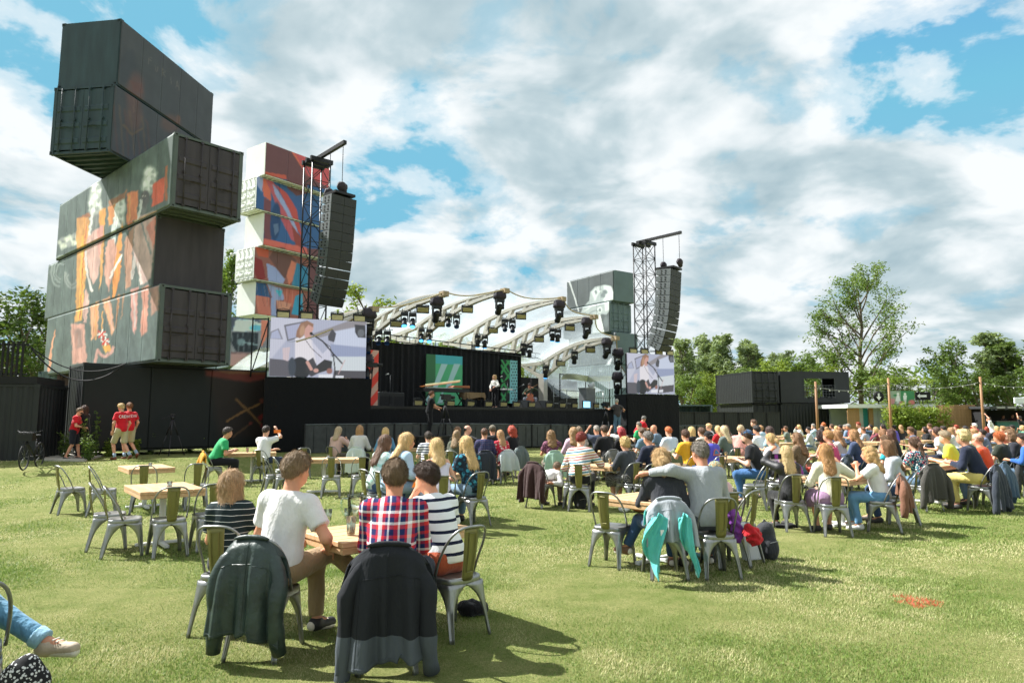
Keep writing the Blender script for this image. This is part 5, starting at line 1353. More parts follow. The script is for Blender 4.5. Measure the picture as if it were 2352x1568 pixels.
def banner(label, pts, d, painter, res=.03):
 (u0, v0), (u1, v1) = pts; s0, z1 = s_plane(u0, v0, d); s1, _ = s_plane(u1, v0, d); _, z0 = s_plane((u0 + u1) / 2, v1, d)
 root = empty('stage_banner', label, 'banner', (SA.x, SA.y, 0), S_RZ); root.matrix_basis = Matrix.Translation((SA.x, SA.y, 0)) @ Matrix.Rotation(S_RZ, 4, 'Z')
 z0 = max(z0, S_Z + .01)
 slab('printed_panel', root, (s0, d, z0), (s1 - s0, 0, 0), (0, 0, z1 - z0), (0, -1, 0), int((s1 - s0) / res) + 2, int((z1 - z0) / res) + 2, .05, BANNER, painter)
 for x in (s0 + .05, s1 - .05): MB().span((x - .02, d + .06, z0), (x + .02, d + .10, z1 - .05)).build('support_post', BLKM, root)
BANNER = attr_mat('banner_print', .7, 0., .05)
def p_red(U, V_):
 c = Canvas(U, V_, 1000, 1200, 2.613, (206, 166, 150))
 for k in range(-1, 6): y = 470 + k * 188; c.poly([(1200, y + 250), (1360, y + 60), (1360, y + 160), (1200, y + 355)], (222, 74, 62), 5)
 return c.rgba()
def p_green(U, V_):
 c = Canvas(U, V_, 1450, 1400, 3.36, (86, 176, 126)); c.poly([(850, 40), (984, 50), (978, 700), (850, 700)], (62, 112, 78), 4); c.poly([(984, 50), (1350, 80), (1345, 200), (984, 180)], (78, 172, 182), 4)
 for x in (1060, 1230): c.poly([(x, 183), (x + 85, 188), (x - 60, 520), (x - 145, 520), (x - 230, 720), (x - 150, 720), (x - 150, 600)], (168, 206, 206), 4)
 c.poly([(984, 330), (1060, 183), (984, 183)], (86, 176, 126), 3)
 return c.rgba()
def p_zig(U, V_):
 c = Canvas(U, V_, 1450, 1400, 3.36, (40, 44, 46))
 for k in range(-1, 7): y = 110 + k * 95; c.line([(1868, y), (1925, y + 95), (1990, y + 190)] if k % 2 else [(1990, y), (1925, y + 100), (1866, y + 200)], 26, (72, 160, 96), 1, 4)
 c.line([(1872, 130), (1960, 290)], 22, (72, 160, 96), 1, 4); c.poly([(1984, 120), (2100, 140), (2100, 720), (1978, 720)], (138, 200, 204), 3)
 for i in range(14):
  for j in range(3): c.ell(2006 + j * 32 + (16 if i % 2 else 0), 175 + i * 40, 8, 10, (32, 44, 46), 0, .3)
 return c.rgba()
banner('red and pink diagonally striped banner at the stage\'s left end', ((846, 803), (870, 931)), 1.2, p_red)
banner('green and blue banner with pale slanted bars behind the keyboards', (K4(862, 52), K4(1345, 740)), 5.35, p_green)
banner('green zigzag and dotted blue banner behind the singer', (K4(1866, 128), K4(2082, 715)), 5.35, p_zig)
# ---------------------------------------------------------------- canopy: cut-out steel ribs and clear membrane
RIBM = paint((188, 182, 170), .55, .1, .12, 1.2);
def membrane_mat():
 m, t, b = new_mat('clear_membrane'); t.nodes.remove(b)
 n = noise_of(t, .9, 5, (1, .5, 1), .6)
 tr = N(t, 'ShaderNodeBsdfTransparent'); tr.inputs[0].default_value = (.93, .96, .97, 1)
 df = N(t, 'ShaderNodeBsdfTranslucent'); df.inputs[0].default_value = (.50, .57, .60, 1); gl = N(t, 'ShaderNodeBsdfGlossy'); gl.inputs['Roughness'].default_value = .12; gl.inputs[0].default_value = (.9, .93, .94, 1)
 m1 = N(t, 'ShaderNodeMixShader'); t.links.new(ramp_of(t, n, [(.3, (.26,) * 3 + (1,)), (.7, (.54,) * 3 + (1,))]), m1.inputs[0]); t.links.new(tr.outputs[0], m1.inputs[1]); t.links.new(df.outputs[0], m1.inputs[2])
 fr = N(t, 'ShaderNodeFresnel'); fr.inputs[0].default_value = 1.4; m2 = N(t, 'ShaderNodeMixShader'); ad = N(t, 'ShaderNodeMath', operation='MULTIPLY_ADD'); t.links.new(fr.outputs[0], ad.inputs[0]); ad.inputs[1].default_value = .22; ad.inputs[2].default_value = .01
 t.links.new(ad.outputs[0], m2.inputs[0]); t.links.new(m1.outputs[0], m2.inputs[1]); t.links.new(gl.outputs[0], m2.inputs[2])
 t.links.new(m2.outputs[0], t.nodes['Material Output'].inputs[0]); return m
MEMB = membrane_mat()
roof = empty('stage_canopy', 'clear membrane canopy over the stage on curved steel ribs', 'canopy', (SA.x, SA.y, 0), S_RZ)
RIBS = {}
spec = {'0': ((857, 708), None, None), 'A': ((1018, 673), None, None), 'B': ((1158, 666), (953, 768), (898, 775)), 'C': ((1289, 685), (1082, 773), (1011, 792)), 'D': ((1363, 726), (1170, 798), (1110, 808)), 'E': ((1412, 775), (1247, 847), (1199, 840))}
for k, (tip, base, bk) in spec.items():
 s, z = s_plane(tip[0], tip[1], -.3)
 if base: D, zb = rib_plane(base[0], base[1], s)
 else: D, zb = 6.9, {'0': 4.6, 'A': 5.6}[k]
 if bk: Dk, zk = rib_plane(bk[0], bk[1], s); Dk = min(max(Dk, D + 1.2), D + 2.6)
 else: Dk, zk = D + 2.0, zb
 RIBS[k] = (s, z, D, zb, Dk, zk)
def rib_curve(k, t):          # upper chord, t = 0 at the tip, 1 at the column, to 1.3 at the back arm
 s, z, D, zb, Dk, zk = RIBS[k]
 if t <= 1: return (-.3 + (D + .3) * t, z + (zb + .45 - z) * t + .42 * math.sin(math.pi * t))
 a = (t - 1) / .3; return (D + (Dk - D) * a, zb + .45 + (zk - zb - .35) * a)
def rib_depth(t): return .18 + .95 * max(0, t) ** 1.15 if t <= 1 else 1.01 * max(0, 1 - (t - 1) / .3) + .12
for k in RIBS:
 s = RIBS[k][0]; th = .11
 rb = empty('rib', None, None, (s, 0, 0)); rb.parent = roof
 def strip(ts, lo, hi, nm):
  vs, fs = [], [];
  for t in ts:
   d, z = rib_curve(k, t); dep = rib_depth(t)
   for x, f in ((-th, lo), (-th, hi), (th, hi), (th, lo)): vs.append((x, d, z - dep * (lo if f == lo else hi)))
  n = len(ts)
  for i in range(n - 1):
   for j in range(4): fs.append((i * 4 + j, i * 4 + (j + 1) % 4, (i + 1) * 4 + (j + 1) % 4, (i + 1) * 4 + j))
  fs += [(3, 2, 1, 0), tuple((n - 1) * 4 + j for j in range(4))]
  MB().add(vs, fs).build(nm, RIBM, rb)
 T1 = [i / 22 for i in range(23)]; T2 = [1 + .3 * i / 8 for i in range(9)]
 def lohi(t): dep = rib_depth(t); return dep
 for ts, nm in ((T1, 'chord'), (T2, 'chord')):
  vs, fs = [], []
  for side in (0, 1):
   vs, fs = [], []
   for t in ts:
    d, z = rib_curve(k, t); dep = rib_depth(t); w = min(.15 + .05 * t, dep * .42)
    a, b = (z, z - w) if side == 0 else (z - dep + w, z - dep)
    vs += [(-th, d, a), (-th, d, b), (th, d, b), (th, d, a)]
   n = len(ts)
   for i in range(n - 1):
    for j in range(4): fs.append((i * 4 + j, i * 4 + (j + 1) % 4, (i + 1) * 4 + (j + 1) % 4, (i + 1) * 4 + j))
   fs += [(3, 2, 1, 0), tuple((n - 1) * 4 + j for j in range(4))]
   MB().add(vs, fs).build(('upper_chord', 'lower_chord')[side], RIBM, rb)
 for t in (.16, .34, .50, .64, .78, .92, 1.10, 1.19):
  d, z = rib_curve(k, t); dep = rib_depth(t); d2, z2 = rib_curve(k, min(1.3, t + .045)); w = .10 + .06 * min(t, 1); zz2 = z2 - rib_depth(min(1.3, t + .045)) + .05
  MB().prism([(-th * .9, d - w, z - .05), (-th * .9, d + w * .6, z - .05), (-th * .9, d2 + w, zz2), (-th * .9, d2 - w * .6, zz2)], (th * 1.8, 0, 0)).build('web', RIBM, rb)
 D, zb = RIBS[k][2], RIBS[k][3]
 MB().span((-.16, D - .22, S_Z), (.16, D + .22, zb - .30)).build('column', RIBM, rb)
 MB().span((-.15, -.52, RIBS[k][1] - .16), (.15, -.18, RIBS[k][1] + .06)).build('tip_cap', paint((150, 132, 104), .6), rb)
keys = ['0', 'A', 'B', 'C', 'D', 'E']
cols = []
for k in keys: cols.append([(RIBS[k][0],) + rib_curve(k, t) for t in np.linspace(-.02, 1.3, 34)])
first = [(RIBS['0'][0] - 3.2, p[1], max(p[2] - 1.6, S_Z + .6)) for p in cols[0]]; last = [(RIBS['E'][0] + 2.3, p[1] + .2, max(p[2] - 2.7, S_Z + .7)) for p in cols[-1]]; foot = [(RIBS['E'][0] + 2.9, p[1] + .2, S_Z + .9) for p in cols[-1]]
cols = [first] + cols + [last]
for c in range(len(cols) - 1):
 vs, fs = [], []; n = 12
 for i in range(n + 1):
  f = i / n
  for p, q in zip(cols[c], cols[c + 1]):
   sag = .42 * math.sin(math.pi * f) * (.4 + .6 * math.sin(math.pi * min(1, max(0, (p[1] + .3) / 9))))
   fd = .5 * math.sin(math.pi * f) if p[1] < 1.5 else 0
   vs.append((p[0] + (q[0] - p[0]) * f, p[1] + (q[1] - p[1]) * f + fd * (1 - max(0, p[1]) / 1.5), p[2] + (q[2] - p[2]) * f - sag + .03))
 m = len(cols[0])
 fs = [(i * m + j, (i + 1) * m + j, (i + 1) * m + j + 1, i * m + j + 1) for i in range(n) for j in range(m - 1)]
 MB().add(vs, fs, True).build('membrane', MEMB, roof)
 MB().tube([vs[i * m] for i in range(n + 1)], .03, 6).build('edge_cable', paint((176, 160, 120), .6), roof)
tr = empty('backdrop_truss', 'thin black double pipe truss along the top of the backdrop', 'truss', (SA.x, SA.y, 0), S_RZ)
for z in (5.58, 5.88): MB().tube([(sL - 1, 5.55, z), (sR + 1.6, 5.55, z - .35)], .03, 6).build('pipe', BLKM, tr)
for i in range(16):
 x = sL - .8 + i * (sR - sL + 2) / 15; dz = -.35 * (i / 15); MB().tube([(x, 5.55, 5.58 + dz), (x, 5.55, 5.88 + dz)], .02, 5).build('strut', BLKM, tr)
# ---------------------------------------------------------------- stage lights
GOLD = paint((168, 158, 112), .35, .1, .2, 8.); LENS = paint((40, 70, 120), .12, .2)
m_, t_, b_ = new_mat('lit_lens'); b_.inputs['Base Color'].default_value = (.02, .1, .3, 1); b_.inputs['Emission Color'].default_value = (.08, .45, 1, 1); b_.inputs['Emission Strength'].default_value = 1.5; LITLENS = m_
COVER = cloth((52, 46, 54), .7, .8)
def hook(mb): return mb.tube([(0, 0, 0), (.03, 0, .05), (0, 0, .10), (-.03, 0, .06)], .012, 5)
KIT = {}
def light_kit():
 k = []; mb = MB().box((0, 0, -.10), (.34, .26, .16)).box((-.15, 0, -.30), (.05, .14, .34)).box((.15, 0, -.30), (.05, .14, .34)); KIT['yoke'] = mb.mesh('yoke', BLKM)
 KIT['clamp'] = MB().tube([(-.26, 0, .02), (.26, 0, .02)], .018, 6).tube([(-.1, 0, -.02), (-.1, 0, .14)], .018, 6).tube([(.1, 0, -.02), (.1, 0, .14)], .018, 6).mesh('clamp', BLKM)
 KIT['head'] = MB().tube([(0, 0, .14), (0, 0, .08), (0, 0, -.16), (0, 0, -.26), (0, 0, -.30)], [.07, .115, .12, .135, .13], 14).mesh('lamp_head', BLKM)
 KIT['lens'] = MB().lathe([(0, .0), (.10, 0), (.115, .01), (.115, .02)], 14).mesh('lens', LENS); KIT['lens_lit'] = MB().lathe([(0, .0), (.10, 0), (.115, .01), (.115, .02)], 14).mesh('lens', LITLENS)
 f = Field(); f.cone((-.20, 0, -.05), (.20, 0, -.05), .20, .20, .05, True, True); f.ell((0, 0, -.12), (.28, .24, .16), .08); f.cut(lambda X, Y, Z: -.22 - Z); KIT['cover'] = f.mesh('rain_cover', .035, COVER, .006, 16.)
 KIT['blind_frame'] = MB().box((0, 0, -.34), (.44, .09, .03)).box((0, 0, -.08), (.44, .09, .03)).box((-.22, 0, -.21), (.03, .09, .28)).box((.22, 0, -.21), (.03, .09, .28)).tube([(-.24, 0, -.2), (-.24, 0, -.05), (0, 0, .0), (.24, 0, -.05), (.24, 0, -.2)], .014, 5).box((0, .03, -.12), (.40, .02, .04)).mesh('lamp_frame', BLKM)
 KIT['blind_face'] = MB().box((0, 0, 0), (.40, .05, .20)).mesh('gold_panel', GOLD)
light_kit()
def moving_head(p, rz, tilt, label, lit=False, cover=False, s=1.):
 root = empty('stage_light', label, 'stage light', p, rz, 'moving lights under the canopy'); root.scale = (s,) * 3
 link('clamp', KIT['clamp'], root)
 if cover: link('rain_cover', KIT['cover'], root)
 y = link('yoke', KIT['yoke'], root, (0, 0, -.02 if not cover else -.16)); h = link('lamp_head', KIT['head'], root, (0, 0, -.42 if not cover else -.56), (tilt, 0, 0)); link('lens', KIT['lens_lit' if lit else 'lens'], h, (0, 0, -.305), (math.pi, 0, 0))
def blinder(p, rz, label, tilt=.5, group='gold blinder lights under the canopy', s=1.):
 root = empty('blinder_light', label, 'stage light', p, rz, group); root.scale = (s,) * 3
 link('lamp_frame', KIT['blind_frame'], root); link('gold_panel', KIT['blind_face'], root, (0, -.03, -.25), (tilt, 0, 0))
def rib_light(k, u, v, dz=.45):
 d, z = rib_plane(u, v, RIBS[k][0] - .16); return SW(RIBS[k][0] - .16, d, z + dz)
RN = {'0': 'first', 'A': 'second', 'B': 'third', 'C': 'fourth', 'D': 'fifth', 'E': 'last'}
FRZ = S_RZ + R(-35)
for k, q in (('0', K2(420, 640)), ('A', K2(1335, 460)), ('B', K2(2180, 370)), ('C', K3(750, 380)), ('D', K3(1040, 555)), ('E', K3(1250, 765))):
 moving_head(rib_light(k, q[0], q[1], .42), FRZ + .3, .75, 'rain-hooded moving light at the tip of the %s canopy rib' % RN[k], cover=True, s=1.15)
for k, q0, q1, tl, lit, w in (('A', K2(900, 590), K2(1010, 600), -.5, True, 'middle'), ('A', K2(555, 840), K2(670, 840), -.7, False, 'foot'), ('B', K2(1490, 600), K2(1600, 620), -.6, False, 'middle'), ('B', K2(1130, 800), K2(1235, 810), -.5, True, 'foot'),
       ('C', K3(180, 520), K3(260, 530), -.5, False, 'middle'), ('C', K2(1885, 880), K2(1980, 890), .3, True, 'foot'), ('D', K3(680, 620), K3(735, 630), .3, True, 'middle'), ('D', K3(375, 770), K3(440, 790), .3, False, 'foot')):
 for i, q in enumerate((q0, q1)): moving_head(rib_light(k, q[0], q[1], .35), FRZ, tl, '%s of two small moving lights at the %s of the %s rib' % (('left', 'right')[i], w, RN[k]), lit=lit, s=1.0)
for q, w in ((K3(910, 860), 'middle'), (K3(610, 1010), 'foot')): moving_head(rib_light('E', q[0], q[1], .4), FRZ, .4, 'single moving light at the %s of the last rib' % w, lit=w == 'foot', s=1.05)
for i, (k, q) in enumerate((('A', K2(1145, 460)), ('A', K2(790, 650)), ('B', K2(1745, 460)), ('B', K2(1370, 650)), ('C', K3(350, 430)), ('C', K2(2090, 740)), ('D', K3(860, 550)), ('D', K3(540, 670)), ('E', K3(1075, 780)), ('E', K3(765, 920)))):
 blinder(rib_light(k, q[0], q[1], .25), FRZ + .2, 'gold blinder light %s on the %s canopy rib' % (('nearer the tip', 'nearer the column')[i % 2], RN[k]), s=1.2)
for i, q in enumerate((K4(745, 715), K4(1180, 728), K4(1450, 731), K4(1690, 733), K4(1890, 743), K4(2065, 748), K4(2270, 758), K3(640, 1372), K3(780, 1377), K3(910, 1377), K3(1135, 1385), K3(1232, 1387))):
 s, z = s_plane(q[0], q[1], .35)
 blinder(SW(s, .35, S_Z + .37), S_RZ, 'squat gold floor light on the stage edge, number %s from the left' % ('one two three four five six seven eight nine ten eleven twelve'.split()[i]), .3, 'gold floor lights along the stage edge', .92)
s, z = s_plane(*K3(1035, 1378), .3); q = SW(s, .3, S_Z)
root = empty('monitor_screen', 'small bright blue screen among the floor lights', 'screen', q, S_RZ)
m_, t_, b_ = new_mat('blue_screen'); b_.inputs['Base Color'].default_value = (.02, .05, .1, 1); b_.inputs['Emission Color'].default_value = (.25, .65, 1, 1); b_.inputs['Emission Strength'].default_value = 1.1
MB().box((0, 0, .22), (.60, .05, .40)).build('casing', BLKM, root); MB().box((0, -.028, .22), (.52, .005, .32)).build('display', m_, root)
def screen(label, pl, pr, z0, z1, painter, emit, res, dlab):
 a, b = Vector((pl.x, pl.y)), Vector((pr.x, pr.y)); L = (b - a).length; rz = math.atan2(b.y - a.y, b.x - a.x)
 M = Matrix.Translation((a.x, a.y, 0)) @ Matrix.Rotation(rz, 4, 'Z'); root = empty('video_screen', label, 'screen', (a.x, a.y, 0), rz); root.matrix_basis = M
 slab('display', root, (0, -.06, z0), (L, 0, 0), (0, 0, z1 - z0), (0, -1, 0), int(L / res), int((z1 - z0) / res), .08, attr_mat('led_' + label[:6], .4, emit), painter)
 MB().span((.02, .03, z0 + .02), (L - .02, .20, z1 - .02)).build('housing', BLKM, root)
 d2 = empty('screen_skirt', dlab, 'drape', (a.x, a.y, 0), rz)
 drape('skirt', d2, (-.12, -.12), (L + .22, -.12), .15, z0 - .02, DRAPE, .008, .9); MB().span((-.12, .0, .2), (L + .2, 1.0, z0 - .04)).build('riser', BLK, d2)
 return M, L
def p_screen(ox, oy, k):
 def f(U, V_):
  c = Canvas(U, V_, ox, oy, k, (176, 180, 200)); SKN, HR = (204, 158, 148), (150, 112, 92)
  c.poly([(205, 160), (560, 200), (200, 640)], (196, 198, 214), 20); c.poly([(355, 260), (600, 215), (500, 400), (390, 430)], (112, 112, 122), 6); c.poly([(375, 275), (560, 235), (480, 390), (402, 410)], (170, 174, 200), 6); c.poly([(215, 330), (300, 295), (345, 410), (205, 400)], (130, 130, 140), 6); c.poly([(225, 340), (290, 308), (330, 405), (215, 398)], (172, 178, 204), 5)
  c.poly([(660, 350), (1080, 200), (1220, 230), (1220, 260), (700, 400)], (146, 142, 148), 10); c.poly([(860, 330), (1220, 260), (1220, 490), (880, 470)], (198, 206, 226), 16); c.poly([(840, 460), (1215, 500), (1215, 600), (860, 600)], (150, 160, 190), 10); c.poly([(820, 590), (1210, 590), (1210, 740), (880, 740)], (206, 214, 220), 8); c.poly([(880, 735), (1210, 740), (1205, 840), (860, 840)], (78, 76, 84), 6)
  c.poly([(205, 610), (420, 630), (420, 800), (198, 795)], (92, 90, 100), 6); c.poly([(340, 500), (420, 490), (400, 640), (345, 620)], (206, 190, 196), 5)
  c.poly([(1095, 255), (1205, 265), (1210, 395), (1130, 390), (1100, 340)], (58, 58, 66), 6); c.ell(1160, 345, 36, 42, (104, 108, 116), 0, .3); c.poly([(815, 380), (860, 300), (900, 350), (880, 440), (820, 420)], (72, 72, 80), 6)
  c.poly([(470, 400), (560, 370), (650, 420), (720, 590), (700, 650), (640, 700), (580, 690), (470, 600)], (226, 222, 228), 8); c.poly([(640, 420), (760, 560), (840, 480), (840, 620), (700, 690)], (206, 206, 222), 8)
  c.poly([(540, 240), (610, 222), (660, 250), (664, 300), (650, 330), (640, 390), (580, 400), (560, 340)], SKN, 6); c.poly([(480, 380), (490, 320), (530, 240), (600, 215), (665, 250), (660, 285), (610, 255), (575, 300), (560, 370), (520, 400)], HR, 7); c.ell(545, 320, 26, 60, (184, 146, 118), 10, .5)
  c.line([(632, 345), (760, 430), (870, 560), (962, 660)], 14, (40, 40, 46), 1, 4); c.ell(640, 350, 16, 16, (24, 24, 28)); c.line([(870, 560), (885, 700), (900, 830)], 12, (44, 44, 50)); c.line([(760, 430), (840, 490), (860, 590)], 7, (60, 60, 66), .9); c.line([(570, 400), (640, 500), (750, 600)], 6, (60, 54, 56), .9)
  c.ell(530, 710, 100, 115, (34, 36, 46), -15, .1); c.ell(440, 700, 40, 100, (58, 66, 80), 0, .2); c.poly([(600, 640), (660, 600), (700, 690), (720, 760), (640, 800), (580, 740)], (52, 50, 58), 10, .9); c.poly([(690, 690), (780, 620), (860, 640), (850, 720), (720, 760)], (46, 46, 52), 6); c.line([(600, 650), (640, 720)], 34, SKN); c.ell(690, 735, 28, 22, SKN); c.ell(830, 740, 30, 30, (150, 104, 96))
  c.poly([(718, 775), (865, 775), (862, 825), (715, 815)], (226, 228, 236), 4); c.poly([(895, 785), (978, 790), (976, 832), (890, 828)], (220, 222, 230), 4); c.line([(990, 630), (925, 770)], 10, (206, 176, 176), .8)
  c.c *= (1 + .05 * np.sin(c.x * .35))[:, None]
  return c.rgba()
 return f
M1, L1 = screen('left video screen showing a blonde guitarist singing', at(620, 793, 25.2), at(840, 810, 26.5), 3.2, 5.40, p_screen(1000, 1200, 2.613), .38, .024, 'plain black cloth skirt below the left video screen')
def p_right(U, V_):
 x = (U - 1441) / (1547 - 1441); y = (V_ - 812) / (903 - 812)
 U2 = 618 + x * (839 - 618); V2 = 727 + 20 * x + y * (133); return p_screen(1000, 1200, 2.613)(U2, V2)
M2, L2 = screen('right video screen showing the same guitarist', at(1441, 856, 36.2), at(1547, 860, 37.6), 2.95, 5.10, p_right, .38, .03, 'plain black cloth skirt below the right video screen')
for M, L, zz, wh in ((M1, L1, 5.40, 'left'), (M2, L2, 5.10, 'right')):
 for i, f in enumerate((.12, .36, .68, .92)):
  p = M @ Vector((L * f, -.02, zz + .36)); blinder(p, math.atan2(M[1][0], M[0][0]), '%s gold light standing on the %s video screen' % (('first', 'second', 'third', 'fourth')[i], wh), -.2, 'gold lights on top of the video screens', 1.0)
# ---------------------------------------------------------------- lattice towers with hanging loudspeaker columns
def tower(label, u, v_top, Y, w, z0, boom, side_lab):
 p = at(u, v_top, Y); H_ = p.z
 root = empty('lattice_tower', label, 'tower', (p.x, p.y, 0), S_RZ)
 for sx in (-1, 1):
  for sy in (-1, 1): MB().tube([(sx * w / 2, sy * w / 2, z0), (sx * w / 2, sy * w / 2, H_)], .035, 8).build('chord', BLKM, root)
 n = int((H_ - z0) / .85); st_ = (H_ - z0) / n
 bm = {}
 for f, (ax, sg) in enumerate(((0, -1), (0, 1), (1, -1), (1, 1))):
  for i in range(n):
   za, zb = z0 + i * st_, z0 + (i + 1) * st_
   for a, b in (((-1, za), (1, zb)),) + ((((1, za), (-1, zb)),) if side_lab == 'right' else ()) + (((-1, zb), (1, zb)),):
    q = [(a[0] * w / 2, sg * w / 2, a[1]), (b[0] * w / 2, sg * w / 2, b[1])] if ax == 0 else [(sg * w / 2, a[0] * w / 2, a[1]), (sg * w / 2, b[0] * w / 2, b[1])]
    if i % 2 and a[1] != b[1]: q = [(q[0][0] * (-1 if ax == 0 else 1), q[0][1] * (1 if ax == 0 else -1), q[0][2]), (q[1][0] * (-1 if ax == 0 else 1), q[1][1] * (1 if ax == 0 else -1), q[1][2])]
    MB().tube(q, .018, 5).build('brace', BLKM, root)
 MB().box((0, 0, H_ + .02), (w + .25, .14, .20)).box((0, -w / 2, H_ + .03), (w + .2, .12, .18)).box((0, w / 2, H_ + .03), (w + .2, .12, .18)).build('head_block', BLKM, root)
 MB().span((-.07, -boom, H_ + .14), (.07, .5, H_ + .29)).build('boom', BLKM, root)
 return root, p, H_
def line_array(label, base, rz, n, ztop, tilt_end, w=1.15, dp=.62, hc=.345):
 root = empty('loudspeaker_column', label, 'loudspeaker', (base.x, base.y, 0), rz, 'hanging loudspeaker columns')
 fr = paint((38, 41, 43), .6, 0, .2, 30., .3, 90.); sd = paint((96, 102, 104), .5, 0, .1, 3.); hl = paint((20, 20, 22), .8)
 cab = MB(); a, b = hc * .5, hc * .40
 cab.add([(-w / 2, -dp / 2, -a), (w / 2, -dp / 2, -a), (w / 2, -dp / 2, a), (-w / 2, -dp / 2, a), (-w / 2, dp / 2, -b), (w / 2, dp / 2, -b), (w / 2, dp / 2, b), (-w / 2, dp / 2, b)], [(0, 1, 2, 3), (5, 4, 7, 6), (1, 5, 6, 2), (4, 0, 3, 7), (3, 2, 6, 7), (4, 5, 1, 0)])
 cm = cab.mesh('cabinet', sd); gm = MB().box((-w / 4 + .01, 0, 0), (w / 2 - .03, .03, hc - .014)).box((w / 4 - .01, 0, 0), (w / 2 - .03, .03, hc - .014)).mesh('grille', fr)
 hm = MB().box((0, 0, 0), (.02, .07, .07)).mesh('handle_recess', hl)
 y, z, t = 0., ztop, 0.
 for i in range(n):
  t = .075 + tilt_end * (max(0, i - 3) / (n - 4)) ** 1.6
  c = link('cabinet', cm, root, (0, y, z - hc / 2), (t, 0, 0)); link('grille', gm, c, (0, -dp / 2 - .012, 0))
  for yy in (-.12, .12):
   for zz in (-.06, .07): link('handle_recess', hm, c, (-w / 2 - .004, yy, zz))
  z -= hc * 1.02 * math.cos(t); y += hc * 1.02 * math.sin(t)
 MB().box((0, 0, ztop + .10), (w * .8, dp * 1.3, .10)).box((-w * .3, 0, ztop + .04), (.08, .3, .14)).box((w * .3, 0, ztop + .04), (.08, .3, .14)).build('flying_frame', BLKM, root)
 return root
def hoist(label, p, ztop, zb):
 root = empty('chain_hoist', label, 'hoist', (p.x, p.y, zb), S_RZ, 'chain hoists above the loudspeakers')
 f = Field(); f.ell((0, 0, .28), (.22, .16, .20), .05); f.ell((.1, .02, .12), (.12, .12, .14), .06); link('hoist_bag', f.mesh('hoist_bag', .03, COVER, .012, 14.), root)
 MB().tube([(0, 0, .4), (0, 0, ztop - zb)], .014, 5).build('chain', BLKM, root); MB().tube([(0, 0, 0), (0, 0, .2)], .05, 6).build('hook', BLKM, root)
r1, tp, th_ = tower('black lattice tower with boom beside the left video screen', 729, 376, 27.6, .78, 1.0, 2.35, 'left')
pa = at(783, 455, 26.1); fw = Vector((SE.y, -SE.x, 0))
line_array('left hanging column of black loudspeakers', Vector((pa.x - .05, pa.y, 0)), S_RZ + R(6), 12, pa.z, .40)
for i, o in enumerate((1.15, 2.2)): q = Vector((tp.x, tp.y, 0)) + fw * o; hoist(('inner chain hoist on the left tower boom', 'outer chain hoist on the left tower boom')[i], q, th_ + .14, pa.z + .14)
r2, tp2, th2 = tower('black lattice tower with boom behind the right video screen', 1479, 562, 38.2, .86, 1.0, 2.5, 'right')
pa2 = at(1540, 622, 36.8)
line_array('right hanging column of black loudspeakers', Vector((pa2.x - .1, pa2.y, 0)), S_RZ + R(10), 12, pa2.z, .42, 1.35, .85, .355)
for i, o in enumerate((1.3, 2.35)): q = Vector((tp2.x, tp2.y, 0)) + fw * o; hoist(('inner chain hoist on the right tower boom', 'outer chain hoist on the right tower boom')[i], q, th2 + .14, pa2.z + .14)
root = empty('scaffold_frame', 'thin scaffold frame left of the left video screen', 'scaffold', at(612, 850, 25.6).xy.to_3d(), R(20))
for x, y in ((0, 0), (-.55, .2), (.0, .8)): MB().tube([(x, y, 3.2), (x, y, 5.45)], .03, 6).build('upright', BLKM, root)
for a, b in (((0, 0, 5.4), (-.55, .2, 5.4)), ((0, 0, 3.4), (-.55, .2, 3.4)), ((-.55, .2, 3.3), (0, 0, 5.3)), ((0, 0, 5.3), (0, .8, 5.3))): MB().tube([a, b], .022, 5).build('brace', BLKM, root)
for i, (u, v) in enumerate(((845, 770), (845, 800), (843, 850))):
 moving_head(at(u, v, 26.9) + Vector((0, 0, .5)), FRZ, -.5, '%s dark moving light stacked at the left screen\'s right edge' % ('upper', 'middle', 'lower')[i], cover=i == 2, s=1.0)
for i, (x, y) in enumerate(((1365, 890), (1360, 1140))):
 q = K3(x, y); moving_head(at(q[0], q[1], 37.5) + Vector((0, 0, .5)), FRZ, .6, '%s hooded light on the post left of the right screen' % ('upper', 'lower')[i], cover=True, s=1.2)
root = empty('lighting_post', 'dark scaffold post between stage and right video screen', 'post', at(1428, 930, 37.8).xy.to_3d(), S_RZ)
for x in (0, .5): MB().tube([(x, 0, 1.0), (x, 0, 5.3)], .035, 6).build('upright', BLKM, root)
for i in range(5): MB().tube([(0, 0, 1.4 + i * .8), (.5, 0, 1.8 + i * .8)], .02, 5).build('brace', BLKM, root)
# ---------------------------------------------------------------- silver awning and wings right of the backdrop
aw = empty('silver_awning', 'silver sheet awning over the right wing of the stage', 'awning', (SA.x, SA.y, 0), S_RZ)
SILV = paint((198, 204, 204), .35, .3, .1, 2., .3, 6.)
s0, z1 = s_plane(*K3(770, 1035), 3.0); s1, _ = s_plane(*K3(1285, 1010), 3.0); _, z0 = s_plane(*K3(1030, 1105), 3.0)
vs = []; n = 24
for j in range(7):
 for i in range(n + 1):
  f, t = i / n, j / 6; vs.append((s0 + (s1 - s0) * f, 3.0 - .25 * t + .05 * math.sin(f * 14 + t * 3), z0 + (z1 - z0) * t + .04 * math.sin(f * 9)))
MB().add(vs, [(j * (n + 1) + i, j * (n + 1) + i + 1, (j + 1) * (n + 1) + i + 1, (j + 1) * (n + 1) + i) for j in range(6) for i in range(n)], True).build('sheet', SILV, aw)
for x in (s0, (s0 + s1) / 2, s1): MB().tube([(x, 3.1, S_Z), (x, 3.1, z1 + .05)], .035, 6).build('post', BLKM, aw)
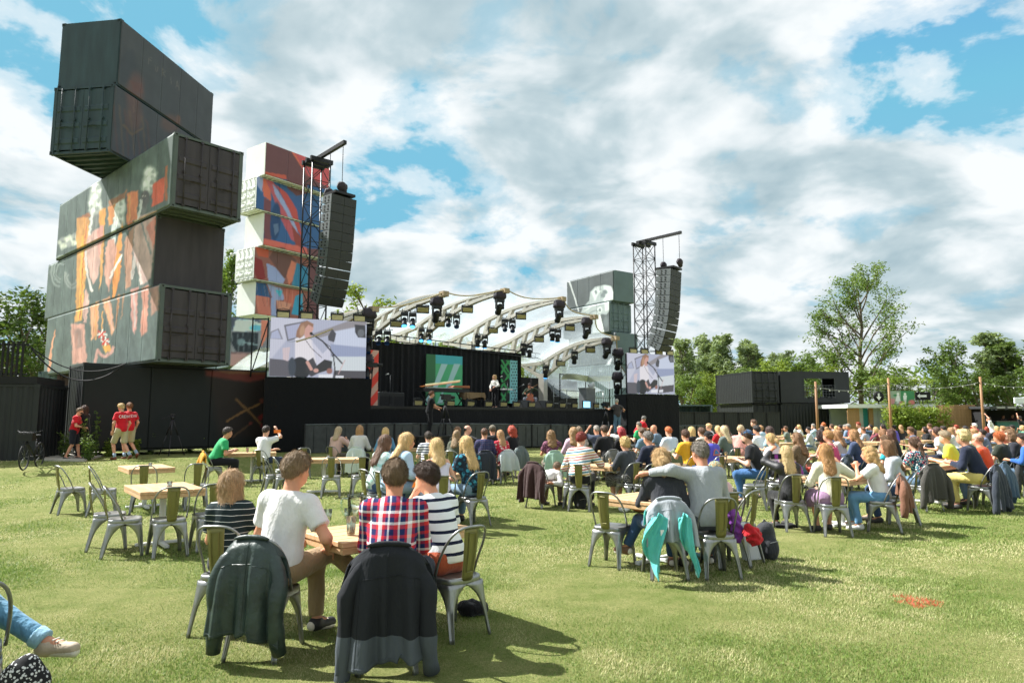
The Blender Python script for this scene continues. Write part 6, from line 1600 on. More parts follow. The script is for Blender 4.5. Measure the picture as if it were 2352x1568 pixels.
MB().tube([(s0, 3.1, z1), (s1, 3.1, z1)], .03, 6).build('pole', BLKM, aw); MB().span((s0, 6.2, S_Z), (s1 + .5, 6.3, z0 + .2)).build('rear_curtain', BLK, aw)
wing = empty('wing_rail', 'metal railings and flight cases in the right wing', 'railing', (SA.x, SA.y, 0), S_RZ); RAIL = paint((150, 152, 150), .4, .6)
for zz in (.35, .75, 1.1): MB().tube([(s0, 3.6, S_Z + zz), (s1, 3.6, S_Z + zz)], .022, 6).build('rail', RAIL, wing)
for i in range(5): MB().tube([(s0 + (s1 - s0) * i / 4, 3.6, S_Z), (s0 + (s1 - s0) * i / 4, 3.6, S_Z + 1.15)], .022, 6).build('post', RAIL, wing)
q = s_plane(*K3(1040, 1290), 2.2)
fc = empty('flight_case', 'tall silver edged flight case in the right wing', 'case', SW(q[0], 2.2, S_Z), S_RZ)
MB().span((-.34, -.3, .1), (.34, .3, 1.15)).build('case_body', paint((120, 122, 124), .5), fc); MB().span((-.37, -.33, 1.15), (.37, .33, 1.22)).build('case_lid', RAIL, fc)
for sx in (-1, 1):
 MB().span((sx * .34, -.315, .1), (sx * .37, -.3, 1.15)).build('edge_trim', RAIL, fc)
 for sy in (-1, 1): MB().tube([(sx * .28, sy * .22, .05), (sx * .28 + .03, sy * .22, .05)], .05, 8).build('caster', BLK, fc)
q = s_plane(*K3(1085, 1215), 2.2)
lump('white_cover', 'white cloth thrown over gear on the flight case', 'cover', SW(q[0], 2.2, S_Z + 1.24), [((0, 0, .12), (.20, .16, .14)), ((.1, 0, .2), (.10, .10, .12))], cloth((210, 212, 214), .8, .7), .03, .01, 10.)
# ---------------------------------------------------------------- instruments and people on stage
def mic_stand(s, d, h, label, boom=None, rz=0):
 root = empty('microphone_stand', label, 'mic stand', SW(s, d, S_Z), S_RZ + rz, 'microphone stands on the stage')
 MB().tube([(0, 0, .03), (0, 0, h)], .014, 6).build('pole', BLKM, root)
 for a in range(3): MB().tube([(0, 0, .15), (.28 * math.cos(a * 2.1), .28 * math.sin(a * 2.1), .015)], .012, 5).build('leg', BLKM, root)
 e = (0, 0, h)
 if boom: MB().tube([(-boom[0] * .3, 0, h - boom[1] * .3), (boom[0], 0, h + boom[1])], .012, 6).build('boom_arm', BLKM, root); e = (boom[0], 0, h + boom[1])
 MB().tube([e, (e[0] + .10, e[1], e[2] + .03)], .016, 6).tube([(e[0] + .1, e[1], e[2] + .03), (e[0] + .16, e[1], e[2] + .05)], .030, 8).build('microphone', RAIL, root)
kbx, _ = s_plane(*K4(1110, 700), 3.2)
pn = empty('grand_keyboard', 'long black keyboard rack with its orange lid raised', 'keyboard', SW(kbx, 3.2, S_Z), S_RZ)
MB().span((-1.5, -.3, .78), (1.3, .35, .95)).build('keyboard_case', BLKM, pn); MB().span((-1.3, -.32, .955), (.3, -.12, .975)).build('keys', paint((220, 220, 214), .4), pn)
MB().prism([(-1.1, .1, 1.02), (1.0, .1, 1.30), (1.0, .16, 1.34), (-1.1, .16, 1.06)], (0, .45, 0)).build('lid', paint((176, 106, 54), .4), pn); MB().prism([(-1.1, .06, 1.07), (1.0, .06, 1.35), (1.0, .10, 1.42), (-1.1, .10, 1.14)], (0, .04, 0)).build('lid_edge', paint((232, 222, 170), .4), pn)
MB().prism([(.2, -.3, 1.0), (1.3, -.3, 1.0), (1.3, -.3, 1.12), (.35, -.3, 1.10)], (0, .4, 0)).build('upper_keyboard', paint((150, 84, 44), .45), pn)
for x0 in (-1.2, 1.0): MB().tube([(x0 - .3, 0, .0), (x0 + .3, 0, .78)], .03, 6).tube([(x0 + .3, 0, .0), (x0 - .3, 0, .78)], .03, 6).build('stand', BLKM, pn)
tsx, _ = s_plane(*K4(1475, 620), 3.0); tb = empty('cloth_table', 'small table under brown cloth beside the keyboards', 'table', SW(tsx, 3.0, S_Z), S_RZ)
vs = []; n_ = 48
for j in range(4):
 for i in range(n_):
  a = 2 * math.pi * i / n_; x = math.copysign(abs(math.cos(a)) ** .25, math.cos(a)) * .62; y = math.copysign(abs(math.sin(a)) ** .25, math.sin(a)) * .34; o = 1 + .03 * j * math.sin(i * 1.3); vs.append((x * o, y * o, .78 - j * (.10 + .025 * math.sin(i * .8))))
MB().add(vs, [tuple(range(n_))] + [(j * n_ + i, (j + 1) * n_ + i, (j + 1) * n_ + (i + 1) % n_, j * n_ + (i + 1) % n_) for j in range(3) for i in range(n_)]).build('cloth', cloth((128, 106, 76), .9, .7), tb)
for sx in (-1, 1):
 for sy in (-1, 1): MB().tube([(sx * .45, sy * .2, 0), (sx * .45, sy * .2, .62)], .02, 6).build('leg', BLKM, tb)
sv = at_z(1137, 938.5, S_Z); sv = Vector((sv.x, sv.y, S_Z)); loc = (sv.x * .965, sv.y * .965, S_Z)
FSTG = S_RZ + math.pi
def rot_to(p, q): return math.atan2(-(q[0] - p[0]), q[1] - p[1])
sr = R(205)
person('singer with long blonde hair in a white blouse playing an acoustic guitar', loc, sr + R(-65), pose='stand', lod=1, size=.98, fem=True, skin=(214, 160, 136), top=cloth((222, 218, 210), .8, .6), sleeve='long', hem=-.02, legs=cloth((24, 24, 28)), hair='long', hcol=(196, 160, 112), hlen=.2, lean=3,
  aL=(-.28, .34, 1.12), aR=(.05, .30, 1.0), poleR=(.9, -.4, -.2), poleL=(-.8, .1, -.8), face=True)
def stringed(label, loc, rz, body_pts, scale, colr, name, cat, tilt, hole=True, bout=1.):
 root = empty(name, label, cat, loc, rz); root.rotation_euler = (tilt[0], tilt[1], rz); root.scale = (scale,) * 3
 m = paint(colr, .25, 0, .25, 5.); f = Field(); f.ell((0, 0, 0), (.20, .045, .17), .03); f.ell((0, 0, .24), (.15, .045, .14), .10); f.cut(lambda X, Y, Z: np.abs(Y) - .045)
 link('instrument_body', f.mesh('instrument_body', .018, m), root); MB().box((0, -.055, .62), (.05, .03, .62)).build('neck', paint((40, 30, 26), .5), root); MB().box((0, -.055, .97), (.08, .03, .14)).build('headstock', paint((40, 30, 26), .5), root)
 if hole: MB().lathe([(0, .0), (.05, .0), (.05, .004)], 14).build('sound_hole', BLK, root, (0, -.052, .10), (R(90), 0, 0))
 MB().box((0, -.06, -.05), (.12, .03, .02)).build('bridge', paint((30, 24, 20), .6), root)
 return root
stringed('black acoustic guitar held by the singer', (loc[0] - .10, loc[1] - .12, S_Z + 1.0), sr + R(-65 + 180 + 20), None, .95, (36, 34, 40), 'acoustic_guitar', 'guitar', (0, R(62)))
cv = at_z(1216, 939.5, S_Z); cl = (cv.x * .95, cv.y * .95, S_Z)
person('cellist in a dark green cardigan seated with a cello', cl, R(185), lod=1, skin=(208, 152, 126), top=cloth((62, 74, 58), .9, .6), sleeve='long', legs=cloth((128, 130, 140)), hair='short', hcol=(56, 40, 32), lean=8, hp=18, aL=(-.16, .34, 1.10), poleL=(-1, 0, -.4), aR=(.30, .40, .80), face=True,
  stance={'L': ((-.30, .40, .52), (-.32, .42, .085), (-.36, .58, .03)), 'R': ((.30, .40, .52), (.32, .42, .085), (.36, .58, .03))})
stringed('reddish brown cello between the cellist\'s knees', (cl[0] + .03, cl[1] - .42, S_Z + .42), R(5), None, 1.12, (158, 82, 44), 'cello', 'cello', (R(-14), R(4)), False)
tag(MB().tube([(cl[0] - .35, cl[1] - .50, S_Z + .80), (cl[0] + .42, cl[1] - .52, S_Z + 1.28)], .012, 6).build('cello_bow', paint((150, 110, 76), .5)), 'thin wooden bow in the cellist\'s hand', 'bow')
root = empty('stage_stool', 'black stool under the cellist', 'stool', cl, 0.); MB().lathe([(0, .40), (.19, .40), (.20, .43), (.18, .45), (0, .45)], 16).build('seat', BLK, root)
for a in range(4): MB().tube([(.12 * math.cos(a * 1.57 + .8), .12 * math.sin(a * 1.57 + .8), .40), (.20 * math.cos(a * 1.57 + .8), .20 * math.sin(a * 1.57 + .8), 0)], .014, 6).build('leg', BLKM, root)
q = s_plane(*K4(1850, 600), 2.6); mic_stand(q[0] + .15, 2.2, 1.35, 'boom microphone stand right of the singer', (-.5, .22))
q = s_plane(*K4(2050, 600), 3.0); mic_stand(q[0], 3.0, 1.0, 'low boom microphone stand beside the cellist', (.5, .25))
q = s_plane(*K4(370, 600), 3.4); mic_stand(q[0], 3.4, 1.5, 'microphone stand left by the dark amplifiers', (-.25, .0)); q = s_plane(*K3(675, 1250), 3.4); mic_stand(q[0], 3.4, 1.3, 'straight microphone stand in front of the low black wall')
q = s_plane(*K4(1935, 640), 2.4); root = empty('keyboard_stand', 'small white keyboard on a pole in front of the singer', 'keyboard', SW(q[0], 2.4, S_Z), S_RZ); MB().box((0, 0, .98), (.62, .28, .07)).build('keyboard_top', WHITEMETAL, root); MB().tube([(0, 0, 0), (0, 0, .95)], .03, 6).build('pole', BLKM, root); MB().box((0, 0, .02), (.5, .4, .04)).build('foot', BLKM, root)
for i, (x, y) in enumerate(((590, 1380), (395, 1370))):
 q = s_plane(*K3(x, y), 1.2); root = empty('floor_monitor', ('black wedge monitor right of the cellist', 'black wedge monitor between singer and cellist')[i], 'monitor', SW(q[0], 1.2, S_Z), S_RZ)
 MB().prism([(-.35, -.25, 0), (-.35, .3, 0), (-.35, .3, .34), (-.35, .05, .40)], (.7, 0, 0)).build('cabinet', BLK, root); MB().prism([(-.32, -.235, .02), (-.32, .02, .40), (-.32, .01, .405), (-.32, -.25, .03)], (.64, 0, 0)).build('grille', BLKM, root)
for i, (x, y) in enumerate(((290, 690), (460, 680))):
 q = s_plane(*K4(x, y), 3.8); root = empty('amplifier', ('dark amplifier cabinet at the far left of the stage', 'smaller dark amplifier beside the left microphone')[i], 'amplifier', SW(q[0], 3.8, S_Z), S_RZ); w = (.55, .42)[i]
 bev_box(MB(), (0, 0, .36), (w * 1.4, .4, .70), .02).build('cabinet', BLKM, root); MB().box((0, -.205, .30), (w * 1.2, .01, .46)).build('grille', BLK, root); MB().tube([(-.1, 0, .72), (-.1, 0, .76), (.1, 0, .76), (.1, 0, .72)], .014, 5).build('handle', BLK, root)
# ---------------------------------------------------------------- crowd barrier and camera crew in the pit
BA = Vector((-7.25, 24.1)); bl = 27.0
bar = empty('crowd_barrier', 'long black panelled crowd barrier in front of the stage', 'barrier', (BA.x, BA.y, 0), S_RZ)
PAN = paint((52, 56, 56), .5, .1, .35, 5.); npn = 22
for i in range(npn):
 x0 = i * bl / npn; x1 = x0 + bl / npn - .03; w0 = SW(0, 0, 0); c0 = BA + SE * x0; c1 = BA + SE * x1; g0, g1 = float(ground_z(c0.x, c0.y)), float(ground_z(c1.x, c1.y))
 MB().add([(x0, 0, g0 + .04), (x1, 0, g1 + .04), (x1, 0, g1 + 1.0), (x0, 0, g0 + 1.0), (x0, .04, g0 + .04), (x1, .04, g1 + .04), (x1, .04, g1 + 1.0), (x0, .04, g0 + 1.0)], [(0, 1, 2, 3), (5, 4, 7, 6), (1, 5, 6, 2), (4, 0, 3, 7), (3, 2, 6, 7), (4, 5, 1, 0)]).build('panel', PAN, bar)
 MB().box((x0 - .015, .0, (g0 + .52)), (.05, .09, 1.04)).build('post', BLKM, bar); MB().box((x0 + .35, -.012, g0 + .5), (.03, .02, .86)).build('stile', PAN, bar); MB().box((x0 + .85, -.012, g0 + .5), (.03, .02, .86)).build('stile', PAN, bar)
 MB().tube([(x0, .01, g0 + 1.03), (x1 + .03, .01, g1 + 1.03)], .028, 6).build('top_rail', paint((84, 90, 90), .4, .4), bar)
def tripod(p, rz, label, h=1.25, cam_=True, col=(30, 30, 32), name='camera_tripod', spread=.38):
 root = empty(name, label, 'tripod', p, rz); m = paint(col, .5, .2)
 for a in range(3):
  e = (spread * math.cos(a * 2.094 + .5), spread * math.sin(a * 2.094 + .5), 0); mid = (e[0] * .45, e[1] * .45, h * .55)
  MB().tube([(0, 0, h), mid], .026, 6).tube([mid, e], .018, 6).build('leg', m, root)
 MB().tube([(0, 0, h - .05), (0, 0, h + .10)], .05, 8).box((0, 0, h + .13), (.12, .14, .05)).build('head', m, root); MB().tube([(0, .05, h + .10), (-.30, -.30, h - .02)], .012, 5).build('pan_bar', m, root)
 if cam_:
  MB().box((0, .05, h + .28), (.16, .42, .22)).build('camera_body', BLKM, root); MB().tube([(0, .26, h + .28), (0, .50, h + .28)], .07, 10).build('lens', BLK, root); MB().box((-.13, -.05, h + .36), (.10, .16, .08)).build('viewfinder', BLKM, root)
 return root
def pit_crew(u, v, Y, h, label, rz, plat, **kw):
 p = at(u, v, Y); base = p.z - h
 if plat:
  root = empty('camera_platform', plat, 'platform', (p.x, p.y, 0), S_RZ); MB().span((-.9, -.6, .1), (.9, .6, base - .06)).build('riser', BLK, root); MB().span((-.95, -.65, base - .06), (.95, .65, base)).build('top', BLKM, root)
 person(label, (p.x, p.y, base), rz, pose='stand', lod=1, size=h / 1.74, **kw); return p, base
p, b0_ = pit_crew(987, 899, 27.6, 1.75, 'camera operator in black with headphones in the pit', R(-70), 'black riser under the left camera operator', top=cloth((28, 28, 30)), legs=cloth((24, 24, 27)), hair='short', hcol=(110, 72, 48), aL=(-.2, .38, 1.05), aR=(.1, .40, 1.10), lean=6)
tripod((p.x + .62, p.y + .1, b0_), R(-40), 'broadcast camera on a tripod before the left operator', 1.25)
f = Field();
p, b0_ = pit_crew(1417, 917, 34.2, 1.76, 'grey haired camera operator in dark tee and jeans in the pit', R(15), 'black riser under the right camera operator', top=cloth((62, 58, 58)), legs=cloth((84, 110, 132)), hair='short', hcol=(178, 172, 162), aL=(-.46, .30, 1.32), aR=(.42, .12, 1.18), lean=2)
tripod((p.x - .5, p.y + .25, b0_), R(20), 'tripod camera before the right pit operator', 1.25)
q = at(856, 838, 27.0); root = empty('remote_camera', 'small camera on an arm at the stage\'s left corner', 'camera', q, R(-60)); MB().box((0, 0, 0), (.16, .34, .18)).build('camera_body', BLKM, root); MB().tube([(0, .16, 0), (0, .40, 0)], .07, 10).build('lens', BLK, root); MB().tube([(0, 0, -.09), (.1, -.1, -1.2)], .025, 6).build('arm', BLKM, root)
# ---------------------------------------------------------------- trees
def leaf_mat(name, a, b_, c_):
 m, t, b = new_mat(name); n = noise_of(t, .55, 3); n2 = noise_of(t, 5, 3); oi = N(t, 'ShaderNodeObjectInfo')
 c = mixc(t, ramp_of(t, n, [(.35, (0, 0, 0, 1)), (.65, (1, 1, 1, 1))]), srgb(*a), srgb(*b_)); c = mixc(t, ramp_of(t, n2, [(.45, (0, 0, 0, 1)), (.75, (.8, .8, .8, 1))]), c, srgb(*c_))
 c = mixc(t, 1., c, ramp_of(t, oi.outputs['Random'], [(0, (.78, .80, .76, 1)), (1, (1, 1, 1, 1))]), 'MULTIPLY')
 t.links.new(c, b.inputs['Base Color']); b.inputs['Roughness'].default_value = .6; b.inputs['Specular IOR Level'].default_value = .25
 tl = N(t, 'ShaderNodeBsdfTranslucent'); t.links.new(mixc(t, 1., c, (1.0, 1.0, .55, 1), 'MULTIPLY'), tl.inputs[0]); mx_ = N(t, 'ShaderNodeMixShader'); mx_.inputs[0].default_value = .38
 t.links.new(b.outputs[0], mx_.inputs[1]); t.links.new(tl.outputs[0], mx_.inputs[2]); t.links.new(mx_.outputs[0], t.nodes['Material Output'].inputs[0]); return m
LEAF_G = leaf_mat('leaf_green', (84, 110, 52), (108, 132, 62), (136, 152, 84)); LEAF_D = leaf_mat('leaf_dark', (60, 84, 42), (82, 104, 50), (112, 126, 62)); LEAF_P = leaf_mat('leaf_poplar', (112, 132, 88), (138, 154, 112), (162, 174, 138)); LEAF_Y = leaf_mat('leaf_bright', (112, 136, 54), (138, 156, 66), (160, 172, 88))
BARK = paint((96, 86, 72), .9, 0, .3, 6., .6, 12.)
def leaf_cards(cent, rad, n_per, size, rs, flat=.75):
 cent = np.array(cent); m = len(cent); k = n_per
 C = np.repeat(cent, k, 0); d = rs.normal(size=(m * k, 3)); d /= np.linalg.norm(d, axis=1)[:, None]
 r = np.repeat(np.array(rad), k) * rs.uniform(.25, 1., m * k) ** .6
 P = C + d * r[:, None] * np.array([1, 1, flat])
 a = rs.normal(size=(m * k, 3)); a[:, 2] *= .6; a /= np.linalg.norm(a, axis=1)[:, None]
 b = np.cross(a, d + .4 * rs.normal(size=(m * k, 3))); b /= np.linalg.norm(b, axis=1)[:, None] + 1e-9
 s = size * rs.uniform(.6, 1.25, m * k)
 v = np.stack([P - a * s[:, None], P + b * (s * .42)[:, None], P + a * s[:, None], P - b * (s * .42)[:, None]], 1).reshape(-1, 3)
 q = np.arange(m * k * 4).reshape(-1, 4); return v, q
def grow(kind, seed, H_):
 rs = np.random.RandomState(seed); mb = MB(); cents, rads = [], []
 def branch(p, d, L, r, lvl):
  n = 5; pts = [p.copy()]; rr = [r]; dd = d.copy()
  for i in range(n):
   dd = dd + rs.normal(size=3) * .10 + np.array([0, 0, .05 if kind != 'wide' else .02]); dd /= np.linalg.norm(dd); p = p + dd * L / n; pts.append(p.copy()); rr.append(r * (1 - .65 * (i + 1) / n))
  mb.tube([tuple(q) for q in pts], rr, 6 if lvl < 2 else 4, False)
  if lvl >= 2 or L < H_ * .06:
   for q in pts[2:]: cents.append(q); rads.append(L * .34 + H_ * .012)
   return
  nb = {'poplar': 16, 'wide': 9, 'round': 11, 'open': 18, 'big': 17}[kind] if lvl == 0 else 7 if kind == 'big' else 5
  for i in range(nb):
   t = (.14 if kind in ('open', 'poplar') else .24) + (.86 if kind in ('open', 'poplar') else .76) * (i + rs.uniform(0, .8)) / nb if lvl == 0 else .3 + .7 * rs.uniform(); t = min(t, .99); j = min(int(t * n), n - 1); q = pts[j] + (pts[j + 1] - pts[j]) * (t * n - j)
   az = rs.uniform(0, 6.28); spread = {'poplar': .42, 'wide': 1.15, 'round': .95, 'open': 1.0, 'big': .85}[kind] * (1.05 - .35 * t) if lvl == 0 else .7
   ax = np.array([math.cos(az), math.sin(az), 0]); nd = dd * math.cos(spread) + ax * math.sin(spread); nd /= np.linalg.norm(nd)
   ll = L * {'poplar': .46, 'wide': .62, 'round': .55, 'open': .50, 'big': .50}[kind] * ((1.25 - .80 * t) if kind in ('open', 'poplar') else 1.15 - .55 * t if lvl == 0 else .75)
   branch(q, nd, ll, r * .42 * (1.1 - .4 * t), lvl + 1)
 branch(np.array([0., 0, 0]), np.array([0, 0, 1.]), H_ * {'poplar': .92, 'wide': .72, 'round': .80, 'open': .93, 'big': .86}[kind], H_ * .020, 0)
 return mb, cents, rads, rs
TREES = {}
def tree_data(kind, seed, leaf, size, dens):
 key = (kind, seed, leaf.name)
 if key not in TREES:
  mb, c, r, rs = grow(kind, seed, 10.); v, q = leaf_cards(c, np.array(r) * dens[1], dens[0], size, rs)
  TREES[key] = (mb.mesh('trunk', BARK), np_mesh('crown', v, q, leaf))
 return TREES[key]
def tree(label, x, y, top, kind, seed, leaf, sx=1., rz=0., z0=0., size=.20, dens=(12, 1.15), group='trees around the field', lean=0.):
 tm, cm = tree_data(kind, seed, leaf, size, dens)
 root = empty('tree', label, 'tree', (x, y, z0), rz, group); k = (top - z0) / 10.2; root.scale = (k * sx, k * sx, k); root.rotation_euler = (0, lean, rz)
 link('trunk', tm, root); link('crown', cm, root)
def tree_px(label, u, v, Y, *a, **k):
 p = at(u, v, Y); tree(label, p.x, Y, p.z, *a, **k)
for i, (u, v, Y, sd, sx, lb) in enumerate(((14, 690, 42, 1, 1.15, 'dark leafy tree at the far left edge'), (62, 668, 46, 2, 1.0, 'dark leafy tree just left of the mural stack'), (108, 690, 50, 3, .9, 'dark tree partly behind the mural stack\'s left end'), (-60, 640, 40, 2, 1.1, 'dark tree growing past the left edge'))):
 tree_px(lb, u, v, Y, 'round', sd, LEAF_D, sx, i * 1.3, dens=(12, 1.15))
tree_px('slim tree peeping out between mural stack and white tower', 528, 612, 75, 'open', 4, LEAF_G, .75)
tree_px('sparse twiggy tree above the left video screen', 835, 676, 70, 'open', 5, LEAF_Y, 1.0, 1., dens=(3, 1.2))
for i, (u, v) in enumerate(((880, 775), (945, 770), (1010, 778), (1075, 782), (1140, 788), (1205, 800), (1270, 830))):
 tree_px('green tree behind the stage canopy, %s from the left' % 'first second third fourth fifth sixth seventh'.split()[i], u, v, 78, 'round', 1 + i % 3, LEAF_Y if i % 2 else LEAF_G, 1.1, i)
tips = [(1563, 792), (1596, 788), (1620, 782), (1656, 782), (1686, 786), (1711, 795), (1730, 803), (1755, 817), (1776, 822)]
for i, (u, v) in enumerate(tips): tree_px('grey green poplar, %s from the right video screen in the row' % 'first second third fourth fifth sixth seventh eighth ninth'.split()[i], u, v, 92 + 3 * (i % 3), 'poplar', 6 + i % 3, LEAF_P, 1.15, i * .9, dens=(12, 1.25), group='row of poplars', lean=R(3))
for i, (u, v) in enumerate(((1568, 860), (1605, 866), (1648, 862), (1700, 846), (1740, 842), (1792, 834), (1826, 812), (1858, 838))):
 tree_px('low bright green tree below the poplars, %s from the left' % 'first second third fourth fifth sixth seventh eighth'.split()[i], u, v, 80, 'round', 1 + i % 3, LEAF_Y if i % 3 else LEAF_G, 1.35, i * 2., dens=(12, 1.15), group='low trees below the poplars')
tree_px('big airy tree towering over the window container', 1972, 636, 82, 'big', 3, LEAF_G, .90, 2.2, size=.11, dens=(17, .95))
for i, (u, v, Y, kd, sx, lf, lb) in enumerate(((1905, 800, 84, 'round', 1.2, LEAF_G, 'bushy tree at the foot of the big airy tree'), (2010, 838, 74, 'round', 1.3, LEAF_G, 'dense tree right of the window container'), (2065, 862, 72, 'round', 1.2, LEAF_D, 'dark rounded tree behind the toilets sign'),
  (2160, 786, 76, 'round', 1.05, LEAF_G, 'tall rounded tree behind the bamboo hedge'), (2120, 868, 74, 'round', 1.2, LEAF_G, 'lower tree left of the tall rounded tree'), (2215, 868, 74, 'wide', .95, LEAF_D, 'spreading dark tree right of the tall rounded tree'), (2282, 776, 80, 'poplar', 1.5, LEAF_P, 'slender poplar near the right edge'), (2318, 800, 80, 'poplar', 1.6, LEAF_G, 'second slender tree near the right edge'), (2360, 786, 78, 'round', 1.1, LEAF_G, 'broad tree cut by the right edge'), (2255, 850, 72, 'round', 1.2, LEAF_G, 'leafy tree behind the wooden screen wall'), (2330, 860, 72, 'round', 1.3, LEAF_D, 'dark leafy tree behind the bar'))):
 tree_px(lb, u, v, Y, kd, 1 + i % 3 if kd != 'poplar' else 6, lf, sx, i * 1.7, dens=(12, 1.15))
rs_ = np.random.RandomState(5); cc, rr = [], []
for i in range(420):
 x = -190 + i * .92; y = 118 + 10 * math.sin(i * .13) + rs_.uniform(-4, 4); h = 8.4 + 2.0 * math.sin(i * .21) + rs_.uniform(-1, 1)
 if abs(x) > 6 or True:
  for z in (1.2, 3.4, 5.4, h * .85): cc.append((x + rs_.uniform(-1, 1), y, z)); rr.append(2.1)
v, q = leaf_cards(cc, rr, 16, .55, rs_)
tag(link('woodland', np_mesh('woodland', v, q, LEAF_G)), 'distant belt of green woodland along the horizon', 'woodland', kind='stuff')
# ---------------------------------------------------------------- right background: fence, toilets, hedge, bar, poles
def fence_run(label, a, b, z1, n, mat, post=None, name='black_fence'):
 a, b = Vector(a), Vector(b); rz = math.atan2(b.y - a.y, b.x - a.x); L = (b - a).length; root = empty(name, label, 'fence', (a.x, a.y, 0), rz)
 for i in range(n):
  x0 = i * L / n; corr(MB(), (x0 + .03, 0, 0), (x0 + L / n - .03, 0, 0), .05, z1, (0, -1, 0), .22, .03).build('panel', mat, root); MB().box((x0, -.02, z1 / 2 + .03), (.07, .08, z1 + .06)).build('post', post or BLKM, root)
 MB().box((L / 2, -.01, z1 + .02), (L, .07, .05)).build('top_rail', post or BLKM, root)
pA, pB = at(1560, 946, 46), at(1792, 950, 50)
fence_run('ribbed black site fence right of the stage', pA.xy, pB.xy, 2.02, 7, BLACKP)
SLAT = wood_mat('slat_wood', (150, 116, 82), (184, 150, 110))
def slat_wall(label, a, b, z0, z1, n, name='slatted_wall', cat='wall'):
 a, b = Vector(a), Vector(b); rz = math.atan2(b.y - a.y, b.x - a.x); L = (b - a).length; root = empty(name, label, cat, (a.x, a.y, 0), rz); w = L / n
 me = MB().box((0, 0, (z0 + z1) / 2), (w * .78, .04, z1 - z0)).mesh('slat', SLAT)
 for i in range(n): link('slat', me, root, (w * (i + .5), .004 * ((i * 7) % 3), 0))
 for z in (z0 + .3, z1 - .3): MB().box((L / 2, .05, z), (L, .05, .08)).build('batten', SLAT, root)
 MB().box((L / 2, .09, (z0 + z1) / 2), (L, .02, z1 - z0 - .04)).build('backing', BLK, root)
 return root
YT = 52
def KX(x, y, Y): return at((3300 + x / 2.85) * .5742, (1300 + y / 2.85) * .5742, Y)
a, b = KX(250, 935, YT), KX(388, 940, YT); slat_wall('brown slatted wall left of the toilet entrance', a.xy, b.xy, .05, a.z, 16)
tw = empty('toilet_block', 'flat roofed toilet block with grey panels and teal doors', 'building', (0, 0, 0))
GP = paint((160, 168, 170), .5, 0, .08); TL = paint((36, 126, 132), .5)
for x0, x1, m_, nm in ((388, 432, GP, 'wall_panel'), (432, 470, TL, 'door'), (470, 500, TL, 'door'), (500, 548, SLAT, 'wall_panel'), (548, 600, GP, 'wall_panel'), (600, 690, GP, 'wall_panel')):
 p, q = KX(x0, 945, YT + .3), KX(x1, 945, YT + .3); MB().span((p.x, YT + (.3 if m_ is not TL else .5), .05), (q.x - .015, YT + .42 + (.2 if m_ is TL else 0), p.z)).build(nm, m_, tw)
p, q = KX(252, 900, YT - .4), KX(1255, 925, YT - .4); MB().span((p.x, YT - .5, p.z - .28), (q.x, YT + 5, p.z)).build('roof', paint((206, 210, 208), .5, 0, .06), tw)
MB().span((p.x + 1, YT + 4.5, .05), (q.x, YT + 4.8, p.z - .3)).build('back_wall', GP, tw); MB().span((q.x - .3, YT + .4, .05), (q.x - .1, YT + 4.5, p.z - .3)).build('side_wall', GP, tw)
roof_z = p.z
def sign_paint(U, V_):
 c = Canvas(U, V_, 3300, 1300, 2.85, (150, 168, 150)); c.poly([(860, 740), (1030, 745), (1025, 910), (870, 910)], (72, 138, 96), 6); c.poly([(740, 830), (800, 840), (790, 900), (740, 900)], (210, 150, 150), 10); c.ell(990, 880, 40, 30, (214, 128, 124), 0, .6); c.ell(880, 890, 40, 24, (206, 132, 128), 0, .6); c.ell(800, 800, 22, 10, (60, 130, 84))
 W_ = (236, 238, 238); c.ell(832, 785, 14, 16, W_); c.poly([(818, 800), (846, 800), (862, 865), (802, 865)], W_, 3); c.line([(824, 860), (824, 890)], 10, W_); c.line([(841, 860), (841, 890)], 10, W_)
 c.ell(912, 785, 14, 16, W_); c.poly([(890, 800), (934, 800), (930, 850), (894, 850)], W_, 3); c.line([(904, 845), (904, 892)], 12, W_); c.line([(921, 845), (921, 892)], 12, W_); return c.rgba()
root = empty('toilet_sign', 'green and pink sign with white woman and man symbols', 'sign', (0, 0, 0)); p, q = KX(738, 750, YT - .6), KX(1025, 905, YT - .6)
slab('sign_panel', root, (p.x, YT - .6, q.z), (q.x - p.x, 0, 0), (0, 0, p.z - q.z), (0, -1, 0), 60, 34, .06, BANNER, sign_paint)
for x in (p.x + .1, q.x - .1): MB().span((x - .03, YT - .53, roof_z), (x + .03, YT - .47, p.z)).build('post', BLKM, root)
for (x0, y0, x1, y1, lb, ar) in ((575, 770, 650, 860, 'round black sign with a white down arrow over the toilets', 'down'), (1060, 770, 1180, 845, 'black sign with a white bar right of the toilet sign', 'bar')):
 p, q = KX(x0, y0, YT - .55), KX(x1, y1, YT - .55); root = empty('arrow_sign', lb, 'sign', (0, 0, 0)); cx, cz = (p.x + q.x) / 2, (p.z + q.z) / 2
 if ar == 'down':
  MB().lathe([(0, .0), (.40, .0), (.40, .05), (0, .05)], 20).build('disc', BLK, root, (cx, YT - .5, cz), (R(90), 0, 0)); wm = paint((232, 234, 236), .5)
  MB().box((cx, YT - .57, cz + .12), (.13, .02, .26)).prism([(cx - .19, YT - .58, cz - .01), (cx + .19, YT - .58, cz - .01), (cx, YT - .58, cz - .28)], (0, .02, 0)).build('arrow', wm, root)
 else: MB().box((cx, YT - .5, cz), (1.15, .05, .6)).build('board', BLK, root); MB().box((cx, YT - .54, cz), (.5, .02, .16)).prism([(cx - .24, YT - .55, cz - .18), (cx - .24, YT - .55, cz + .18), (cx - .46, YT - .55, cz)], (0, .02, 0)).build('arrow', paint((232, 234, 236), .5), root)
 MB().span((cx - .03, YT - .46, roof_z), (cx + .03, YT - .42, cz)).build('post', BLKM, root)
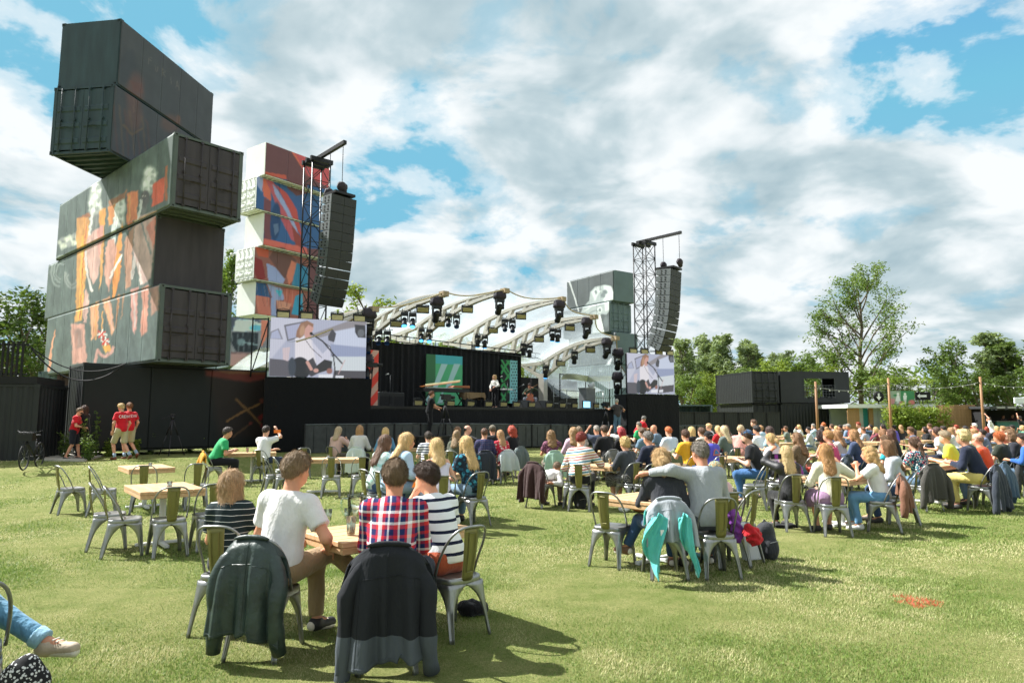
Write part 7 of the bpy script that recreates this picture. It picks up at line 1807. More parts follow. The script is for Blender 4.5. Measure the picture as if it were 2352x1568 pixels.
root = empty('roof_trellis', 'wire trellis with climbing greens on the toilet roof', 'trellis', (0, 0, 0))
xa, xb = KX(520, 760, YT + .3).x, KX(1250, 760, YT + .3).x
for i in range(7): MB().tube([(xa, YT + .3, roof_z + .1 + i * .22), (xb, YT + .3, roof_z + .1 + i * .22)], .012, 4).build('wire', RAIL, root)
for i in range(9): x = xa + (xb - xa) * i / 8; MB().tube([(x, YT + .3, roof_z), (x, YT + .3, roof_z + 1.75)], .02, 5).build('upright', BLKM, root)
rs_ = np.random.RandomState(8); cc = [(rs_.uniform(xa, xb), YT + .4 + rs_.uniform(-.2, .3), roof_z + rs_.uniform(0, .5) + (1.5 if rs_.rand() < .55 else 0)) for _ in range(90)]
v, q = leaf_cards(cc, [.38] * 90, 16, .12, rs_); link('foliage', np_mesh('foliage', v, q, LEAF_Y), root)
def hedge(label, x0, x1, y, z1, leaf, n, seed, name='bamboo_hedge', rad=.45, size=.13, k=26, d=1.0):
 rs = np.random.RandomState(seed); root = empty(name, label, 'hedge', ((x0 + x1) / 2, y, 0)); cx = (x0 + x1) / 2
 cc = [(rs.uniform(x0, x1) - cx, rs.uniform(-d / 2, d / 2), rs.uniform(.2, z1) * (1 - .12 * rs.rand())) for _ in range(n)]; v, q = leaf_cards(cc, [rad] * n, k, size, rs); link('foliage', np_mesh('foliage', v, q, leaf), root)
 mb = MB()
 for i in range(24): x = rs.uniform(x0, x1) - cx; mb.tube([(x, 0, 0), (x + rs.uniform(-.2, .2), rs.uniform(-.3, .3), z1 * .95)], .018, 4)
 mb.build('canes', SLAT, root)['kind'] = 'stuff'
hedge('bright bamboo hedge in front of the toilet block', KX(690, 950, YT - 1.6).x, KX(1240, 950, YT - 1.6).x, YT - 1.6, KX(900, 915, YT - 1.6).z, LEAF_Y, 200, 3)
hedge('thin bamboo clump in front of the wooden wall', KX(1290, 950, YT - 1.8).x, KX(1420, 950, YT - 1.8).x, YT - 1.8, KX(1350, 900, YT - 1.8).z, LEAF_Y, 26, 4, rad=.35, k=14)
a, b = KX(1262, 910, YT - .5), KX(1712, 910, YT - .5); slat_wall('wide wooden slat wall right of the bamboo', a.xy, b.xy, .05, a.z, 42)
a2 = KX(1812, 935, YT + 3.4); slat_wall('short return of the wooden slat wall beside the bar', b.xy, a2.xy, .05, a.z - .1, 14)
for i, (x0, x1, y) in enumerate(((880, 1400, 1195),)):
 p, q = KX(x0, y, 44), KX(x1, y + 60, 44); root = empty('timber_bench', 'pale timber planter wall behind the far tables', 'planter', (p.x, 44, 0))
 for j in range(4): bev_box(MB(), ((q.x - p.x) / 2, 0, .12 + j * .21), (q.x - p.x, .3, .20)).build('sleeper', PINE, root)
br = empty('bar_kiosk', 'dark bar kiosk with green counter at the right edge', 'kiosk', (0, 0, 0)); YB = 50; p, q = KX(1818, 925, YB), KX(2400, 1260, YB)
xr = q.x + 4
MB().span((p.x - .2, YB - .8, p.z - .18), (xr, YB + 4, p.z)).build('roof', paint((52, 54, 56), .5), br); MB().span((p.x, YB + 3.8, .05), (xr, YB + 4, p.z - .2)).build('back_wall', BLK, br); MB().span((p.x, YB, .05), (p.x + .15, YB + 3.8, p.z - .2)).build('side_wall', BLK, br)
cz = KX(2000, 1100, YB).z; MB().span((KX(1950, 1100, YB).x, YB - .1, .05), (xr, YB + .1, cz)).build('counter_front', paint((40, 96, 92), .5), br); MB().span((KX(1930, 1100, YB).x, YB - .25, cz), (xr, YB + .5, cz + .06)).build('counter_top', paint((70, 72, 72), .4), br)
for i in range(10): MB().span((p.x + .3 + i * .8, YB - .84, p.z - .16), (p.x + .9 + i * .8, YB - .8, p.z - .04)).build('fascia_slat', RAIL, br)
p, q = KX(2155, 825, YB - .6), KX(2330, 895, YB - .6); tag(bev_box(MB(), (0, 0, 0), (q.x - p.x, .12, abs(p.z - q.z)), .03).build('roof_sign', paint((212, 218, 224), .5, 0, .04), None, ((p.x + q.x) / 2, YB - .6, (p.z + q.z) / 2)), 'blank white board on the bar roof at the right edge', 'sign')
POLE = wood_mat('pole_wood', (132, 96, 66), (168, 128, 92))
poles = []
for i, (u, v, Y) in enumerate(((1873, 876, 43), (2040, 868, 44), (2251, 865, 42), (2420, 862, 43))):
 p = at(u, v, Y); root = empty('timber_pole', 'wooden pole for string lights, %s' % ('in front of the window container', 'by the toilet sign', 'between wooden wall and bar', 'beyond the right edge')[i], 'pole', (p.x, Y, 0), 0, 'poles for string lights'); MB().tube([(0, 0, -.1), (0, 0, p.z)], [.09, .07], 10).build('post', POLE, root); MB().box((0, 0, p.z - .35), (.26, .05, .05)).build('bracket', BLKM, root); poles.append(Vector((p.x, Y, p.z - .33)))
def wire(label, pts, sag, r=.012, name='string_lights', bulbs=0, mat=None):
 root = empty(name, label, 'cable', (0, 0, 0)); a, b = Vector(pts[0]), Vector(pts[1]); n = 20; P = [a.lerp(b, i / n) - Vector((0, 0, sag * 4 * (i / n) * (1 - i / n))) for i in range(n + 1)]
 MB().tube(P, r, 5).build('cable', mat or RAIL, root)
 for i in range(bulbs):
  f = (i + .5) / bulbs; q = a.lerp(b, f) - Vector((0, 0, sag * 4 * f * (1 - f) + .06)); MB().lathe([(0, -.05), (.03, -.03), (.025, .03), (.012, .06)], 8, q).build('bulb', WHITEMETAL, root)
for i in range(3): wire(('string of bulbs from window container pole to toilet pole', 'string of bulbs from toilet pole to bar pole', 'string of bulbs leaving the bar pole to the right')[i], (poles[i], poles[i + 1]), .35, .016, bulbs=8)
# ---------------------------------------------------------------- left edge: yard container, slatted deck, path, bicycle, weeds
container('black ribbed yard container at the left edge', -20.1, 19.0, .1, 16, 6.06, 2.44, 2.6, BLACKP, end='corr', side='corr', floor=False)
rl = empty('deck_railing', 'black vertical slat railing on top of the left container', 'railing', (-20.1, 18.95, 2.70), R(16))
MB().span((0, .02, 0), (6.0, 2.4, .22)).build('deck', BLK, rl)
sm = MB().box((0, 0, .75), (.055, .05, 1.05)).mesh('slat', BLK)
for i in range(44): link('slat', sm, rl, (.05 + i * .128, .05, 0))
for z in (.26, 1.15): MB().span((0, .08, z), (5.7, .12, z + .05)).build('rail', BLKM, rl)
p = at(100, 890, 24.5); root = empty('yard_gate', 'plain black gate panel between the yard container and the base container', 'gate', (p.x, 24.5, .3), R(4)); MB().span((0, 0, .1), (1.05, .1, p.z - .3)).build('leaf', BLK, root); MB().span((-.05, -.03, p.z - .3), (1.12, .14, p.z - .22)).build('lintel', BLKM, root); MB().span((1.05, -.04, .1), (1.13, .14, p.z - .3)).build('post', BLKM, root)
p = at(88, 852, 30); container('grey container showing over the gate', p.x, 30, p.z - 2.6, 0, 2.2, 2.4, 2.6, SLATE, end='flat', side='corr', floor=False, cast=False); p = at(132, 852, 29.5); container('rust brown container showing over the gate', p.x, 29.5, p.z - 2.6, 0, 1.6, 2.4, 2.6, paint((66, 44, 40), .7, 0, .4, 2.), end='flat', side='corr', floor=False, cast=False)
CONC = paint((176, 170, 158), .85, 0, .25, 3., .3, 30.)
pv = [on_ground(*q) for q in ((100, 1058), (195, 1060), (240, 1046), (225, 1040), (150, 1036), (108, 1044))]
tag(MB().add([(q.x, q.y, float(ground_z(q.x, q.y)) + .05) for q in pv] + [(q.x, q.y, float(ground_z(q.x, q.y)) - .1) for q in pv], [(0, 1, 2, 3, 4, 5)] + [(i, 6 + i, 6 + (i + 1) % 6, (i + 1) % 6) for i in range(6)]).build('path', CONC), kind='structure')
bk = empty('bicycle', 'dark bicycle leaning by the yard container, front wheel forward', 'bicycle', on_ground(72, 1068), R(196)); TYRE = paint((34, 34, 36), .8)
for nm, y in (('front', .52), ('rear', -.52)):
 w = MB().tube([(0, y + .33 * math.cos(a), .34 + .33 * math.sin(a)) for a in np.linspace(0, 2 * math.pi, 24, False)], .020, 6, closed=True).build('wheel', TYRE, bk)
 sp = MB()
 for a in range(10): sp.tube([(0, y, .34), (0, y + .32 * math.cos(a * .628), .34 + .32 * math.sin(a * .628))], .0022, 3, False)
 sp.build('spokes', RAIL, w)
for a, b in (((0, -.52, .34), (0, -.15, .32)), ((0, -.15, .32), (0, -.28, .82)), ((0, -.15, .32), (0, .36, .72)), ((0, -.26, .75), (0, .34, .80)), ((0, .52, .34), (0, .34, .95)), ((0, -.52, .34), (0, -.26, .75))): MB().tube([a, b], .018, 6).build('frame_tube', BLKM, bk)
MB().tube([(-.29, .24, 1.02), (-.2, .34, .98), (.2, .34, .98), (.29, .24, 1.02)], .014, 6).build('handlebar', BLKM, bk); f = Field(); f.ell((0, -.30, .88), (.08, .13, .035), .02); link('saddle', f.mesh('saddle', .015, BLK), bk); MB().box((0, .45, .86), (.34, .26, .20)).build('basket', BLKM, bk); MB().tube([(-.12, -.15, .32), (.12, -.15, .32)], .012, 5).build('pedals', BLKM, bk)
def weed(label, p, h, kind, seed):
 rs = np.random.RandomState(seed); root = empty('weed_plant', label, 'plant', p, 0, 'weeds along the container'); mb = MB(); cc = []; ns = {'spike': 3, 'bush': 9, 'grass': 14}[kind]
 for i in range(ns):
  a = rs.uniform(0, 6.28); sp = {'spike': .12, 'bush': .35, 'grass': .3}[kind] * h; x, y = sp * math.cos(a) * rs.rand(), sp * math.sin(a) * rs.rand(); hh = h * rs.uniform(.65, 1); mb.tube([(x * .3, y * .3, 0), (x * .7, y * .7, hh * .5), (x, y, hh)], [.012, .008, .004], 4)
  for t in np.linspace(.12, .98, 9): cc.append((x * t + .04 * rs.normal(), y * t + .04 * rs.normal(), hh * t))
 v, q = leaf_cards(cc, [(.045 if kind == 'spike' else .10) * h] * len(cc), 6, .034 * (1 + .3 * h), rs); mb.build('stems', LEAF_D, root); link('foliage', np_mesh('foliage', v, q, LEAF_G if kind != 'grass' else LEAF_Y), root)
for i, (u, v, h, kd, lb) in enumerate(((192, 1056, 1.45, 'spike', 'tall flowering weed right of the woman in black'), (222, 1050, 1.55, 'spike', 'tallest weed spike against the black base container'), (345, 1044, .75, 'bush', 'round green bush left of the bare tripod'), (205, 1058, .8, 'bush', 'leafy weed clump at the foot of the tall spikes'), (122, 1048, .9, 'grass', 'dry grass tuft left of the man in red'), (150, 1052, .8, 'bush', 'yellow green weed behind the red shirt man'), (250, 1048, .6, 'grass', 'low grass tuft behind the walking pair'),
         (310, 1046, .55, 'grass', 'grass tuft between the walking pair and the bush'), (435, 1040, .55, 'bush', 'small weed right of the bare tripod'), (520, 1036, .5, 'bush', 'small weed at the right end of the base container'), (470, 1040, .6, 'grass', 'grass tuft below the painted matches'))):
 weed(lb, on_ground(u, v), h, kd, i)
p = on_ground(392, 1046); tripod(p, R(20), 'empty camera tripod standing before the black base container', 1.25, False, (44, 40, 44), spread=.45)
wire('upper black cable from the left trees to the base container', (at(70, 795, 22), at(290, 834, 22.0)), .5, .02, 'black_cable', 0, BLK); wire('lower black cable from the left trees to the base container', (at(72, 800, 22), at(285, 838, 22.0)), .75, .025, 'black_cable', 0, BLK)
root = empty('security_camera', 'small camera on an arm on the far white tower', 'camera', at(533, 583, 49)); MB().tube([(0, 0, 0), (.45, 0, .1)], .03, 5).build('arm', WHITEMETAL, root); MB().lathe([(0, -.2), (.12, -.15), (.13, 0), (.1, .05), (0, .06)], 10).build('dome', WHITEMETAL, root)
# ---------------------------------------------------------------- walkers by the containers
RED = cloth((196, 26, 40), .85, .5)
def crew_text(root, info, s):
 """white lettering on the shirt back"""
 cu = bpy.data.curves.new('crew', 'FONT'); cu.body = 'CREW'; cu.size = .13; cu.align_x = 'CENTER'; cu.extrude = .002; cu.space_character = .95
 o = bpy.data.objects.new('tmp', cu); COL.objects.link(o); dg = bpy.context.evaluated_depsgraph_get(); me = bpy.data.meshes.new_from_object(o.evaluated_get(dg)); bpy.data.objects.remove(o)
 me.materials.clear(); me.materials.append(paint((232, 228, 228), .8))
 T = info['T']; Mu = info['Mu']; M = Matrix([list(r) for r in (Mu @ np.array([[1, 0, 0], [0, 0, -1], [0, 1, 0]]))]).to_4x4()
 p = T(0, -.136, .36); me.transform(Matrix.Translation(p) @ M); link('back_lettering', me, root)
def walker(u, v, Y, rz, label, h=1.78, **kw):
 p = at(u, v, Y); z = float(ground_z(p.x, p.y)); return person(label, (p.x, p.y, z), rz, pose='stand', lod=1, size=min(1.12, max(.9, (p.z - z) / 1.755)), **kw)
STRIDE = {'L': ((-.10, .22, .52), (-.10, .10, .10), (-.11, .26, .05)), 'R': ((.10, -.02, .50), (.10, -.36, .16), (.12, -.24, .05))}
KH = cloth((178, 166, 132), .9, .6)
BROOT = paint((112, 62, 44), .5)
r, i = walker(283, 926, 20.7, R(62), 'blond young man in a red crew tee and khaki shorts walking left', top=RED, legs=KH, leg='short', hair='short', hcol=(206, 178, 128), hp=14, aL='down', aR='down', stance=STRIDE, mask=cloth((20, 20, 22)), shoe=BROOT, sock=cloth((150, 170, 190)), lean=4); crew_text(r, i, 1)
r, i = walker(300, 925, 21.3, R(50), 'second young man in a red crew tee, half hidden behind the blond one', top=RED, legs=KH, leg='short', hair='short', hcol=(132, 92, 62), aL='down', aR='down', stance={'L': STRIDE['R'] and ((-.10, .1, .5), (-.10, -.05, .085), (-.11, .12, .03)), 'R': ((.10, .05, .50), (.12, -.42, .18), (.14, -.32, .06))}, shoe=BROOT, sock=cloth((150, 170, 190)), lean=4); crew_text(r, i, 1)
walker(174, 938, 20.9, R(-78), 'man in a red tee and dark shorts facing the woman in black', top=RED, legs=cloth((34, 36, 44)), leg='short', hair='fade', hcol=(120, 96, 72), hp=12, aL=(.02, .30, 1.05), aR=(.10, .34, 1.08), mask=cloth((18, 18, 20)), stance={'L': ((-.10, .10, .50), (-.10, .16, .085), (-.11, .33, .03)), 'R': ((.10, .0, .50), (.10, -.18, .10), (.11, -.02, .04))}, lean=8)
walker(199, 931, 21.2, R(82), 'curly haired woman in black with a face mask, talking', fem=True, top=cloth((32, 31, 34)), legs=cloth((20, 20, 23)), hair='wavy', hcol=(74, 48, 36), hlen=.18, aL=(-.02, .32, .98), aR=(.12, .34, 1.02), mask=cloth((16, 16, 18)), stance={'L': ((-.10, .12, .50), (-.10, .14, .085), (-.11, .30, .03)), 'R': ((.10, -.02, .50), (.10, -.22, .12), (.11, -.06, .05))}, lean=6)
# ---------------------------------------------------------------- seated crowd; positions are head tops in the photograph (4096 wide)
BL, LB, BR, DK, GY, RH, GI, AB, BK = (208, 174, 120), (170, 130, 90), (96, 68, 48), (50, 38, 32), (146, 140, 132), (150, 62, 40), (188, 100, 52), (178, 158, 128), (34, 28, 26)
WH, NV, BKC, LBL, GRN = (222, 222, 222), (38, 44, 62), (30, 30, 33), (150, 176, 200), (50, 160, 100)
def face_stage(x, y): return math.atan2(-(1.5 - x), 36 - y)
def short(lb, n):
 w = lb.split()[:n]
 while w[-1] in ('at', 'the', 'in', 'a', 'an', 'with', 'and', 'behind', 'of', 'by', 'to', 'near', 'on', 'her', 'his', 'pale', 'dark', 'mustard', 'bright', 'beside', 'before', 'holding', 'under', 'from', 'hair', 'left', 'white'): w.pop()
 return ' '.join(w)
def decal(root, info, polys):
 T = info['T']
 for pts, c in polys:
  q = [T(x, -.148 - .012 * (1 - abs(x) * 6) + .004 * (c[0] > 150), z) for x, z in pts]; MB().add(q, [tuple(range(len(q)))]).build('shirt_print', cloth(c, .9, .2), root)
def sit(fu, fv, Y, a, fem, hair, hcol, topc, sleeve, label, jk=None, chair_on=None, cl=None, z=None, **kw):
 u, v = fu * .5742, fv * .5742
 if Y is None: Y = max(9., min(33., (1.70 - (1.24 if fem else 1.30)) * F2 / max(v - 958, 1)))
 p = at(u, v, Y); g = float(ground_z(p.x, p.y)); a = face_stage(p.x, p.y) if a is None else R(a)
 lean = kw.pop('lean', 12); off = .06 + .55 * math.sin(R(lean)); size = max(.84, min(1.10, (p.z - g) / (1.345 - .0022 * lean - .00035 * lean * lean)))
 x, y = p.x + math.sin(a) * off * size, p.y - math.cos(a) * off * size
 lod = 0 if Y < 8.5 else 1 if Y < 12.5 else 2 if Y < 18 else 3
 top = topc if not isinstance(topc, tuple) else cloth(topc, .9, .5)
 kw.setdefault('skin', rng.choice([(206, 152, 124), (212, 160, 134), (198, 142, 112), (216, 168, 144)]))
 if 'glasses' in label: kw['glasses'] = True
 kw.setdefault('legs', cloth(rng.choice([(44, 50, 66), (60, 80, 110), (36, 36, 40), (92, 116, 140), (110, 100, 84)])))
 pr, inf = person(label, (x, y, g), a, lod=lod, size=size, fem=fem, hair=hair, hcol=hcol, top=top, sleeve=sleeve, lean=lean, group='people seated at the tables' if Y > 9 else None, **kw)
 if (chair_on is None and Y < 26) or chair_on: chair((x, y), a, 'steel chair of the ' + short(label, 11), full=Y < 16)
 if jk: jacket((x, y), a, jk[1] + ' over the chair of the ' + short(label, 6), cloth(jk[0], .85, .5), width=.26, length=jk[2] if len(jk) > 2 else .55, seed=int(fu), sleeves=Y < 16, fold=.03)
 return pr, inf
PLAIDN = plaid([(0, (52, 60, 92)), (.5, (84, 66, 92)), (.6, (46, 52, 84)), (.9, (110, 100, 120))], [(0, (50, 56, 88)), (.5, (86, 62, 84)), (.62, (46, 52, 82)), (.92, (112, 104, 124))], .09, .1)
NSTR = bands([(0, (222, 224, 226)), (.55, (44, 50, 78))], .06)
MULTI = bands([(0, (214, 206, 196)), (.14, (168, 96, 88)), (.26, (222, 216, 206)), (.38, (206, 160, 84)), (.5, (224, 218, 210)), (.62, (70, 128, 146)), (.76, (226, 220, 212)), (.88, (172, 100, 96))], .17, 2, 0, .4, (0, R(8), 0))
FLOR_R = prints((198, 40, 62), [(230, 200, 190), (120, 30, 44)], 16.); FLOR_B = prints((30, 62, 84), [(196, 60, 80), (96, 168, 176), (228, 220, 214)], 18.); FLOR_P = prints((92, 44, 70), [(60, 28, 46), (150, 100, 120)], 22.); FLOR_T = prints((24, 42, 56), [(60, 150, 176), (30, 84, 110)], 12.); FLOR_W = prints((120, 44, 60), [(216, 206, 210), (70, 30, 44)], 20.); LACE = prints((112, 92, 72), [(80, 64, 50), (140, 120, 98)], 34.)
# --- left and centre
sit(911, 1715, 17.6, -58, False, 'short', (70, 60, 54), GRN, 'short', 'man in a green tee at the left table by the mural wall', lean=22, legs=cloth((26, 27, 32)), jk=((206, 146, 40), 'mustard yellow hooded jacket', .70))
sit(1068, 1710, 18.4, -12, False, 'short', DK, WH, 'short', 'man in a white tee holding up an orange phone', lean=6, aR='phone', aL='fold', legs=cloth((40, 52, 76)))
p = at(637, 990, 18.1); root = empty('mobile_phone', 'orange cased phone held up by the white shirt man', 'phone', p, R(20)); MB().box((0, 0, 0), (.17, .012, .085)).build('case', paint((240, 120, 30), .5), root); MB().box((0, .008, 0), (.155, .004, .072)).build('screen', BLK, root)
sit(1357, 1717, 20.6, -20, True, 'long', AB, (206, 172, 160), 'long', 'ash blonde woman in a pink jacket near the barrier', hlen=.24, aR=(.14, .36, .98))
sit(1440, 1712, 20.2, 0, True, 'bob', LB, (206, 204, 198), 'long', 'blonde bobbed woman in a pale grey cardigan near the barrier', jk=((196, 206, 200), 'pale mint coat', .72))
sit(1542, 1721, 19.8, 10, True, 'bob', BL, (92, 148, 190), 'long', 'bobbed blonde woman in a blue blouse near the barrier')
sit(1546, 1763, 11.7, -48, True, 'long', (104, 76, 58), prints((206, 218, 214), [(160, 200, 190)], 14.), 'long', 'long brown haired girl in white and mint at the girls\' table', hlen=.34, lean=14, legs=cloth((60, 82, 116)))
sit(1627, 1768, 11.3, -50, True, 'long', BL, (164, 190, 212), 'long', 'long blonde girl in a pale blue blouse at the girls\' table', hlen=.30, lean=22, hy=-25, face=True, legs=cloth((132, 156, 176)))
sit(1746, 1789, 10.6, 20, True, 'long', (214, 180, 124), (212, 206, 226), 'none', 'straight blonde girl in a lavender strap top at the girls\' table', hlen=.26, lean=18, hp=6)
sit(1861, 1769, 11.2, 40, True, 'long', (212, 178, 122), FLOR_T, 'short', 'long blonde girl in a dark teal print top at the girls\' table', hlen=.36, lean=14, legs=cloth((120, 146, 168)))
sit(1714, 1737, 16.6, 4, False, 'short', (66, 54, 46), NSTR, 'short', 'dark haired boy in a navy striped tee mid lawn', lean=10)
sit(1829, 1733, 18.0, -20, True, 'long', (140, 114, 82), (74, 80, 66), 'long', 'long haired woman in dark olive by the plaid shirt man', hlen=.30)
sit(1833, 1718, 20.0, -30, True, 'long', (128, 96, 70), (84, 86, 70), 'long', 'brown haired woman half hidden behind the one in olive')
sit(1872, 1704, 19.6, -42, False, 'fringe', BK, BKC, 'short', 'balding man in a black tee with one hand raised', hy=-40, aR=(.34, .42, 1.06), face=False)
sit(1938, 1726, 18.0, 6, False, 'short', (92, 62, 44), PLAIDN, 'long', 'brown haired man in a navy plaid shirt', jk=((46, 50, 60), 'dark navy coat', .70))
sit(1969, 1713, 20.0, 20, False, 'short', (96, 80, 60), BKC, 'short', 'man in a grey cap and black tee', cap=(cloth((110, 106, 92)), False))
sit(1999, 1732, 18.2, 30, True, 'long', LB, FLOR_R, 'short', 'blonde woman in a red floral dress', hlen=.26, jk=((178, 186, 188), 'pale grey denim jacket', .52), leg='bare', legs=FLOR_R)
sit(2044, 1714, 20.0, 40, True, 'curly', (160, 60, 36), BKC, 'short', 'woman with a mass of curly red hair in black', hlen=.14, jk=((96, 108, 108), 'grey green denim jacket', .6))
# --- centre right
sit(2203, 1733, 17.8, 10, True, 'wavy', (134, 102, 66), FLOR_P, 'short', 'wavy haired woman in a plum print top sipping a drink', hlen=.28, aR='drink', jk=((148, 176, 160), 'striped mint cardigan', .62))
sit(2292, 1721, 18.2, 14, True, 'curly', (150, 116, 76), (206, 176, 194), 'long', 'woman with big curly hair in a pink top', hlen=.30)
sit(2315, 1717, 20.5, 10, True, 'bob', (132, 112, 88), WH, 'short', 'short haired person in white behind the curly haired woman', hlen=.08)
sit(2385, 1712, 20.4, 16, False, 'fade', GY, (62, 70, 88), 'short', 'grey cropped man in a navy tee filming with a phone', aL='phone', hy=6)
sit(2415, 1712, 18.4, 24, False, 'short', (78, 58, 42), BKC, 'long', 'dark haired man in a black shirt', jk=((104, 104, 102), 'grey wool coat', .62))
sit(2482, 1721, 18.8, 34, True, 'wavy', (150, 34, 40), BKC, 'long', 'woman with bright crimson hair in black', hlen=.18)
sit(2478, 1713, 21.2, 34, False, 'fade', (170, 140, 120), WH, 'short', 'man in white lifting a phone behind the crimson haired woman', aL='phone')
sit(2555, 1700, 23.0, 40, False, 'fade', (110, 100, 90), GRN, 'short', 'broad man in a green football shirt', fat=1.15, lean=16)
sit(2566, 1723, 18.6, 46, False, 'short', (96, 72, 54), (98, 122, 140), 'short', 'brown haired man in a faded blue tee')
walker(1463, 965, 26.5, R(-60), 'waiter in red with grey hair and a mask bending to a table', top=RED, legs=cloth((30, 30, 34)), hair='short', hcol=(140, 138, 134), lean=30, hp=16, aL=(-.05, .50, 1.12), aR=(.12, .52, 1.10), mask=cloth((20, 20, 22)))
sit(2326, 1749, 13.1, -12, True, 'short', (128, 48, 40), MULTI, 'long', 'red cropped woman in a colourful striped jumper', fat=1.18, lean=26, side=-2, hp=6, hy=-12, legs=cloth((34, 34, 38)), aR=(.26, .46, .80), hem=-.02)
sit(2221, 1790, 13.6, -40, False, 'short', (120, 100, 80), (216, 214, 210), 'long', 'person in white bending low beside the striped jumper', lean=62, hp=10, aL='down', aR='down', legs=prints((110, 92, 84), [(60, 50, 46), (160, 146, 136)], 50.), jk=((58, 38, 38), 'dark brown knitted cardigan', .66))
sit(2495, 1759, 13.4, 30, True, 'curlytop', (206, 176, 118), (64, 68, 74), 'long', 'curly blonde woman in a charcoal denim jacket', lean=8, leg='skirt', legs=prints((40, 40, 42), [(190, 190, 186)], 80.))
sit(2590, 1746, 13.9, 36, False, 'short', (110, 104, 98), NV, 'long', 'grey haired man in a navy jumper', lean=14, jk=((88, 76, 66), 'brown tweed coat', .62))
sit(2615, 1709, 21.4, 60, False, 'none', GY, (98, 120, 138), 'short', 'bald man in a blue grey tee seen side on', lean=22)
sit(2672, 1719, 19.4, 24, False, 'short', GI, (200, 212, 224), 'short', 'ginger man in a pale blue shirt', jk=((104, 112, 84), 'olive green coat', .70))
YEL = cloth((226, 168, 44), .9, .5)
r, i = sit(2739, 1733, 16.2, 26, False, 'short', (84, 58, 44), YEL, 'short', 'man in a mustard yellow tee', lean=12, legs=cloth((120, 104, 84)))
decal(r, i, [([(-.10, .20), (-.07, .20), (-.03, .40), (.02, .43), (.02, .46), (-.05, .44)], (96, 84, 40)), ([(.00, .16), (.045, .16), (.05, .42), (.02, .42)], (104, 88, 44))])
sit(2763, 1718, 20.6, 30, True, 'bob', (214, 184, 124), BKC, 'short', 'blonde bobbed woman in black behind the yellow tee', hlen=.13)
sit(2802, 1721, 19.8, 30, True, 'bun', BR, (196, 184, 164), 'short', 'brunette with a bun in a beige top')
r, i = sit(2831, 1740, 15.6, 28, False, 'fade', DK, (92, 90, 200), 'short', 'man in a violet tee and backwards black cap', cap=(cloth((34, 34, 36)), True))
decal(r, i, [([(-.11, .28), (.11, .28), (.06, .38), (0, .42), (-.06, .38)], (206, 120, 90)), ([(-.075, .30), (.075, .30), (.03, .37), (0, .40), (-.03, .37)], (70, 120, 170))])
sit(2833, 1703, 23.5, 62, False, 'short', (208, 170, 122), WH, 'short', 'blond man with glasses in white near the barrier end')
sit(2869, 1712, 22.5, 30, True, 'long', BL, (190, 40, 48), 'short', 'blonde woman in red near the barrier end')
sit(2893, 1715, 19.6, 36, True, 'long', (196, 178, 140), (96, 108, 104), 'long', 'long ash blonde woman in a grey green jacket', hlen=.30)
sit(2902, 1710, 23.5, 36, True, 'long', BR, (206, 186, 190), 'short', 'brown haired woman behind the ash blonde one')
sit(2963, 1711, 20.0, -30, False, 'short', (186, 164, 128), (206, 152, 142), 'long', 'fair haired man in a salmon pink shirt', lean=16)
sit(3016, 1703, 25.5, 70, False, 'short', BR, (186, 208, 226), 'short', 'man in pale blue leaning over a far table', lean=24)
sit(3024, 1714, 19.6, 34, False, 'short', BK, WH, 'short', 'dark haired man in a white shirt behind the cap wearer')
sit(3040, 1709, 25.0, 40, True, 'up', LB, (176, 204, 220), 'short', 'woman in light blue beside the leaning man')
sit(3074, 1717, 19.2, 40, True, 'long', (66, 46, 40), (150, 178, 190), 'short', 'dark brown haired woman in pale teal', hlen=.24)
sit(2988, 1742, 13.8, 58, False, 'short', (70, 52, 40), (38, 38, 42), 'short', 'bearded man in a black tee and blue and white cap', cap=(cloth((50, 84, 120)), True), beard=(80, 56, 42), lean=22, legs=cloth((62, 100, 146)), face=False)
sit(3078, 1749, 14.6, 34, True, 'pony', (204, 172, 116), (226, 214, 212), 'short', 'blonde with a twisted ponytail in white', hlen=.05, jk=((150, 60, 160), 'bright purple jacket', .35))
sit(3184, 1744, 15.6, 36, True, 'wavy', (122, 90, 60), LACE, 'long', 'long wavy haired woman in brown lace', hlen=.36)
# --- near right group
sit(3139, 1793, 10.7, 4, True, 'long', (206, 180, 130), paint((34, 34, 37), .55, 0, .3, 12., .6, 22.), 'long', 'blonde woman in a black leather jacket filming with a phone', hlen=.28, aL='phone', aR='table', lean=6, legs=cloth((26, 26, 28)))
sit(3299, 1788, 10.3, -4, True, 'long', (176, 132, 84), (214, 210, 192), 'long', 'light brown haired woman in a cream jacket', hlen=.30, lean=8, aR=(.26, .30, 1.06), legs=cloth((150, 120, 150)), leg='skirt')
sit(3468, 1805, 10.6, 62, True, 'wavy', (196, 160, 108), WH, 'short', 'wavy blonde woman in a white tee and jeans holding food', hlen=.26, lean=12, aL=(-.04, .34, 1.02), aR=(.06, .36, .99), face=True, legs=cloth((104, 150, 188)), shoe=paint((216, 216, 214), .7), jk=((120, 84, 66), 'rust brown and black coat', .50))
sit(3542, 1780, 11.3, 66, True, 'long', (124, 92, 62), (178, 184, 190), 'long', 'brown haired woman in a grey hoodie facing left', hlen=.34, lean=12, face=True, hood=True)
sit(3651, 1764, 13.0, 14, True, 'pony', (92, 66, 48), FLOR_B, 'short', 'woman with a low ponytail in a bright floral blouse', hlen=.18, jk=((70, 68, 64), 'charcoal quilted jacket', .64))
sit(3776, 1747, 14.3, 52, True, 'short', (150, 134, 108), (196, 214, 72), 'short', 'short haired woman in a lime green top', lean=16)
sit(3850, 1750, 12.9, 40, True, 'curlytop', (214, 190, 138), NV, 'long', 'blonde cropped woman in a navy jumper', lean=18, jk=((52, 58, 68), 'dark slate coat', .78), legs=cloth((220, 200, 120)))
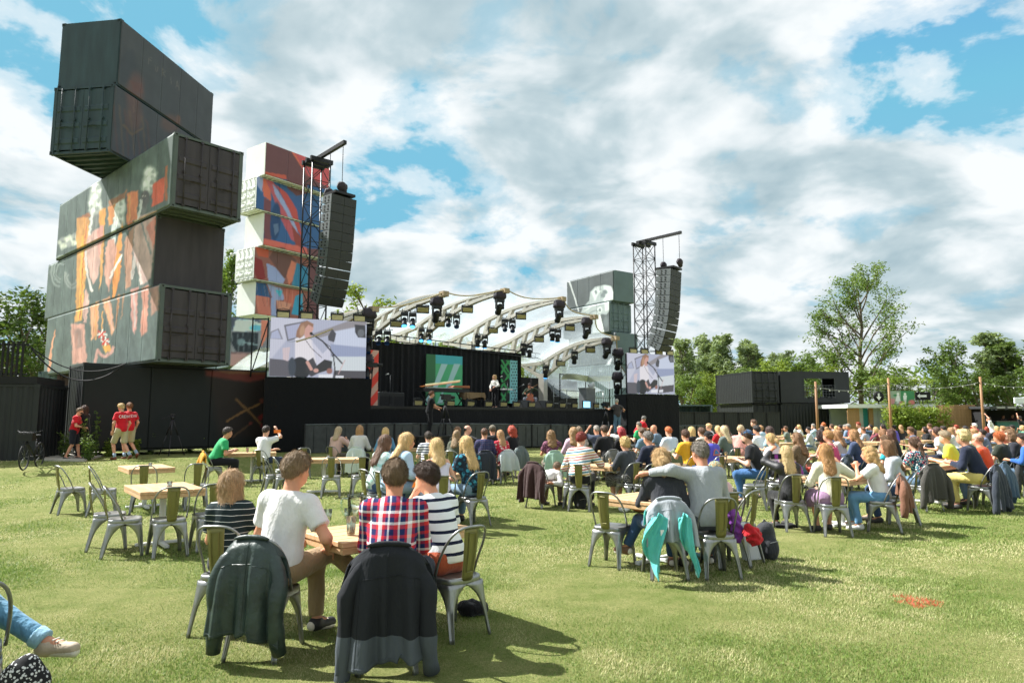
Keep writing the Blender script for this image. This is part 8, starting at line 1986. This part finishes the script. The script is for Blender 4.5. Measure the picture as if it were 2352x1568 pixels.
sit(3904, 1747, 13.5, 40, False, 'fringe', (150, 120, 100), (226, 84, 50), 'short', 'balding man with glasses in an orange tee', jk=((70, 90, 110), 'blue denim jacket', .66))
sit(3990, 1741, 15.4, 30, True, 'bun', GI, (48, 54, 46), 'short', 'ginger woman with a bun in dark green', jk=((52, 54, 56), 'black quilted jacket', .66))
sit(4034, 1732, 15.8, 62, True, 'wavy', (124, 94, 66), (40, 42, 50), 'long', 'wavy haired woman with glasses at the right edge', hlen=.24, face=True)
sit(4085, 1748, 15.0, 50, False, 'short', DK, (50, 96, 170), 'long', 'person in a blue jacket cut by the right edge')
# --- middle rows on the right
sit(3279, 1734, 16.4, 40, True, 'bob', (56, 38, 34), (206, 60, 54), 'none', 'dark haired woman in a red strap top', hlen=.08)
sit(3307, 1735, 15.8, 44, True, 'up', (196, 148, 96), (206, 80, 120), 'none', 'woman with bare shoulders and hair up', jk=((40, 50, 58), 'black and pink jacket', .45))
sit(3343, 1733, 16.8, 40, True, 'long', (164, 124, 84), (214, 208, 200), 'short', 'light brown haired woman in an off white top')
sit(3410, 1732, 16.4, 40, True, 'long', (164, 122, 80), (64, 76, 104), 'long', 'long haired woman in dusty blue', hlen=.28, jk=((40, 46, 56), 'navy coat', .55))
sit(3527, 1728, 18.6, 44, True, 'wavy', (126, 88, 56), (124, 114, 104), 'long', 'auburn wavy woman in a taupe cardigan', hlen=.2)
sit(3558, 1728, 18.2, 44, True, 'wavy', (78, 48, 34), BKC, 'long', 'chestnut haired woman in black', hlen=.18)
sit(3536, 1755, 14.6, 46, True, 'pony', (110, 82, 56), (52, 160, 176), 'short', 'woman in turquoise with tied back hair', hlen=.2)
sit(3741, 1719, 19.6, 62, True, 'long', (74, 52, 44), (222, 222, 222), 'short', 'dark haired woman in a white tee seen from the side', hlen=.26, jk=((52, 84, 90), 'teal grey coat', .5))
FAR = [(3193, 1704, 70, 1, 'long', BL, WH, 'blonde woman in sunglasses and white at a far table'), (3230, 1712, 66, 0, 'short', BK, (186, 190, 190), 'man in sunglasses and a light grey shirt'), (3251, 1701, 66, 0, 'short', GY, (176, 200, 220), 'grey haired man in pale blue by the wooden pole'), (3286, 1713, 60, 1, 'bob', DK, (70, 60, 70), 'dark bobbed woman in sunglasses'), (3293, 1698, 40, 0, 'short', GI, BKC, 'ginger man in black by the dark container'),
  (3325, 1704, 50, 1, 'up', BR, (214, 206, 200), 'brunette in cream at a far table'), (3342, 1708, 60, 1, 'bob', BL, (200, 190, 170), 'fair haired woman in beige at a far table'), (3358, 1703, 55, 0, 'short', DK, (100, 90, 84), 'dark haired man in brown at a far table'), (3378, 1704, 60, 0, 'short', GY, (120, 140, 170), 'grey haired man in denim blue'), (3392, 1707, 60, 0, 'short', GY, (120, 30, 50), 'grey haired man in maroon'),
  (3433, 1700, 70, 1, 'short', RH, (200, 190, 186), 'red haired person in sunglasses by the toilets'), (3473, 1705, 66, 0, 'short', DK, (70, 86, 110), 'man in slate blue tipping his head back to drink'), (3531, 1710, 60, 1, 'long', DK, (180, 40, 60), 'dark haired woman in crimson at a far table'), (3573, 1705, 50, 1, 'up', BK, (110, 96, 200), 'dark haired woman in violet by the hedge'), (3603, 1706, -20, 1, 'long', LB, (50, 50, 54), 'fair woman in charcoal facing the lawn'),
  (3696, 1715, 80, 1, 'wavy', DK, BKC, 'dark curly person in black at a far right table'), (3716, 1701, 40, 0, 'short', BR, (160, 130, 130), 'man in dusty rose by the bamboo'), (3821, 1702, 50, 1, 'up', RH, FLOR_W, 'woman in burgundy print with auburn hair up'), (3859, 1714, 50, 1, 'long', BK, (200, 204, 206), 'long black haired woman in pale grey'), (3897, 1702, 40, 1, 'short', (230, 224, 214), (196, 40, 50), 'white haired person in red'),
  (3890, 1720, 50, 0, 'short', LB, (206, 206, 200), 'fair man in white before the bar'), (3949, 1710, -60, 1, 'bob', RH, (60, 60, 74), 'auburn bobbed woman facing the camera side'), (3982, 1708, 60, 1, 'long', BL, (214, 190, 170), 'blonde in peach before the bar'), (4008, 1710, 50, 0, 'short', LB, (206, 120, 110), 'man in coral before the bar'), (4028, 1715, 60, 1, 'up', BR, (190, 150, 130), 'brunette in tan before the bar'),
  (4046, 1706, 50, 0, 'short', BK, (180, 140, 120), 'dark haired man in sand before the bar'), (4086, 1708, 60, 1, 'long', BL, (90, 140, 120), 'blonde in sage green at the right edge'), (3640, 1718, 60, 0, 'short', BR, (84, 96, 120), 'man in denim at the table before the planter'), (3660, 1722, -80, 1, 'bob', DK, (190, 90, 90), 'dark bobbed woman in rose at the table before the planter'), (3770, 1712, 60, 0, 'short', DK, (70, 110, 100), 'man in bottle green beside the wooden wall'),
  (3800, 1722, 50, 1, 'long', LB, (226, 226, 230), 'fair woman in bright white beside the wooden wall'), (3925, 1726, 50, 1, 'bun', DK, (110, 120, 150), 'woman with a dark bun in grey blue'), (3450, 1714, 50, 0, 'fade', BR, (150, 160, 170), 'cropped man in grey at a far middle table'), (3500, 1716, 60, 1, 'long', BL, (120, 60, 70), 'blonde in wine red at a far middle table'), (3310, 1712, -70, 1, 'bob', LB, (90, 110, 140), 'fair bobbed woman facing across a far table'), (3140, 1708, 60, 0, 'short', BR, (110, 120, 110), 'man in sage at the empty far table')]
for fu, fv, a, fm, hs, hc, tc_, lb in FAR:
 kw = {}
 if 'drink' in lb: kw = dict(hp=-28, aL='drink', aR='drink')
 elif rng.random() < .25: kw = dict(aR='drink')
 elif rng.random() < .3: kw = dict(aL='chin')
 sit(fu, fv, None, a, bool(fm), hs, hc, tc_, rng.choice(['short', 'short', 'long']), lb, lean=rng.uniform(6, 20), hy=rng.uniform(-25, 25), **kw)
for u, v, lb, rz, c, kw in ((2279, 957, 'server in a white shirt standing before the bar', 60, WH, {}), (2349, 955, 'person in black standing at the bar by the right edge', 30, BKC, {}), (2300, 952, 'bartender in dark clothes behind the counter', 180, (50, 40, 44), {}), (2322, 950, 'second bartender behind the counter', 170, (60, 36, 36), {})):
 Y = 34 if 'before' in lb else 40 if 'edge' in lb else 51.5; p = at(u, v, Y); person(lb, (p.x, Y, 0), R(rz), pose='stand', lod=3, size=max(.9, min(1.12, p.z / 1.755)), top=cloth(c), legs=cloth((34, 36, 42)), hair='short', hcol=DK, aL='table' if Y > 50 else 'chin', aR='down')
# ---------------------------------------------------------------- empty chairs and tables on the lawn
CH = [(-4.28, 8.70, 37, 'empty steel chair in front of the near left table'), (-3.95, 9.12, 37, 'empty steel chair at the near left table, beside the bobbed woman'), (-4.83, 8.72, -60, 'empty steel chair facing right, nearest of the pair at the left table'), (-5.28, 9.16, -60, 'empty steel chair facing right, behind its twin at the left table'), (-7.87, 12.4, -40, 'leftmost empty steel chair on the lawn'), (-7.16, 12.2, -62, 'empty steel chair turned right at the far left table'),
  (-6.62, 12.5, 24, 'empty steel chair before the far left table'), (-5.92, 13.0, 30, 'empty steel chair right of the far left table'), (-3.88, 14.9, 12, 'empty steel chair before the long middle table'), (-3.30, 15.1, 20, 'right empty steel chair before the long middle table'), (-5.22, 15.2, -60, 'empty steel chair left of the long middle table'), (-4.92, 15.0, -64, 'second empty steel chair left of the long middle table'), (-5.95, 19.6, 30, 'empty steel chair behind the white shirt man with the phone'), (-5.5, 16.8, 150, 'empty steel chair on the far side of the long middle table'),
  (1.18, 13.2, -10, 'empty steel chair near the dark brown cardigan'), (2.52, 13.0, 30, 'empty steel chair beside the curly blonde woman'), (4.55, 13.0, 58, 'empty steel chair behind the bearded man in black'), (5.15, 13.3, 50, 'second empty steel chair behind the bearded man')]
for x, y, a, lb in CH: chair((x, y), R(a), lb)
TB = [(-4.72, 9.42, 128, 'near left plank table with a jar on it'), (-7.0, 13.25, 128, 'far left plank table with a jar on it'), (-4.3, 15.85, 8, 'long middle plank table with a jar on it'), (-6.95, 18.5, 20, 'plank table of the green and white shirt men'), (-3.5, 20.8, 42, 'plank table of the three women by the barrier'), (-1.25, 11.7, 42, 'plank table of the four blonde girls'), (-1.2, 19.2, 42, 'plank table of the plaid shirt man'), (2.05, 13.9, 42, 'plank table of the woman in the striped jumper'),
  (2.2, 19.2, 42, 'plank table beside the curly haired woman'), (4.4, 19.6, 42, 'plank table before the ginger man'), (5.0, 16.3, 42, 'plank table right of the violet tee'), (7.2, 21.0, 42, 'plank table before the man in salmon pink'), (8.7, 22.6, 42, 'empty far plank table with drinks'), (5.25, 11.1, 42, 'plank table with a pink cocktail before the woman in cream'), (7.0, 17.0, 42, 'plank table before the wavy haired woman'), (9.2, 17.6, 42, 'plank table in the middle right rows'),
  (11.0, 19.0, 42, 'plank table before the dark haired woman in the white tee'), (8.35, 13.9, 42, 'plank table of the navy jumper and orange tee pair'), (12.0, 23.0, 42, 'plank table in the far right rows'), (15.0, 25.5, 42, 'plank table near the timber planter'), (17.5, 24.0, 42, 'plank table before the bar'), (11.5, 28.5, 42, 'plank table by the toilets'), (14.8, 18.6, 42, 'plank table at the right edge'), (9.6, 27.0, 42, 'plank table near the dark container')]
for i, (x, y, a, lb) in enumerate(TB):
 table((x, y), R(a), lb, 1.6 if 'long' in lb else 1.2, .78)
 g = float(ground_z(x, y)); r_ = random.Random(i)
 if i < 3: tumbler((x + .1, y - .05, g + .766), 'small glass jar on the ' + ' '.join(lb.split()[:4]), .075, .036, (206, 206, 198), 'table_jar', 'jar', .5)
 else:
  for j in range(1 if i < 8 else 2):
   tumbler((x + r_.uniform(-.28, .28), y + r_.uniform(-.18, .18), g + .767), '%s drink glass on the %s' % (('first', 'second')[j], ' '.join(lb.split()[:12])), .13, .036, r_.choice([(206, 160, 60), (210, 216, 206), (190, 90, 60), (216, 200, 120)]), full=.7, group='drinks on the tables')
p = at_z(1860, 1098, .767); root = empty('cocktail_glass', 'stemmed goblet of pink cocktail before the woman in cream', 'glass', p); MB().lathe([(0, 0), (.035, 0), (.035, .004), (.006, .008), (.005, .09), (.03, .10), (.055, .14), (.058, .19), (.05, .21)], 16).build('goblet', GLASS, root); MB().lathe([(0, .102), (.03, .105), (.053, .14), (.055, .17), (0, .17)], 14).build('drink', paint((232, 96, 84), .3), root)
for i, (u, v, c, lb) in enumerate(((942, 1090, (206, 210, 208), 'clear bottle on the girls\' table'), (954, 1092, (40, 130, 60), 'left green bottle on the girls\' table'), (972, 1090, (40, 130, 60), 'right green bottle on the girls\' table'), (1062, 1085, (206, 190, 130), 'pale bottle on the girls\' table by the teal print top'))):
 p = at_z(u, v, .767); root = empty('bottle', lb, 'bottle', p); MB().lathe([(0, 0), (.03, 0), (.032, .01), (.032, .13), (.014, .18), (.012, .23), (.015, .235), (.015, .245), (0, .245)], 14).build('bottle_body', glass_mat((.25, .75, .35, 1)) if c[1] == 130 else GLASS, root); MB().lathe([(0, .004), (.028, .004), (.028, .12), (0, .12)], 12).build('drink', paint(c, .3), root); MB().lathe([(.0145, .225), (.0165, .226), (.0165, .248), (0, .249)], 10).build('cap', paint((200, 190, 120), .4), root)
backpack(Vector((1.28, 13.0, 0)), R(20), 'black backpack on the grass under the brown cardigan', cloth((36, 38, 42), .8, .5), .85)
lump('white_bag', 'white plastic bag on the grass beside the tan satchel', 'bag', Vector((2.02, 12.6, .02)), [((0, 0, .14), (.09, .07, .16)), ((.02, 0, .04), (.11, .09, .06))], paint((216, 218, 220), .5, 0, .06), .015, .008, 16.)
lump('tan_satchel', 'tan leather satchel lying on the grass by the white bag', 'bag', Vector((2.32, 12.55, .02)), [((0, 0, .07), (.20, .11, .08)), ((.12, 0, .10), (.09, .09, .07))], paint((150, 92, 58), .5), .015, .005, 16.)
lump('dropped_scarf', 'black garment dropped on the grass behind the backpack', 'garment', on_ground(1800, 1212), [((0, 0, .03), (.16, .10, .04)), ((.12, .02, .03), (.12, .08, .035))], cloth((30, 30, 32)), .015, .008, 16.)
p = at(1795, 1060, 10.4); root = empty('mobile_phone', 'dark phone held by the woman in black leather', 'phone', p + Vector((-.02, .15, .07))); MB().box((0, 0, 0), (.16, .010, .08)).build('case', BLK, root); MB().box((0, -.007, 0), (.05, .004, .06)).build('sticker', paint((140, 40, 150), .5), root)
# ---------------------------------------------------------------- paint mark and living grass
rs_ = np.random.RandomState(21)
def grass_field(n, ymin, ymax, h, w, xlim, seed, hscale=0.):
 rs = np.random.RandomState(seed); y = ymin + (ymax - ymin) * rs.rand(n) ** 1.15; x = (rs.rand(n) * 2 - 1) * (xlim * y + .4)
 cl = vnoise(x * 1.2, y * 1.2, 3) * .6 + vnoise(x * 4.5, y * 4.5, 4) * .4
 hh = h * rs.uniform(.45, 1.2, n) * (.80 + .45 * cl) * (1 + hscale * (y - ymin)); ww = w * rs.uniform(.7, 1.3, n) * (1 + hscale * (y - ymin))
 a = rs.rand(n) * 6.283; ln = rs.uniform(.25, 1.15, n); dx, dy = np.cos(a), np.sin(a); z = ground_z(x, y) + .0
 P0 = np.stack([x - dy * ww, y + dx * ww, z - .004], 1); P1 = np.stack([x + dy * ww, y - dx * ww, z - .004], 1)
 T_ = np.stack([x + dx * hh * ln, y + dy * hh * ln, z + hh * (1.02 - .35 * ln)], 1)
 v = np.stack([P0, P1, T_], 1).reshape(-1, 3); q = None; t = np.arange(n * 3).reshape(-1, 3)
 dry = np.clip((vnoise(x * .8, y * .8, 9) * .5 + vnoise(x * 3.1, y * 3.1, 7) * .5 - .36) * 4.0, 0, 1) * .85 + .2 * rs.rand(n); r1 = rs.rand(n)
 g1, g2, st_ = np.array([82, 112, 42.]), np.array([132, 152, 72.]), np.array([198, 192, 144.])
 c = g1 + (g2 - g1) * r1[:, None]; c = c + (st_ - c) * np.clip(dry * (rs.rand(n) < .62), 0, 1)[:, None]
 red = (((x - 3.76) / .24) ** 2 + ((y - 6.56) / .24) ** 2 + 1.4 * (vnoise(x * 9, y * 9, 2) - .5)) < .65; c[red & (rs.rand(n) < .68)] = (204, 98, 74)
 c = c / 255; c = np.where(c <= .04045, c / 12.92, ((c + .055) / 1.055) ** 2.4); col = np.repeat(np.concatenate([c, np.ones((n, 1))], 1), 3, 0).astype(np.float32)
 return v, q, t, col
def blade_mat():
 m, t, b = new_mat('grass_blades'); a = N(t, 'ShaderNodeVertexColor', layer_name='paint'); t.links.new(a.outputs[0], b.inputs['Base Color']); b.inputs['Roughness'].default_value = .55; b.inputs['Specular IOR Level'].default_value = .3
 tl = N(t, 'ShaderNodeBsdfTranslucent'); t.links.new(a.outputs[0], tl.inputs[0]); mx_ = N(t, 'ShaderNodeMixShader'); mx_.inputs[0].default_value = .35; t.links.new(b.outputs[0], mx_.inputs[1]); t.links.new(tl.outputs[0], mx_.inputs[2]); t.links.new(mx_.outputs[0], t.nodes['Material Output'].inputs[0]); return m
BLADE = blade_mat()
parts = [grass_field(280000, 3.9, 8.0, .023, .0028, .80, 31), grass_field(220000, 7.0, 13.5, .028, .0050, .80, 32), grass_field(110000, 13., 22., .034, .0085, .78, 33)]
off = 0; VV, QQ, TT, CC = [], [], [], []
for v, q, t, c in parts: VV.append(v); TT.append(t + off); CC.append(c); off += len(v)
me = np_mesh('grass', np.concatenate(VV), None, BLADE, False, np.concatenate(TT)); me.color_attributes.new('paint', 'FLOAT_COLOR', 'POINT').data.foreach_set('color', np.concatenate(CC).ravel())
tag(link('grass', me), 'short sunlit lawn grass with straw coloured patches and a red mark', 'grass', kind='stuff')
